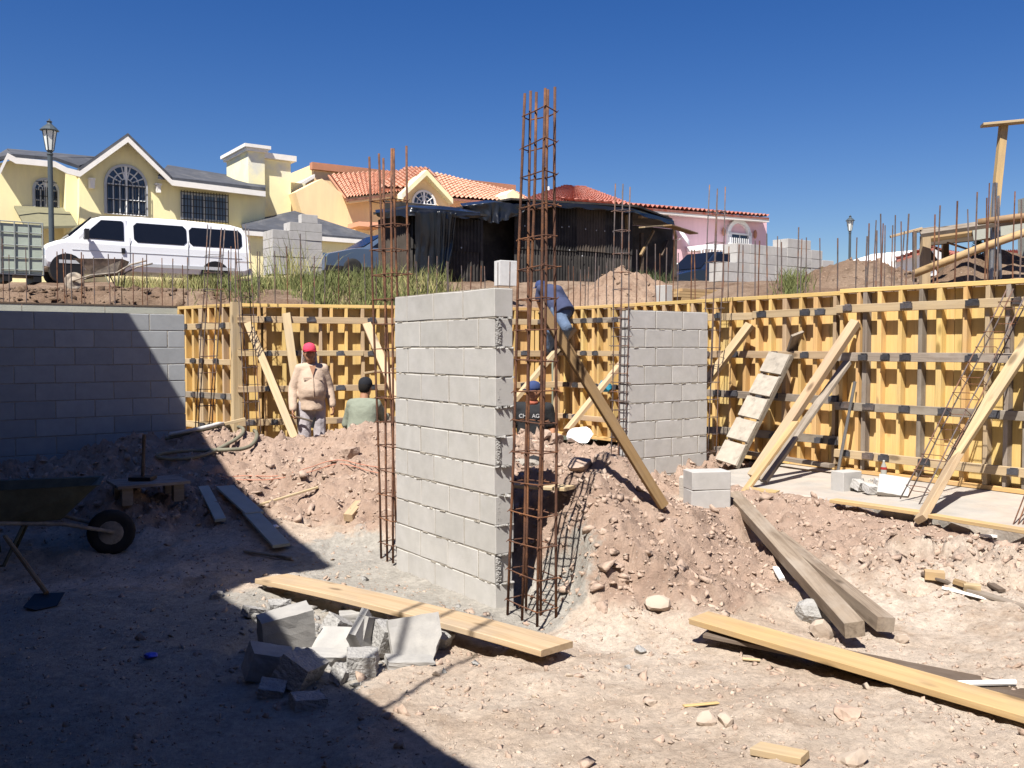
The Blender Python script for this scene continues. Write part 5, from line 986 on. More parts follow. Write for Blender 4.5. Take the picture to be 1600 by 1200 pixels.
# worker in blue shirt climbing the formwork
D = 13.35; X = lambda px, py, d=D: P(px, py, d)
J = dict(pel=X(877, 484), neck=X(856, 449, 13.6), shl=X(872, 453, 13.45), shr=X(845, 452, 13.75), ell=X(884, 474, 13.5), wrl=X(874, 483, 13.85), elr=X(842, 470, 13.8), wrr=X(847, 487, 13.95), knl=X(885, 512, 13.15), anl=X(876, 540, 13.45), knr=X(862, 516, 13.2), anr=X(858, 546, 13.4), toe=Vector((-.55, .35, 0)))
person('worker in blue shirt and jeans bending over the top of the formwork', J, Vector((-.35, .8, -.6)), M['blueshirt'], M['jeans'], (X(845, 452, 13.95), Vector((-.3, .7, -.8))), M['navycap'], M['hair'], short=True, build=.92)
# dark lump standing in for a leg and shoe, and pale sack on the slope behind the near cage
crumple('leg_stand_in', 'dark crumpled stand-in for a trouser leg and shoe behind the near rebar cage', 'bundle', Vector((P(826, 738, 8.6).x, 8.6, gz(P(826, 738, 8.6).x, 8.6))), .13, M['blackshirt'], 21, .9)
crumple('cement_sack', 'pale grey sack lying below the dark stand-in', 'sack', Vector((P(822, 762, 8.1).x, 8.1, gz(P(822, 762, 8.1).x, 8.1))), .14, M['mortar'], 22, .6)
# ------------------------------------------------------------------ on the raised land
def tp_(px, d): p = P(px, 440, d); return Vector((p.x, d, tz(p.x, d)))
class Loc:
    """a thing turned with the site grid: px -> its own frame (x along B, y away, z up)"""
    def __init__(s, name, label, cat, px, py, d, ang=B_ANG, z=None, group=None):
        o = P(px, py, d); s.o = Vector((o.x, o.y, z if z is not None else o.z)); s.t = thing(name, label, cat, s.o, ang, group); s.ex = Vector((math.cos(ang), math.sin(ang), 0)); s.ey = Vector((-math.sin(ang), math.cos(ang), 0))
    def at(s, px, py, y=0.0):
        q = Pplane(px, py, s.o + s.ey * y, s.ey) - s.o; return Vector((q.dot(s.ex), q.dot(s.ey), q.z))
    def atx(s, px, py, x):
        q = Pplane(px, py, s.o + s.ex * x, s.ex) - s.o; return Vector((q.dot(s.ex), q.dot(s.ey), q.z))
    def part(s, name, mb, m, parent=None, **k): return part(name, mb, m, parent or s.t, local=True, **k)
# grass
M['grass'] = mat('dry_grass', (.185, .195, .07), .9, .3, 2.2, 0, second=(.32, .275, .12), amount=.42, sscale=1.6); M['weed'] = mat('green_weed', (.125, .14, .048), .9, .3, 3, 0)
def grass(name, spots, m, hmin, hmax, label):
    n = len(spots); VV = np.zeros((n, 7, 3), np.float32); r = RNG
    for i, (x, y) in enumerate(spots):
        h = r.uniform(hmin, hmax) * (0.6 + 0.4 * r.random()); w = r.uniform(.004, .009); a = r.uniform(0, 6.283); dx, dy = math.cos(a), math.sin(a); b = r.uniform(0, 6.283); ln = h * r.uniform(.1, .65); bx, by = math.cos(b) * ln, math.sin(b) * ln; z = tz(x, y) - .03
        for k, (f, ww) in enumerate(((0, 1), (.4, .9), (.75, .55))):
            for s_ in (0, 1): q = -1 if s_ == 0 else 1; VV[i, k * 2 + s_] = (x + bx * f * f + dx * w * ww * q, y + by * f * f + dy * w * ww * q, z + h * (f - .22 * f * f * ln / h))
        VV[i, 6] = (x + bx, y + by, z + h * (1 - .35 * ln / h))
    base = np.array([[0, 1, 3, 2], [2, 3, 5, 4]]); Q = (base[None] + (np.arange(n) * 7)[:, None, None]).reshape(-1, 4); T = (np.array([[4, 5, 6]])[None] + (np.arange(n) * 7)[:, None, None]).reshape(-1, 3)
    me = bpy.data.meshes.new(name); me.from_pydata(VV.reshape(-1, 3).tolist(), [], Q.tolist() + T.tolist()); me.materials.append(m); o = link(name, me); o['label'] = label; o['kind'] = 'stuff'; return o
def spots(n, gen):
    out = []; 
    while len(out) < n:
        px, d, keep = gen(); p = P(px, 440, d)
        if random.random() < keep and not bool(in_poly(np.array([p.x]), np.array([d]), PIT)[0]): out.append((p.x, d))
    return out
cl = [(random.uniform(300, 720), random.uniform(14.2, 21)) for _ in range(75)]
def g1():
    c = random.choice(cl); px = c[0] + random.gauss(0, 14); d = c[1] + random.gauss(0, .45); return px, d, 1.0 if 292 < px < 722 else .1
grass('grass', spots(9500, g1), M['grass'], .12, .42, 'tall dry yellow-green grass on the raised ground')
cl2 = [(random.uniform(480, 710), random.uniform(14.2, 17.0)) for _ in range(50)] + [(random.uniform(330, 480), random.uniform(14.2, 16)) for _ in range(14)]
def g2(): c = random.choice(cl2); return c[0] + random.gauss(0, 13), c[1] + random.gauss(0, .35), 1.0
grass('grass', spots(5000, g2), M['weed'], .15, .55, 'green weeds among the dry grass before the black shed')
grass('grass', spots(300, lambda: (random.gauss(650, 30), random.uniform(14.0, 15.2), 1)), M['grass'], .5, 1.0, 'tall thin grass stalks by the far rebar cage')
grass('grass', spots(160, lambda: (random.gauss(462, 24), random.uniform(17, 19), 1)), M['grass'], .7, 1.4, 'tallest seeded grass in front of the left block stack')
grass('grass', spots(1800, lambda: (random.uniform(180, 380), random.uniform(17.5, 24), 1)), M['grass'], .2, .5, 'short grass along the bank under the van')
grass('grass', spots(420, lambda: (random.gauss(1238, 14), random.uniform(12.6, 14), 1)), M['weed'], .2, .45, 'green weeds beside the right block stack')
grass('grass', spots(500, lambda: (random.gauss(1008, 16), random.uniform(15.5, 17.5), 1)), mat('dark_weed', (.06, .075, .03), .9, .3, 3, 0), .15, .45, 'dark weeds at the open end of the black shed')
# earth heaps
def heap(label, px, d, wx, wy, h, m, seed):
    c = P(px, 440, d); n = 60; t = np.linspace(-1, 1, n); X, Y = np.meshgrid(t, t); R = np.hypot(X, Y); H = np.clip(1.0 - R ** 1.5, 0, 1) * (1 + .75 * fbm(X * 2 + 5, Y * 2 + seed, seed, 3)) * h
    H = H + fbm(X * 6, Y * 6, seed + 4, 4, .6) * .16 * h * (R < 1); xx = c.x + X * wx * BX.x + Y * wy * NB.x; yy = d + X * wx * BX.y + Y * wy * NB.y; z0 = tz(c.x, d) - .12; H = H + bil(TZ, xx, yy, tx[0], ty[0], .11) + CAM_Z - .12 - z0
    o = link('dirt_heap', grid_mesh('heap', xx - c.x, yy - d, H, m)); o.location = (c.x, d, z0); tag(o, label, 'dirt heap', 'earth heaps on the raised land', 'thing'); return lambda a, b: Vector((c.x + a * wx * BX.x + b * wy * NB.x, d + a * wx * BX.y + b * wy * NB.y, z0 + float(H[int((b + 1) / 2 * (n - 1)), int((a + 1) / 2 * (n - 1))])))
hf1 = heap('sandy earth heap behind the formwork in front of the black shed', 960, 15.2, 1.15, 1.0, .66, M['tan_dirt'], 3)
heap('low brown earth heap left of the lone white block', 760, 14.9, 1.4, .6, .25, M['tan_dirt'], 13)
hf2 = heap('big brown earth heap left of the timber scaffold', 1345, 13.8, 1.75, 1.2, .40, M['brown_dirt'], 8)
heap('brown earth heap under the timber scaffold', 1560, 11.6, 1.8, 1.0, .42, M['brown_dirt'], 18)
ps = []; zz = []
for k in range(420):
    a, b = random.uniform(-.8, .8), random.uniform(-.95, .5)
    if math.hypot(a, b) > .95: continue
    ps.append((hf2 if k % 3 else hf1)(a, b)); zz.append(.02 * math.exp(random.gauss(0, .6)))
scatter('heap_stones', ps, [min(z, .09) for z in zz], M['tan_dirt'], 6, 0, .8)['label'] = 'stones and clods lying on the earth heaps'
ps = []; zz = []
for k in range(1500):
    px = random.uniform(-20, 420); d = random.uniform(12.6, 15.2); p = P(px, 440, d)
    if in_poly(np.array([p.x]), np.array([d]), PIT)[0]: continue
    ps.append((p.x, d, tz(p.x, d))); zz.append(.022 * math.exp(random.gauss(0, .6)))
scatter('bank_clods', ps, [min(z, .10) for z in zz], M['brown_dirt'], 6, 0, .85)['label'] = 'clods in the cut bank at the left'
# lone pale blocks
p = P(790, 447, 14.9); o_ = block(None, Matrix.Translation((p.x, p.y, p.z + .2)) @ Matrix.Rotation(.5, 4, 'Z'), .31, .2, .40, mat('pale_block', (.55, .54, .52), .95, .1, 8, .3, 90), 'loose_block'); tag(o_, 'whitish block standing behind the top of the central wall', 'concrete block', None, 'thing')
p = P(1037, 470, 13.4); o_ = block(None, Matrix.Translation((p.x, p.y, p.z + .1)) @ Matrix.Rotation(.6, 4, 'Z'), .15, .2, .24, M['block'], 'loose_block'); tag(o_, 'small grey block standing by the lumber stack behind the formwork', 'concrete block', None, 'thing')
# block stacks
def stack(label, L, cols, wide=2):
    """cols: for each place along x the number of courses"""
    mx = max(cols)
    for i, n in enumerate(cols):
        for r in range(n):
            for w in range(wide):
                if w and r < n - 1 and i not in (0,) : continue
                block(L.t, Matrix.Translation((i * .402 + .2 + (.2 if r % 2 and False else 0) + random.uniform(-.006, .006), w * .202 + .1 + random.uniform(-.006, .006), r * .202 + .1)), .395, .195, .195, M['block'])
L1 = Loc('block_stack', 'tall stack of grey blocks in the grass behind the van', 'block stack', 426, 428, 21.0); stack('', L1, [5, 5, 6], 3)
for (x, y, z) in ((.90, .1, 1.31), (.62, .3, 1.11), (.62, .1, 1.11)): block(L1.t, Matrix.Translation((x, y, z)), .395, .195, .195, M['block'])
L2 = Loc('block_stack', 'wide stepped stack of grey blocks behind the right formwork', 'block stack', 1130, 470, 19.0); stack('', L2, [4, 6, 6, 6, 6, 7, 7, 6, 5], 2)

# white van
M['vanwhite'] = mat('van_paint', (.74, .75, .77), .22, .02, 3, 0, spec=.5); M['tint'] = mat('tinted_glass', (.008, .009, .012), .08, .1, 3, 0, spec=.5); M['chrome'] = mat('chrome', (.6, .6, .62), .15, .05, 4, 0, metal=1); M['redlamp'] = mat('red_lamp', (.35, .02, .02), .2, .1, 4, 0, spec=.5); M['trimgrey'] = mat('trim_grey', (.42, .43, .44), .5, .05, 4, 0)
def wheel(L, x, y, r, w, parent=None):
    mb = MB(); Rm = Matrix.Rotation(math.pi / 2, 3, 'X'); mb.lathe([(r * .6, -w / 2), (r * .92, -w / 2), (r, -w * .3), (r, w * .3), (r * .92, w / 2), (r * .6, w / 2)], (x, y, r), 24, 0, Rm); wh = L.part('wheel', mb, M['rubber'], smooth=True); mb = MB(); mb.lathe([(.03, -w * .50), (r * .35, -w * .46), (r * .6, -w * .40), (r * .6, w * .4), (.03, w * .45)], (x, y, r), 20, 0, Rm); part('rim', mb, M['trimgrey'], wh, local=True, smooth=False)
def shell(sections, close=True):
    """a body from stations along x: each a list of (y, z) points"""
    mb = MB(); n = len(sections[0][1]); vs = [Vector((x, y, z)) for (x, pr) in sections for (y, z) in pr]; fs = [(i * n + k, i * n + (k + 1) % n, (i + 1) * n + (k + 1) % n, (i + 1) * n + k) for i in range(len(sections) - 1) for k in range(n)]
    fs += [tuple(range(n))[::-1], tuple((len(sections) - 1) * n + k for k in range(n))]; mb.add(vs, fs); return mb
LV = Loc('parked_van', 'long white passenger van parked on the street behind the bank', 'van', 72, 441, 26.6); Wd = 2.0
def vsec(zt, tum=.16, zb=.42, zw=1.18): return [(.06, zb), (0, zb + .15), (0, zw), (tum * max(0, (zt - zw)) / .9, zt - .08), (tum * max(0, (zt - zw)) / .9 + .10, zt), (Wd - tum * max(0, (zt - zw)) / .9 - .10, zt), (Wd - tum * max(0, (zt - zw)) / .9, zt - .08), (Wd, zw), (Wd, zb + .15), (Wd - .06, zb)]
st = [(.0, 1.02, .52), (.06, 1.12, .45), (.30, 1.22, .42), (.52, 1.28, .42), (.64, 1.36, .42), (1.28, 1.94, .42), (1.55, 2.03, .42), (2.4, 2.09, .42), (4.0, 2.10, .42), (5.4, 2.06, .42), (5.78, 1.98, .44), (5.93, 1.78, .5)]
LV.part('body', shell([(x, vsec(zt, .16, zb, min(1.18, zt - .1))) for (x, zt, zb) in st]), M['vanwhite'], smooth=False)
def side_y(z): return .16 * max(0, z - 1.18) / .9
def sidepoly(pts, off=.006, th=.012): mb = MB(); mb.prism([(x, side_y(z) - off, z) for (x, z) in pts], (0, th, 0)); return mb
def rr(x0, x1, z0, z1, c=.07): return [(x0 + c, z0), (x1 - c, z0), (x1, z0 + c), (x1, z1 - c), (x1 - c, z1), (x0 + c, z1), (x0, z1 - c), (x0, z0 + c)]
dr = LV.part('door', sidepoly([(1.05, .60), (2.22, .60), (2.22, 1.97), (1.50, 1.95), (1.16, 1.64), (.88, 1.36), (.92, .95)], .010), M['vanwhite'])
part('pane', sidepoly([(1.00, 1.34), (2.13, 1.32), (2.14, 1.88), (2.08, 1.92), (1.52, 1.91), (1.24, 1.64)], .016), M['tint'], dr, local=True)
mb = MB(); mb.box((2.10, -.025, 1.02), (.10, .03, .16)); part('handle', mb, M['black'], dr, local=True)
mb = MB(); mb.box((1.06, -.20, 1.42), (.12, .22, .30), jit=.015); mb.box((1.12, -.06, 1.36), (.06, .12, .06)); part('mirror', mb, M['black'], dr, local=True)
LV.part('window', sidepoly(rr(2.42, 3.98, 1.30, 1.90, .10), .012), M['tint']); LV.part('window', sidepoly(rr(4.06, 5.72, 1.30, 1.88, .10), .012), M['tint'])
mb = MB(); mb.prism([(.64, .10, 1.39), (.64, 1.90, 1.39), (1.28, 1.76, 1.965), (1.28, .24, 1.965)], (-.03, 0, .03)); LV.part('windscreen', mb, M['tint'])
mb = MB(); mb.box((2.9, -.008, .62), (5.1, .02, .10)); LV.part('sill', mb, M['trimgrey']); mb = MB(); mb.box((5.90, .10, 1.05), (.06, .16, .34)); LV.part('rear_light', mb, M['redlamp'])
mb = MB(); mb.box((-.05, 1.0, .58), (.16, 1.96, .22), jit=.01); LV.part('bumper', mb, M['trimgrey']); mb = MB(); mb.box((5.98, 1.0, .58), (.14, 1.9, .2)); LV.part('bumper', mb, M['trimgrey']); mb = MB(); mb.box((.0, .28, .88), (.08, .34, .2)); LV.part('headlight', mb, M['chrome'])
for x in (.56, 4.85):
    mb = MB(); mb.lathe([(.46, -.01), (.46, .3)], (x, .005, .40), 24, 0, Matrix.Rotation(-math.pi / 2, 3, 'X')); LV.part('wheel_arch', mb, M['black'])
    wheel(LV, x, .14, .37, .22); wheel(LV, x, Wd - .14, .37, .22)
for x in (2.30, 4.02): mb = MB(); mb.box((x, -.004, .98), (.012, .01, .9)); LV.part('panel_gap', mb, M['black'])
for z in (.98, ): mb = MB(); mb.box((3.2, -.006, z), (5.0, .012, .012)); LV.part('moulding', mb, M['trimgrey'])
# cars
def car(L, paint, Lc=4.3, h=1.42, w=1.72, suv=False):
    def cs(zt, zw): return [(.08, .25), (0, .38), (0, zw), (.10 if zt > zw + .1 else .03, (zt + zw) / 2 if zt > zw + .1 else zt - .02), (.22, zt), (w - .22, zt), (w - (.10 if zt > zw + .1 else .03), (zt + zw) / 2 if zt > zw + .1 else zt - .02), (w, zw), (w, .38), (w - .08, .25)]
    f = Lc / 4.3; zw = .88; top = [(0, .60), (.12, .72), (.9, .90), (1.25, .95), (1.95, h - .04), (2.5, h), (3.1, h - .02), (3.55 if not suv else 3.9, h - .14), (3.95 if not suv else 4.15, 1.02), (4.25, .96), (4.3, .7)]
    L.part('body', shell([(x * f, cs(z, min(zw, z - .03))) for (x, z) in top]), paint)
    mb = MB(); mb.prism([(1.42 * f, .03, .95), (2.42 * f, .03, .95), (2.42 * f, .15, h - .10), (1.98 * f, .15, h - .10)], (0, -.02, 0)); L.part('window', mb, M['tint']); mb = MB(); mb.prism([(2.5 * f, .03, .95), (3.6 * f, .03, .95), (3.3 * f, .15, h - .10), (2.5 * f, .15, h - .10)], (0, -.02, 0)); L.part('window', mb, M['tint'])
    mb = MB(); mb.prism([(1.26 * f, .2, .97), (1.26 * f, w - .2, .97), (1.93 * f, w - .28, h - .05), (1.93 * f, .28, h - .05)], (-.015, 0, .015)); L.part('windscreen', mb, M['tint'])
    for x in (.82 * f, 3.42 * f): wheel(L, x, .09, .31, .2); wheel(L, x, w - .09, .31, .2)
    mb = MB(); mb.box((.04, .25, .66), (.1, .3, .12)); L.part('headlight', mb, M['chrome'])
LC1 = Loc('parked_car', 'blue grey car half hidden behind the grass and the left block stack', 'car', 508, 436, 25.0); car(LC1, mat('blue_grey_paint', (.07, .10, .15), .2, .05, 3, 0, spec=.6))
LC2 = Loc('parked_car', 'dark car parked in front of the pink house', 'car', 1056, 462, 30.0); car(LC2, mat('dark_paint', (.012, .018, .035), .15, .05, 3, 0, spec=.6), 4.6, 1.6, 1.8, True)
# water tank in its cage
M['tank'] = mat('cloudy_plastic', (.38, .43, .36), .5, .12, 3, .1, 20); LT = Loc('water_tank', 'square plastic water tank in a wire cage at the left edge', 'water tank', 68, 441, 17.8); x1 = LT.at(68, 441).x; mb = MB(); bmz = bmesh.new()
mb.box((-.60, .5, .62), (1.16, .96, .94), jit=.01); LT.part('tank', mb, M['tank']); mb = MB()
for z in (.22, .45, .68, .92, 1.12): mb.loop([(-1.2, 0, z), (0, 0, z), (0, 1, z), (-1.2, 1, z)], .012, 5)
for k in range(6):
    x = -1.2 + k * .24; mb.tube([(x, -.004, .14), (x, -.004, 1.13)], .012, 5); mb.tube([(x, 1.0, .14), (x, 1.0, 1.13)], .012, 5)
for k in range(5): mb.tube([(.004, k * .25, .14), (.004, k * .25, 1.13)], .012, 5)
LT.part('cage', mb, mat('galvanised', (.33, .35, .33), .5, .1, 8, 0, metal=.5))
for x in (-1.1, -.6, -.1): mb = MB(); mb.box((x, .5, .06), (.14, 1.0, .12)); LT.part('pallet_block', mb, M['black'])
mb = MB(); mb.box((-.6, .5, .135), (1.22, 1.02, .02)); LT.part('pallet_deck', mb, M['steel'])
# lantern posts
M['lampmetal'] = mat('lamp_metal', (.055, .07, .08), .5, .1, 6, 0); M['lampglass'] = mat('frosted_glass', (.62, .64, .60), .4, .05, 5, 0)
def lantern(label, px, d, ytop):
    tz_ = P(px, ytop, d).z; t = thing('street_lamp', label, 'street lamp', Vector((P(px, 440, d).x, d, CAM_Z + 1.95)), 0, 'lantern street lamps'); H = tz_ - t.location.z
    mb = MB(); mb.lathe([(.14, 0), (.14, .25), (.085, .4), (.075, H - 1.15), (.10, H - 1.10), (.06, H - 1.05), (.11, H - 1.0)], (0, 0, 0), 12); part('pole', mb, M['lampmetal'], t, local=True, smooth=False)
    hd = MB(); z0 = H - .98; vs = []; mb = MB(); 
    for (r, z) in ((.11, z0), (.20, z0 + .60)): vs += [Vector((r * math.cos(a), r * math.sin(a), z)) for a in (math.pi / 6 + k * math.pi / 3 for k in range(6))]
    mb.add(vs, [(k, (k + 1) % 6, 6 + (k + 1) % 6, 6 + k) for k in range(6)] + [tuple(range(6)), tuple(range(6, 12))]); ln = part('lantern', mb, M['lampglass'], t, local=True)
    for k in range(6): mb = MB(); mb.tube([vs[k] * 1.0, vs[6 + k]], .018, 5); part('bar', mb, M['lampmetal'], ln, local=True)
    mb = MB(); mb.lathe([(.20, z0 + .60), (.29, z0 + .62), (.20, z0 + .72), (.10, z0 + .80), (.06, z0 + .86), (.09, z0 + .90), (.03, z0 + .94), (.015, z0 + .99)], (0, 0, 0), 12); part('cap', mb, M['lampmetal'], t, local=True)
lantern('lantern street lamp beside the yellow house and the van', 82, 29.5, 186); lantern('small far lantern street lamp against the sky at right', 1327, 58, 336)

# black shed of bituminous corrugated sheets
M['tar'] = mat('tar_sheet', (.030, .027, .025), .75, .35, 4, .2, 30, rnd=.3, second=(.055, .048, .042), amount=.4, sscale=2.5); M['tarbrown'] = mat('dusty_tar_sheet', (.075, .060, .048), .85, .3, 4, .2, 30, rnd=.2); M['tarp'] = mat('black_plastic', (.010, .011, .014), .30, .2, 3, .25, 8, spec=.5, bdist=.03)
def corr(w, h, amp=.016, pitch=.076, ragged=0.03, seed=0):
    r = random.Random(seed); n = int(w / pitch * 4); mb = MB(); vs = []; rows = 3; rg = [r.uniform(0, ragged) for _ in range(n + 1)]
    for j in range(rows + 1):
        for i in range(n + 1): x = w * i / n; vs.append(Vector((x, amp * math.sin(2 * math.pi * x / pitch) + r.uniform(-.003, .003), h * j / rows - (rg[i] if j == rows else 0))))
    fs = [(j * (n + 1) + i, j * (n + 1) + i + 1, (j + 1) * (n + 1) + i + 1, (j + 1) * (n + 1) + i) for j in range(rows) for i in range(n)]; k = len(vs); mb.add(vs, fs); mb.add([v + Vector((0, .005, 0)) for v in vs], fs); return mb
LS = Loc('black_shed', 'black shed of corrugated tar sheets with an open right end', 'shed', 800, 452, 19.0); T = LS.t
def sheets(x0, x1, y, z0, z1t, z1e, m, cols, ang=0.0, seam=.48):
    n = max(1, round(abs(x1 - x0) / .78)); w = (x1 - x0) / n
    for k in range(n):
        zt = z1t + (z1e - z1t) * (k + .5) / n + random.uniform(-.03, .03); zs = z0 + (zt - z0) * seam + random.uniform(-.02, .02)
        for (a, b, oy) in ((z0 - .3, zs + .06, 0), (zs, zt, -.022)):
            mb = corr(abs(w) + .05, b - a, seed=random.randrange(999)); R = Matrix.Rotation(ang, 3, 'Z'); of = Vector((x0 + w * k if not ang else x0, y + oy + (0 if not ang else w * k + x1 * 0), a))
            mb.v = [R @ v + Vector((x0 + (w * k if not ang else 0), y + oy, a)) + (R @ Vector((w * k, 0, 0)) if ang else Vector()) for v in mb.v]; LS.part('sheet', mb, random.choice(cols), kind=None)
a0 = LS.at(803, 450); a1 = LS.at(985, 452); zt0 = LS.at(803, 318).z; zt1 = LS.at(985, 327).z; sheets(a0.x, a1.x, 0, 0, zt0, zt1, None, [M['tar'], M['tar'], M['tar'], M['tarbrown']])
b0 = LS.at(640, 450, -.6); b1 = LS.at(746, 450, -.6); zb = LS.at(700, 336, -.6).z; sheets(b0.x, b1.x, -.6, 0, zb, zb, None, [M['tar']])
# left side wall going back, recess between the two halves, roof, back
mb = MB(); yb = LS.atx(592, 335, b0.x).y; nside = 3
for k in range(nside):
    w = (yb + .6) / nside; c_ = corr(w + .04, zb + .3, seed=50 + k); R = Matrix.Rotation(math.pi / 2, 3, 'Z'); c_.v = [R @ v + Vector((b0.x, -.6 + w * k, -.3)) for v in c_.v]; LS.part('sheet', c_, M['tarbrown'])
mb = MB(); mb.box(((b1.x + a0.x) / 2, 1.2, zb / 2 - .1), (a0.x - b1.x + .2, .03, zb)); LS.part('recess_board', mb, M['darkwood'])
for (x, z0_, z1_, y_) in ((b1.x + .15, -.2, .75, .3), (b1.x + .42, -.2, .55, .1), (b1.x + .62, -.2, .95, .5)):
    c_ = corr(.34, z1_ - z0_, ragged=.12, seed=int(x * 100)); c_.v = [v + Vector((x - .15, y_, z0_)) for v in c_.v]; LS.part('torn_sheet', c_, M['tar'])
mb = MB(); mb.box(((b1.x + .1), .3, zb / 2), (.06, 1.8, zb)); LS.part('jamb_wall', mb, M['tar']); xr = LS.at(1062, 345, 1.4).x
zr0 = zt0 + .02; mb = MB(); mb.prism([(a0.x - .25, -.25, zt0 + .02), (a1.x, -.25, zt1 + .02), (LS.at(1050, 345, .6).x, .6, zt1 - .02), (LS.at(1056, 345, 2.0).x, 2.0, zt1 + .02), (a0.x - .25, 2.0, zt0 + .1)], (0, 0, .04)); LS.part('roof', mb, M['tar'])
mb = MB(); mb.prism([(b0.x - .12, -.8, zb + .01), (b1.x + .1, -.8, zb + .01), (b1.x + .1, yb, zb + .08), (b0.x - .12, yb, zb + .08)], (0, 0, .04)); LS.part('roof', mb, M['tar'])
yw = min(1.9, yb - .06); xb = LS.at(1050, 450, yw).x; mb = MB(); mb.box(((b0.x + xb) / 2 + .05, yw, .7), (xb - b0.x - .1, .04, 1.9)); LS.part('back_wall', mb, M['tar'])
e0 = LS.at(985, 452); c_ = None
for (pxa, y_) in ((1002, .12), (1048, 1.3), (1052, 1.8), (1054, .6)): q = LS.at(pxa, 450, y_); mb = MB(); mb.box((q.x, y_, .62), (.08, .07, 1.6)); LS.part('post', mb, M['darkwood'])
c_ = corr(.9, 1.55, seed=71); c_.v = [Vector((a1.x + v.x * .35, v.x * .9 + v.y, v.z)) for v in c_.v]; LS.part('sheet', c_, M['tar'])
def lbeam(L, nm, pa, pb, w, t, m, ya, yb_): A_ = L.at(*pa, ya); B_ = L.at(*pb, yb_); Mx = frame(A_, B_); link(nm, board_mesh((B_ - A_).length, w, t, m, 0.0), L.t, Mx)
lbeam(LS, 'rafter', (1000, 339), (1042, 338), .08, .06, M['brownwood'], -.1, .8); lbeam(LS, 'plank', (1003, 355), (1046, 352), .16, .03, M['pine'], -.2, .5); lbeam(LS, 'plank', (1043, 352), (1084, 365), .22, .03, M['brownwood'], -.4, .2); lbeam(LS, 'strut', (1001, 399), (1021, 361), .06, .05, M['brownwood'], -.1, .1)
lbeam(LS, 'purlin', (1050, 345), (1056, 372), .07, .07, M['pine'], .8, 1.0); lbeam(LS, 'strut', (1034, 400), (1043, 376), .05, .05, M['darkwood'], .2, .5); lbeam(LS, 'batten', (978, 336), (979, 358), .09, .03, M['brownwood'], -.06, -.06)
for (px, py) in ((640, 425), (721, 387), (655, 385), (820, 353), (878, 355), (889, 354), (915, 358), (932, 360), (910, 400), (945, 361), (958, 362), (890, 391), (700, 398), (812, 390)): q = LS.at(px, py, -.06 if px > 760 else -.68); mb = MB(); mb.ell(q, (.016, .008, .016), 7, 4); LS.part('washer', mb, M['trimgrey'])
def tarp(label, L, pts, seed, fold=.09):
    """sheet of plastic hung over points (rows from the top), with folds"""
    rows = len(pts); cols_ = len(pts[0]); n = 40; m_ = 40; mb = MB(); vs = []
    def cat(v, t): i = min(int(t), len(v) - 2); f = t - i; f = f * f * (3 - 2 * f) * .5 + f * .5; return v[i].lerp(v[i + 1], f)
    for j in range(m_ + 1):
        for i in range(n + 1):
            rws = [cat(pts[k], i / n * (cols_ - 1)) for k in range(rows)]; p = cat(rws, j / m_ * (rows - 1)); u, v = i / n * 5, j / m_ * 2
            d = float(0.5 - abs(fbm(np.array([u * 1.3 + seed]), np.array([v * .8 + u * .5]), seed, 3)[0])) * fold * (.35 + j / m_); vs.append(p + Vector((0, -d, 0)) + Vector((0, 0, .02 * math.sin(u * 7 + seed) if j == m_ else 0)))
    mb.add(vs, [(j * (n + 1) + i, j * (n + 1) + i + 1, (j + 1) * (n + 1) + i + 1, (j + 1) * (n + 1) + i) for j in range(m_) for i in range(n)]); W = world_matrix(L.t); mb.v = [W @ v for v in mb.v]; single('tarp', mb, M['tarp'], label, 'tarp', 'black plastic tarps over the shed', smooth=True)
A_ = LS.at
tarp('black plastic tarp hanging down the left part of the shed', LS, [[A_(652, 325, -.55), A_(690, 323, -.55), A_(720, 325, -.5)], [A_(648, 331, -.88), A_(685, 330, -.9), A_(712, 333, -.86)], [A_(650, 385, -.8), A_(684, 390, -.85), A_(706, 385, -.75)], [A_(648, 452, -.75), A_(680, 455, -.8), A_(694, 450, -.7)]], 3, .13)
tarp('crumpled black tarp bunched along the roof edge of the left part', LS, [[A_(586, 328, .6), A_(640, 321, .2), A_(700, 323, 0), A_(748, 330, .1)], [A_(586, 333, .2), A_(640, 325, -.8), A_(700, 328, -.85), A_(748, 333, -.8)], [A_(590, 340, .2), A_(636, 338, -.8), A_(700, 341, -.85), A_(748, 341, -.8)]], 7, .12)
tarp('black tarp sagging over the dark gap in the middle of the shed', LS, [[A_(718, 318, .9), A_(760, 313, .6), A_(820, 316, .3)], [A_(722, 322, .1), A_(770, 316, -.15), A_(826, 320, -.2)], [A_(730, 342, .2), A_(775, 349, -.2), A_(812, 335, -.15)]], 11, .12)
tarp('thin black tarp edge along the roof of the right part of the shed', LS, [[A_(822, 314, .4), A_(900, 315, .4), A_(988, 323, .4), A_(1050, 342, .8)], [A_(822, 316, -.26), A_(900, 318, -.26), A_(988, 326, -.26), A_(1052, 345, .5)], [A_(824, 323, -.27), A_(902, 325, -.27), A_(988, 332, -.27), A_(1052, 352, .5)]], 15, .05)
# lumber behind the low formwork
LL2 = Loc('lumber_stack', 'stack of yellow boards behind the formwork before the dark car', 'lumber', 1062, 470, 14.0)
for r_ in range(4):
    for k in range(3): mb = MB(); mb.box((.32 + random.uniform(-.06, .06), k * .16, .03 + r_ * .045), (.75, .14, .04)); LL2.part('board', mb, M['plank'])

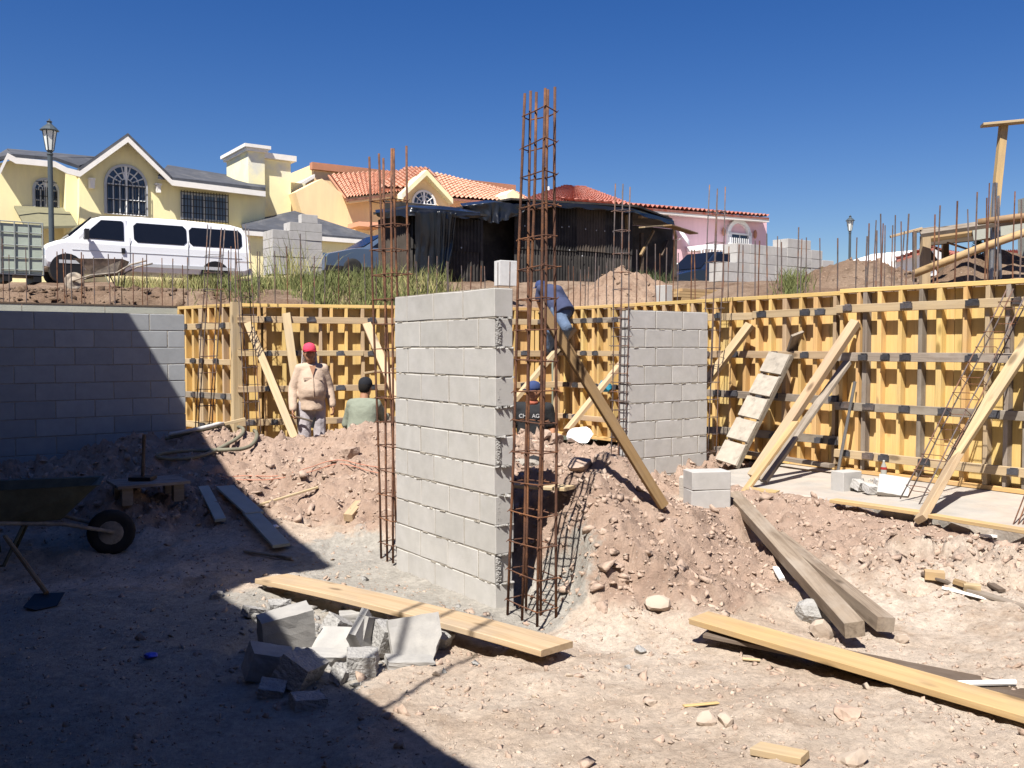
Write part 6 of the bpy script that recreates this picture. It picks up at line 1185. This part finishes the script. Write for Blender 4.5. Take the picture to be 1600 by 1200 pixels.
# timber scaffold at the right
SC = thing('timber_scaffold', 'rough timber platform behind the tall formwork at the right edge', 'scaffold', Vector((P(1510, 440, 11.4).x, 11.4, tz(P(1510, 440, 11.4).x, 11.4))))
def sb(nm, a, b, w, t, m, da=11.4, db=11.4, up=UP, r=None):
    if r: mb = MB(); p, q_ = P(*a, da), P(*b, db); mb.tube([p, p.lerp(q_, .5) + Vector((0, 0, .015)), q_], r, 9); part(nm, mb, m, SC, smooth=True)
    else: beam(nm, P(*a, da), P(*b, db), w, t, m, SC, up)
sb('post', (1445, 445), (1446, 368), .10, .09, M['pine'], 11.2, 11.2, -UP + Vector((0, -2, 0))); sb('post', (1477, 440), (1477, 372), .07, .07, M['brownwood'], 11.9, 11.9, Vector((0, -1, 0))); sb('post', (1543, 440), (1546, 362), .09, .08, M['pine'], 11.3, 11.3, Vector((0, -1, 0))); sb('post', (1429, 440), (1429, 362), .04, .04, M['darkwood'], 11, 11, Vector((0, -1, 0)))
sb('board', (1438, 365), (1645, 336), .14, .05, M['greywood'], 11.0, 10.6, Vector((0, -.5, 1))); sb('board', (1452, 372), (1640, 345), .20, .05, M['brownwood'], 11.5, 11.1, Vector((0, -.4, 1))); sb('board', (1430, 361), (1460, 357), .12, .04, M['greywood'], 11.2, 11.2); sb('beam', (1450, 378), (1640, 358), .10, .10, M['darkwood'], 11.8, 11.6); sb('beam', (1520, 367), (1645, 346), .10, .15, M['greyply'], 11.2, 10.9)
sb('batten', (1391, 370), (1440, 357), .05, .03, M['pine'], 11, 11); sb('pole', (1428, 428), (1640, 350), 0, 0, M['plank'], 10.9, 10.5, r=.047); sb('pole', (1528, 348), (1645, 336), 0, 0, M['brownwood'], 10.8, 10.5, r=.045); sb('strut', (1449, 393), (1475, 430), .08, .04, M['darkwood'], 11.6, 11.5, Vector((0, -1, 0))); sb('batten', (1480, 379), (1514, 390), .03, .02, M['brownwood'], 11.4, 11.4)
for k, lb in enumerate(('rear grey iron tube standing in the scaffold', 'front grey iron tube standing in the scaffold')):
    mb = MB(); mb.tube([P(1548 + 15 * k, 440, 10.9), P(1555 + 4 * k, 286 + 20 * k, 10.9)], .028 - .008 * k, 8); single('iron_tube', mb, M['steel'], lb, 'tube', None)
TP = thing('prop', 'tall timber prop with a crossboard on top standing out against the sky', 'prop', Vector((P(1543, 440, 11.2).x, 11.2, P(1543, 440, 11.2).z))); beam('post', P(1543, 440, 11.2), P(1568, 196, 11.2), .085, .075, M['plank'], TP, up=Vector((0, -1, 0))); beam('crossboard', P(1534, 196, 11.2), P(1640, 186, 11.0), .16, .03, M['pine'], TP)
mb = MB(); mb.prism([P(1614, 445, 11.8), P(1650, 445, 11.8), P(1650, 300, 11.8), P(1614, 305, 11.8)], (0, .35, 0)); single('concrete_column', mb, M['greyply'], 'grey concrete column at the right edge behind the scaffold', 'column')

# ------------------------------------------------------------------ houses across the street
M['yellow'] = mat('yellow_render', (.88, .78, .43), .9, .05, 2, .15, 60, second=(.80, .70, .42), amount=.30, sscale=.9, sedge=.2, stretch=(2.5, 2.5, .5)); M['cream'] = mat('cream_render', (.86, .78, .46), .9, .06, 2, .15, 60, second=(.66, .64, .54), amount=.35, sscale=.9); M['trim'] = mat('white_trim', (.72, .69, .64), .7, .06, 3, .05)
M['asphalt'] = mat('roof_felt', (.062, .066, .078), .9, .25, 3, .3, 30, second=(.10, .10, .105), amount=.3); M['peach'] = mat('peach_render', (.88, .66, .37), .9, .05, 2, .15, 50, second=(.82, .60, .35), amount=.3, sscale=.9, sedge=.2, stretch=(2.5, 2.5, .5)); M['peachtrim'] = mat('brick_trim', (.42, .20, .12), .9, .08, 3, .1); M['tile'] = mat('clay_tile', (.58, .335, .235), .85, .22, 5, .2, 40, second=(.46, .24, .155), amount=.4, sscale=3); M['redtile'] = mat('red_tile', (.36, .155, .12), .85, .22, 5, .2, 40, second=(.30, .08, .05), amount=.4, sscale=3)
M['pink'] = mat('pink_render', (.74, .49, .53), .9, .05, 2, .12, 50, second=(.68, .45, .48), amount=.3, sscale=.9, sedge=.2, stretch=(2.5, 2.5, .5)); M['whitewall'] = mat('white_wall', (.76, .75, .73), .9, .04, 2, .1); M['oliveawning'] = mat('olive_awning', (.17, .16, .10), .9, .1, 4, .1); M['grille'] = mat('white_grille', (.62, .62, .62), .5, .05, 4, 0)
def bars(L, pr, segs, r, m, name, y): 
    mb = MB()
    for (a, b) in segs: mb.tube([Vector((a[0], y, a[1])), Vector((b[0], y, b[1]))], r, 4)
    return part(name, mb, m, pr, local=True)
def arch_window(L, px0, px1, pyb, pyt, y, surround=None, grille=True, div=6):
    A0 = L.at(px0, pyb, y); A1 = L.at(px1, pyb, y); zt = L.at((px0 + px1) / 2, pyt, y).z; w = A1.x - A0.x; cx = (A0.x + A1.x) / 2; R = w / 2; zs = zt - R; z0 = (A0.z + A1.z) / 2; n = 14
    def arc(r, yy): return [Vector((cx + r * math.cos(math.pi * k / n), yy, zs + r * math.sin(math.pi * k / n))) for k in range(n + 1)]
    mb = MB(); o = [Vector((cx + R, 0, z0))] + arc(R, 0) + [Vector((cx - R, 0, z0))]; i = [Vector((cx + R - .09, 0, z0))] + arc(R - .09, 0) + [Vector((cx - R + .09, 0, z0))]; N_ = len(o)
    for k in range(N_ - 1):
        a, b, c, d = o[k], o[k + 1], i[k + 1], i[k]; s_ = Vector((0, y - .06, 0)); mb.prism([p + s_ for p in (a, b, c, d)], (0, .1, 0))
    wf = L.part('window', mb, M['trim'] if surround else M['trimgrey'])
    g = MB(); g.add([Vector((p.x, y - .015, p.z)) for p in i], [tuple(range(len(i)))]); g.add([Vector((p.x, y + .01, p.z)) for p in i], [tuple(range(len(i)))]); part('pane', g, M['glass'], wf, local=True)
    ri = R - .09; sg = []; x0, x1_ = cx - ri, cx + ri
    for k in range(1, div): x = x0 + (x1_ - x0) * k / div; sg.append(((x, z0), (x, zs)))
    m_ = max(2, int((zs - z0) / .38))
    for k in range(m_ + 1): z = z0 + (zs - z0) * k / m_; sg.append(((x0, z), (x1_, z)))
    for k in range(1, div + 1): a = math.pi * k / (div + 1); sg.append(((cx + ri * .32 * math.cos(a), zs + ri * .32 * math.sin(a)), (cx + ri * math.cos(a), zs + ri * math.sin(a))))
    for rr_ in (.34, .68): sg += [((cx + ri * rr_ * math.cos(math.pi * k / 10), zs + ri * rr_ * math.sin(math.pi * k / 10)), (cx + ri * rr_ * math.cos(math.pi * (k + 1) / 10), zs + ri * rr_ * math.sin(math.pi * (k + 1) / 10))) for k in range(10)]
    bars(L, wf, sg, .022, M['grille'], 'muntin', y - .035); bars(L, wf, [((cx, z0), (cx, zs + ri))], .05, M['white'], 'mullion', y - .03)
    if grille: bars(L, wf, [((x0 + (x1_ - x0) * k / 11, z0), (x0 + (x1_ - x0) * k / 11, zs + math.sqrt(max(0, ri ** 2 - (-ri + (2 * ri) * k / 11) ** 2)) * .25)) for k in range(12)] + [((x0, z0 + q_), (x1_, z0 + q_)) for q_ in (.05, .5, 1.0)], .012, M['black'], 'grille', y - .14)
    return cx, zs, R, z0
def polywall(L, pts, y, depth, m, name='wall'): mb = MB(); mb.prism([L.at(px, py, y) for (px, py) in pts], (0, depth, 0)); return L.part(name, mb, m)
def fascia(L, pts, y, h=.20, d=.08, m=None, name='fascia'):
    for (a, b) in zip(pts[:-1], pts[1:]):
        A1, B1 = L.at(*a, y), L.at(*b, y); mb = MB(); mb.prism([A1, B1, B1 - UP * h, A1 - UP * h], (0, d, 0)); L.part(name, mb, m or M['trim'])
def tiles(L, e0, e1, r1, r0, m, pitch=.24, course=.40, name='roof', amp=.045, parent=None):
    """a tiled roof slope: corrugated along the eave, stepped at every course"""
    We = max((e1 - e0).length, (r1 - r0).length); Sl = max((r0 - e0).length, (r1 - e1).length); nu = max(4, int(We / pitch) * 4); nv = max(2, int(Sl / course)); nrm = (e1 - e0).cross(r0 - e0).normalized(); nrm = nrm if nrm.z > 0 else -nrm; mb = MB(); vs = []; k = 0
    for j in range(nv):
        for (f, lift) in ((j / nv, .05), ((j + 1.0) / nv, 0.0)):
            for i in range(nu + 1): u = i / nu; p = (e0.lerp(e1, u)).lerp(r0.lerp(r1, u), f); vs.append(p + nrm * (lift + amp * math.cos(2 * math.pi * i / 4) + (.006 * math.sin(i * 12.9 + j * 78.2))))
    fs = [(r * (nu + 1) + i, r * (nu + 1) + i + 1, (r + 1) * (nu + 1) + i + 1, (r + 1) * (nu + 1) + i) for r in range(2 * nv - 1) for i in range(nu)]; mb.add(vs, fs); base = [e0, e1, r1, r0]; mb.prism([p - nrm * .16 for p in base], nrm * .10)
    return L.part(name, mb, m)
# --- yellow house
Y = Loc('yellow_house', 'pale yellow two-storey house with a white-edged gable and a big arched window', 'house', 200, 446, 33.5)
polywall(Y, [(124, 450), (124, 270), (200, 222), (268, 284), (414, 300), (414, 450)], 0, 7.5, M['yellow']); polywall(Y, [(-30, 450), (-30, 262), (20, 250), (86, 256), (124, 268), (124, 450)], .9, 6, M['yellow']); polywall(Y, [(103, 450), (103, 264), (124, 272), (124, 450)], .35, 2, M['yellow'], 'pier')
def roofslab(L, quad, th=.12, m=None, name='roof'): mb = MB(); mb.prism(quad, (0, 0, th)); return L.part(name, mb, m or M['asphalt'])
ap = Y.at(200, 213, -.5); lf_ = Y.at(124, 267, -.5); rt = Y.at(269, 281, -.5); bk_ = Vector((0, 6.5, 0)); roofslab(Y, [lf_, ap, ap + bk_, lf_ + bk_]); roofslab(Y, [ap, rt, rt + bk_, ap + bk_]); er = Y.at(415, 298, -.5); roofslab(Y, [rt + Vector((-.5, 0, -.02)), er, Y.at(415, 287, 4.5), Y.at(262, 262, 4.5)])
wl0, wl1, wl2 = Y.at(20, 246, .3), Y.at(86, 251, .3), Y.at(124, 264, .3); roofslab(Y, [Y.at(-4, 251, .3), wl0, Y.at(10, 238, 3.2), Y.at(-30, 262, 3.2)]); roofslab(Y, [wl0, wl1, Y.at(158, 250, 4.0), Y.at(11, 237, 3.2)]); roofslab(Y, [wl1, wl2, Y.at(158, 251, 4.0)])
fascia(Y, [(-6, 276), (12, 239), (25, 246), (86, 252), (105, 262), (125, 267), (200, 213), (269, 281), (415, 299)], -.56, .20)
arch_window(Y, 163, 231, 336, 257, -.02); arch_window(Y, 51, 93, 330, 278, .88, div=4)
def rect_window(L, px0, px1, py0, py1, y, nv=5, nh=3, grille=True, bm_=None, gm=None):
    A0 = L.at(px0, py1, y); A1 = L.at(px1, py1, y); z1 = L.at(px0, py0, y).z; z0 = (A0.z + A1.z) / 2; mb = MB(); w = A1.x - A0.x
    for (c, s_) in (((A0.x + w / 2, y - .02, z1 - .04), (w, .1, .08)), ((A0.x + w / 2, y - .02, z0 + .04), (w, .1, .08)), ((A0.x + .04, y - .02, (z0 + z1) / 2), (.08, .1, z1 - z0 - .16)), ((A1.x - .04, y - .02, (z0 + z1) / 2), (.08, .1, z1 - z0 - .16))): mb.box(c, s_)
    wf = L.part('window', mb, M['trimgrey'] if bm_ is None else bm_); g = MB(); g.box((A0.x + w / 2, y - .01, (z0 + z1) / 2), (w - .16, .02, z1 - z0 - .16)); part('pane', g, gm or M['glass'], wf, local=True)
    bars(L, wf, [((A0.x + w * k / nv, z0), (A0.x + w * k / nv, z1)) for k in range(1, nv)], .03, M['grille'], 'mullion', y - .04)
    if grille: bars(L, wf, [((A0.x + w * k / 16, z0 - .05), (A0.x + w * k / 16, z1 + .05)) for k in range(17)] + [((A0.x, z0 + (z1 - z0) * k / 4), (A1.x, z0 + (z1 - z0) * k / 4)) for k in range(5)], .014, M['black'], 'grille', y - .16)
rect_window(Y, 282, 355, 300, 346, -.01, 4, gm=mat('curtained_glass', (.13, .17, .23), .1, .5, 1.2, 0, spec=.6, stretch=(6, 1, .3)))
for (px, py) in ((143, 288), (247, 296)): q = Y.at(px, py, -.12); mb = MB(); mb.box(q, (.16, .2, .26), jit=.02); mb.box(q + Vector((0, 0, .18)), (.22, .24, .06)); Y.part('wall_lamp', mb, M['trim'])
mb = MB(); q = Y.at(70, 345, -.2); mb.prism([Y.at(22, 325, .8), Y.at(105, 328, .8), Y.at(122, 356, -1.1), Y.at(40, 358, -1.1)], (0, 0, .08)); Y.part('awning', mb, M['oliveawning'])
c0 = Y.at(389, 345, 1.2); c1 = Y.at(414.5, 345, 1.2); zt = Y.at(390, 236, 1.2).z; yb = Y.atx(354, 250, c0.x).y; mb = MB(); mb.prism([(c0.x, 1.2, 1.0), (c1.x, 1.2, 1.0), (c1.x, yb, 1.0), (c0.x, yb, 1.0)], (0, 0, zt - 1.0)); Y.part('tower', mb, M['cream'])
mb = MB(); mb.box(((c0.x + c1.x) / 2, (1.2 + yb) / 2, zt + .06), (c1.x - c0.x + .22, yb - 1.2 + .22, .12)); mb.box(((c0.x + c1.x) / 2, (1.2 + yb) / 2, zt + .19), (c1.x - c0.x + .40, yb - 1.2 + .40, .13)); Y.part('cornice', mb, M['trim'])
d0 = Y.at(416, 345, 1.35); d1 = Y.at(455, 345, 1.35); z2 = Y.at(430, 250, 1.35).z; mb = MB(); mb.prism([(d0.x - .2, 1.35, 0), (d1.x, 1.35, 0), (d1.x, 5, 0), (d0.x - .2, 5, 0)], (0, 0, z2)); Y.part('wall', mb, M['cream']); mb = MB(); mb.box(((d0.x + d1.x) / 2 + .05, 3.1, z2 + .12), (d1.x - d0.x + .3, 3.8, .22)); Y.part('cornice', mb, M['trim'])
mb = MB(); mb.box((d1.x + .3, 3.0, 2.4), (1.2, 2.0, 4.6)); Y.part('side_wall', mb, M['cream'])
g0 = Y.at(380, 361, -2.2); g1 = Y.at(600, 378, -2.2); polywall(Y, [(381, 450), (381, 365), (600, 382), (600, 450)], -2.0, 4, M['yellow'], 'garage_wall'); roofslab(Y, [g0, g1, Y.at(460, 333, .5)], .1); roofslab(Y, [g0, Y.at(460, 333, .5), Y.at(376, 352, .8)], .1); fascia(Y, [(380, 360), (600, 377)], -2.25, .16); mb = MB(); q = Y.at(418, 395, -2.05); mb.ell(q, (.12, .1, .2), 8, 5); Y.part('wall_lamp', mb, M['black'])
# --- orange house
O = Loc('orange_house', 'peach house with orange tile roof and a small arched gable window behind the black shed', 'house', 600, 446, 40.0); ex = .5
polywall(O, [(505, 450), (462, 300), (503, 279), (545, 310), (660, 300), (660, 450)], 0, 1, M['peach']); polywall(O, [(640, 450), (640, 300), (835, 312), (835, 450)], .3, 4, M['peach']); polywall(O, [(490, 450), (490, 256), (806, 292), (806, 450)], 4.2, 4, M['peach'], 'parapet'); fascia(O, [(488, 253), (806, 289)], 4.05, .32, .3, M['peachtrim'], 'cornice')
polywall(O, [(440, 450), (440, 312), (462, 296), (491, 274), (491, 450)], 2.6, 2, M['peach'], 'side_wall'); fascia(O, [(462, 290), (492, 272)], 2.3, .16, .3, M['trim'])
tiles(O, O.at(541, 309, -.7), O.at(640, 298, -.7), O.at(668, 263, 3.6), O.at(514, 272, 3.6), M['tile']); tiles(O, O.at(592, 292, -.3), O.at(640, 294, -.5), O.at(672, 262, 2.8), O.at(636, 260, 2.8), M['tile']); tiles(O, O.at(696, 307, -.7), O.at(838, 318, -.7), O.at(806, 300, 3.4), O.at(676, 268, 3.0), M['tile'])
mb = MB(); mb.prism([O.at(541, 309, -.72), O.at(545, 316, -.6), O.at(516, 279, 3.0), O.at(514, 273, 3.2)], (0, .15, 0)); O.part('barge_board', mb, M['peachtrim']); fascia(O, [(545, 309), (636, 299)], -.62, .22, .25, M['peach'], 'eave')
polywall(O, [(633, 345), (633, 300), (667, 270), (703, 308), (703, 345)], -.9, 1.2, M['peach'], 'gable_wall'); fascia(O, [(628, 302), (667, 265), (708, 310)], -1.25, .24, .4, M['cream'], 'gable_trim'); arch_window(O, 643, 681, 331, 297, -.93, True, False, 4); tiles(O, O.at(703, 309, -1.1), O.at(708, 310, 2.4), O.at(670, 265, 2.4), O.at(667, 266, -1.1), M['tile'])
mb = MB(); mb.prism([O.at(561, 346, -1.2), O.at(600, 348, -1.2), O.at(600, 356, -1.4), O.at(561, 353, -1.4)], (0, 1.1, 0)); O.part('canopy', mb, M['peachtrim']); polywall(O, [(792, 335), (792, 303), (802, 296), (818, 308), (818, 335)], -1.0, 1, M['cream'], 'small_gable')
# --- red-roofed and pink houses
Rd = Loc('red_roofed_house', 'house of which only a red hipped tile roof shows over the black shed', 'house', 890, 446, 43.0); tiles(Rd, Rd.at(800, 319, -2), Rd.at(992, 322, -2), Rd.at(912, 292, 2), Rd.at(884, 290, 2), M['redtile'], .25, .4); polywall(Rd, [(805, 450), (805, 322), (985, 326), (985, 450)], -1.2, 6, M['pink']); mb = MB(); q = Rd.at(857, 300, 1.5); mb.tube([q - UP * 1.0, q + UP * .25], .06, 6); Rd.part('vent_pipe', mb, M['white'])
K = Loc('pink_house', 'pink house with white window surround, balcony rail and tiled eave', 'house', 1198, 446, 45.0)
polywall(K, [(960, 460), (960, 322), (1198, 345), (1198, 460)], 0, 8, M['pink']); e0, e1 = K.at(955, 318, -.55), K.at(1202, 338, -.55); tiles(K, e0, e1, e1 + Vector((0, 5, .9)), e0 + Vector((0, 5, .9)), M['redtile'], .27, .5, amp=.06); fascia(K, [(955, 321), (1202, 341)], -.5, .18, .3, M['trim'])
def pbox(L, px0, px1, py0, py1, y, th, m, name, parent=None): A0 = L.at(px0, py1, y); A1 = L.at(px1, py0, y); mb = MB(); mb.box(((A0.x + A1.x) / 2, y, (A0.z + A1.z) / 2), (A1.x - A0.x, th, A1.z - A0.z)); return L.part(name, mb, m)
rect_window(K, 1140, 1169, 363, 392, -.02, 2, 1, False, M['white']); A0 = K.at(1136, 362, -.1); A1 = K.at(1173, 365, -.1); R_ = (A1.x - A0.x) / 2; cx = (A0.x + A1.x) / 2; mb = MB(); n = 12
for k in range(n): a, b = math.pi * k / n, math.pi * (k + 1) / n; mb.prism([Vector((cx + r_ * math.cos(t_), -.14, A1.z - .1 + r_ * .85 * math.sin(t_))) for (r_, t_) in ((R_, a), (R_, b), (R_ - .2, b), (R_ - .2, a))], (0, .2, 0))
K.part('arch_surround', mb, M['white']); pbox(K, 1136, 1141, 362, 395, -.06, .16, M['white'], 'jamb'); pbox(K, 1168, 1173, 364, 396, -.06, .16, M['white'], 'jamb'); pbox(K, 1094, 1150, 388, 391, -.9, 1.6, M['white'], 'balcony_slab'); pbox(K, 1128, 1142, 390, 412, -.5, .8, M['white'], 'balcony_wall')
A0 = K.at(1096, 388, -1.7); A1 = K.at(1150, 386, -1.7); bars(K, K.t, [((A0.x + (A1.x - A0.x) * k / 12, A0.z), (A0.x + (A1.x - A0.x) * k / 12, A0.z - .8)) for k in range(13)] + [((A0.x, A0.z), (A1.x, A0.z))], .035, M['white'], 'balcony_rail', -1.7)
bars(K, K.t, [((K.at(1141 + 28 * k / 9, 372, -.3).x, K.at(1155, 372, -.3).z), (K.at(1141 + 28 * k / 9, 372, -.3).x, K.at(1155, 390, -.3).z)) for k in range(10)], .02, M['white'], 'window_rail', -.3)
q = K.at(1071, 370, -.5); mb = MB(); vs = []; Rm = Matrix.Rotation(.9, 3, 'X') @ Matrix.Rotation(.5, 3, 'Y'); mb.lathe([(.02, .06), (.25, .03), (.42, -.06), (.40, -.08), (.2, -.01)], q, 14, 0, Rm); mb.tube([q, q + Vector((0, .5, -.1))], .03, 5); single_m = K.part('satellite_dish', mb, M['white'])
for (px, py) in ((1131, 362), (1180, 366)): q = K.at(px, py, -.12); mb = MB(); mb.ell(q, (.09, .09, .22), 7, 5); K.part('wall_lamp', mb, M['peachtrim'])
Q2 = Loc('small_gabled_house', 'low house with a red tiled gable and white bars in front of the pink house', 'house', 1095, 450, 38.0); tiles(Q2, Q2.at(1060, 424, -.4), Q2.at(1078, 432, -2.2), Q2.at(1106, 402, -2.2), Q2.at(1080, 402, .6), M['redtile'], .24, .35); tiles(Q2, Q2.at(1129, 425, -2.2), Q2.at(1131, 424, .6), Q2.at(1108, 402, .6), Q2.at(1106, 402, -2.2), M['redtile'], .24, .35)
polywall(Q2, [(1062, 470), (1062, 424), (1106, 406), (1128, 426), (1128, 470)], -1.0, 2.5, M['whitewall']); fascia(Q2, [(1078, 431), (1106, 403), (1129, 425)], -2.25, .14, .15, M['white']); A0 = Q2.at(1060, 428, -2.4); A1 = Q2.at(1126, 430, -2.4); bars(Q2, Q2.t, [((A0.x + (A1.x - A0.x) * k / 24, A0.z), (A0.x + (A1.x - A0.x) * k / 24, A0.z - 1.1)) for k in range(25)] + [((A0.x, A0.z - .05), (A1.x, A0.z - .05)), ((A0.x, A0.z - .9), (A1.x, A0.z - .9))], .03, M['white'], 'gate_bars', -2.4)
# --- far white houses at right
Wh = Loc('white_house', 'far white house with a red roof seen through the timber scaffold', 'house', 1480, 440, 42.0); polywall(Wh, [(1396, 450), (1396, 408), (1458, 388), (1530, 424), (1530, 450)], 0, 3, M['whitewall'], 'gable_wall'); tiles(Wh, Wh.at(1400, 404, -.3), Wh.at(1402, 405, 2.6), Wh.at(1460, 383, 2.6), Wh.at(1458, 385, -.3), M['redtile']); tiles(Wh, Wh.at(1458, 386, .2), Wh.at(1530, 424, .2), Wh.at(1545, 398, 5), Wh.at(1470, 392, 5), M['redtile'])
Wr = Loc('white_house', 'far orange-roofed house at the right edge behind the iron tubes', 'house', 1580, 440, 46.0); tiles(Wr, Wr.at(1545, 425, -.5), Wr.at(1645, 418, -.5), Wr.at(1645, 388, 4), Wr.at(1548, 392, 4), M['redtile']); polywall(Wr, [(1500, 450), (1500, 424), (1645, 422), (1645, 450)], 0, 4, M['whitewall'])
# dark conifer behind the scaffold
c = P(1527, 440, 34); zt_ = P(1527, 377, 34).z; tr = thing('cypress', 'small dark cypress behind the timber scaffold', 'tree', (c.x, 34, CAM_Z + 1.95)); mb = MB(); mb.tube([(0, 0, 0), (0, 0, zt_ - c.z)], .09, 7); part('trunk', mb, M['darkwood'], tr, local=True); mb = MB(); H = zt_ - CAM_Z - 1.95
for k in range(1500):
    z = random.uniform(.3, H); rm = .42 * math.sin(math.pi * min(1, (z / H) * .75 + .22)) + .06; a = random.uniform(0, 6.28); r_ = rm * math.sqrt(random.random()); p = Vector((r_ * math.cos(a), r_ * math.sin(a), z)); d = Vector((math.cos(a), math.sin(a), 1.1)).normalized() * random.uniform(.06, .14); s_ = Vector((-math.sin(a), math.cos(a), .2)) * .03; mb.add([p - s_, p + s_, p + d], [(0, 1, 2)])
part('crown', mb, mat('cypress_green', (.018, .026, .015), .95, .3, 4, 0), tr, local=True)
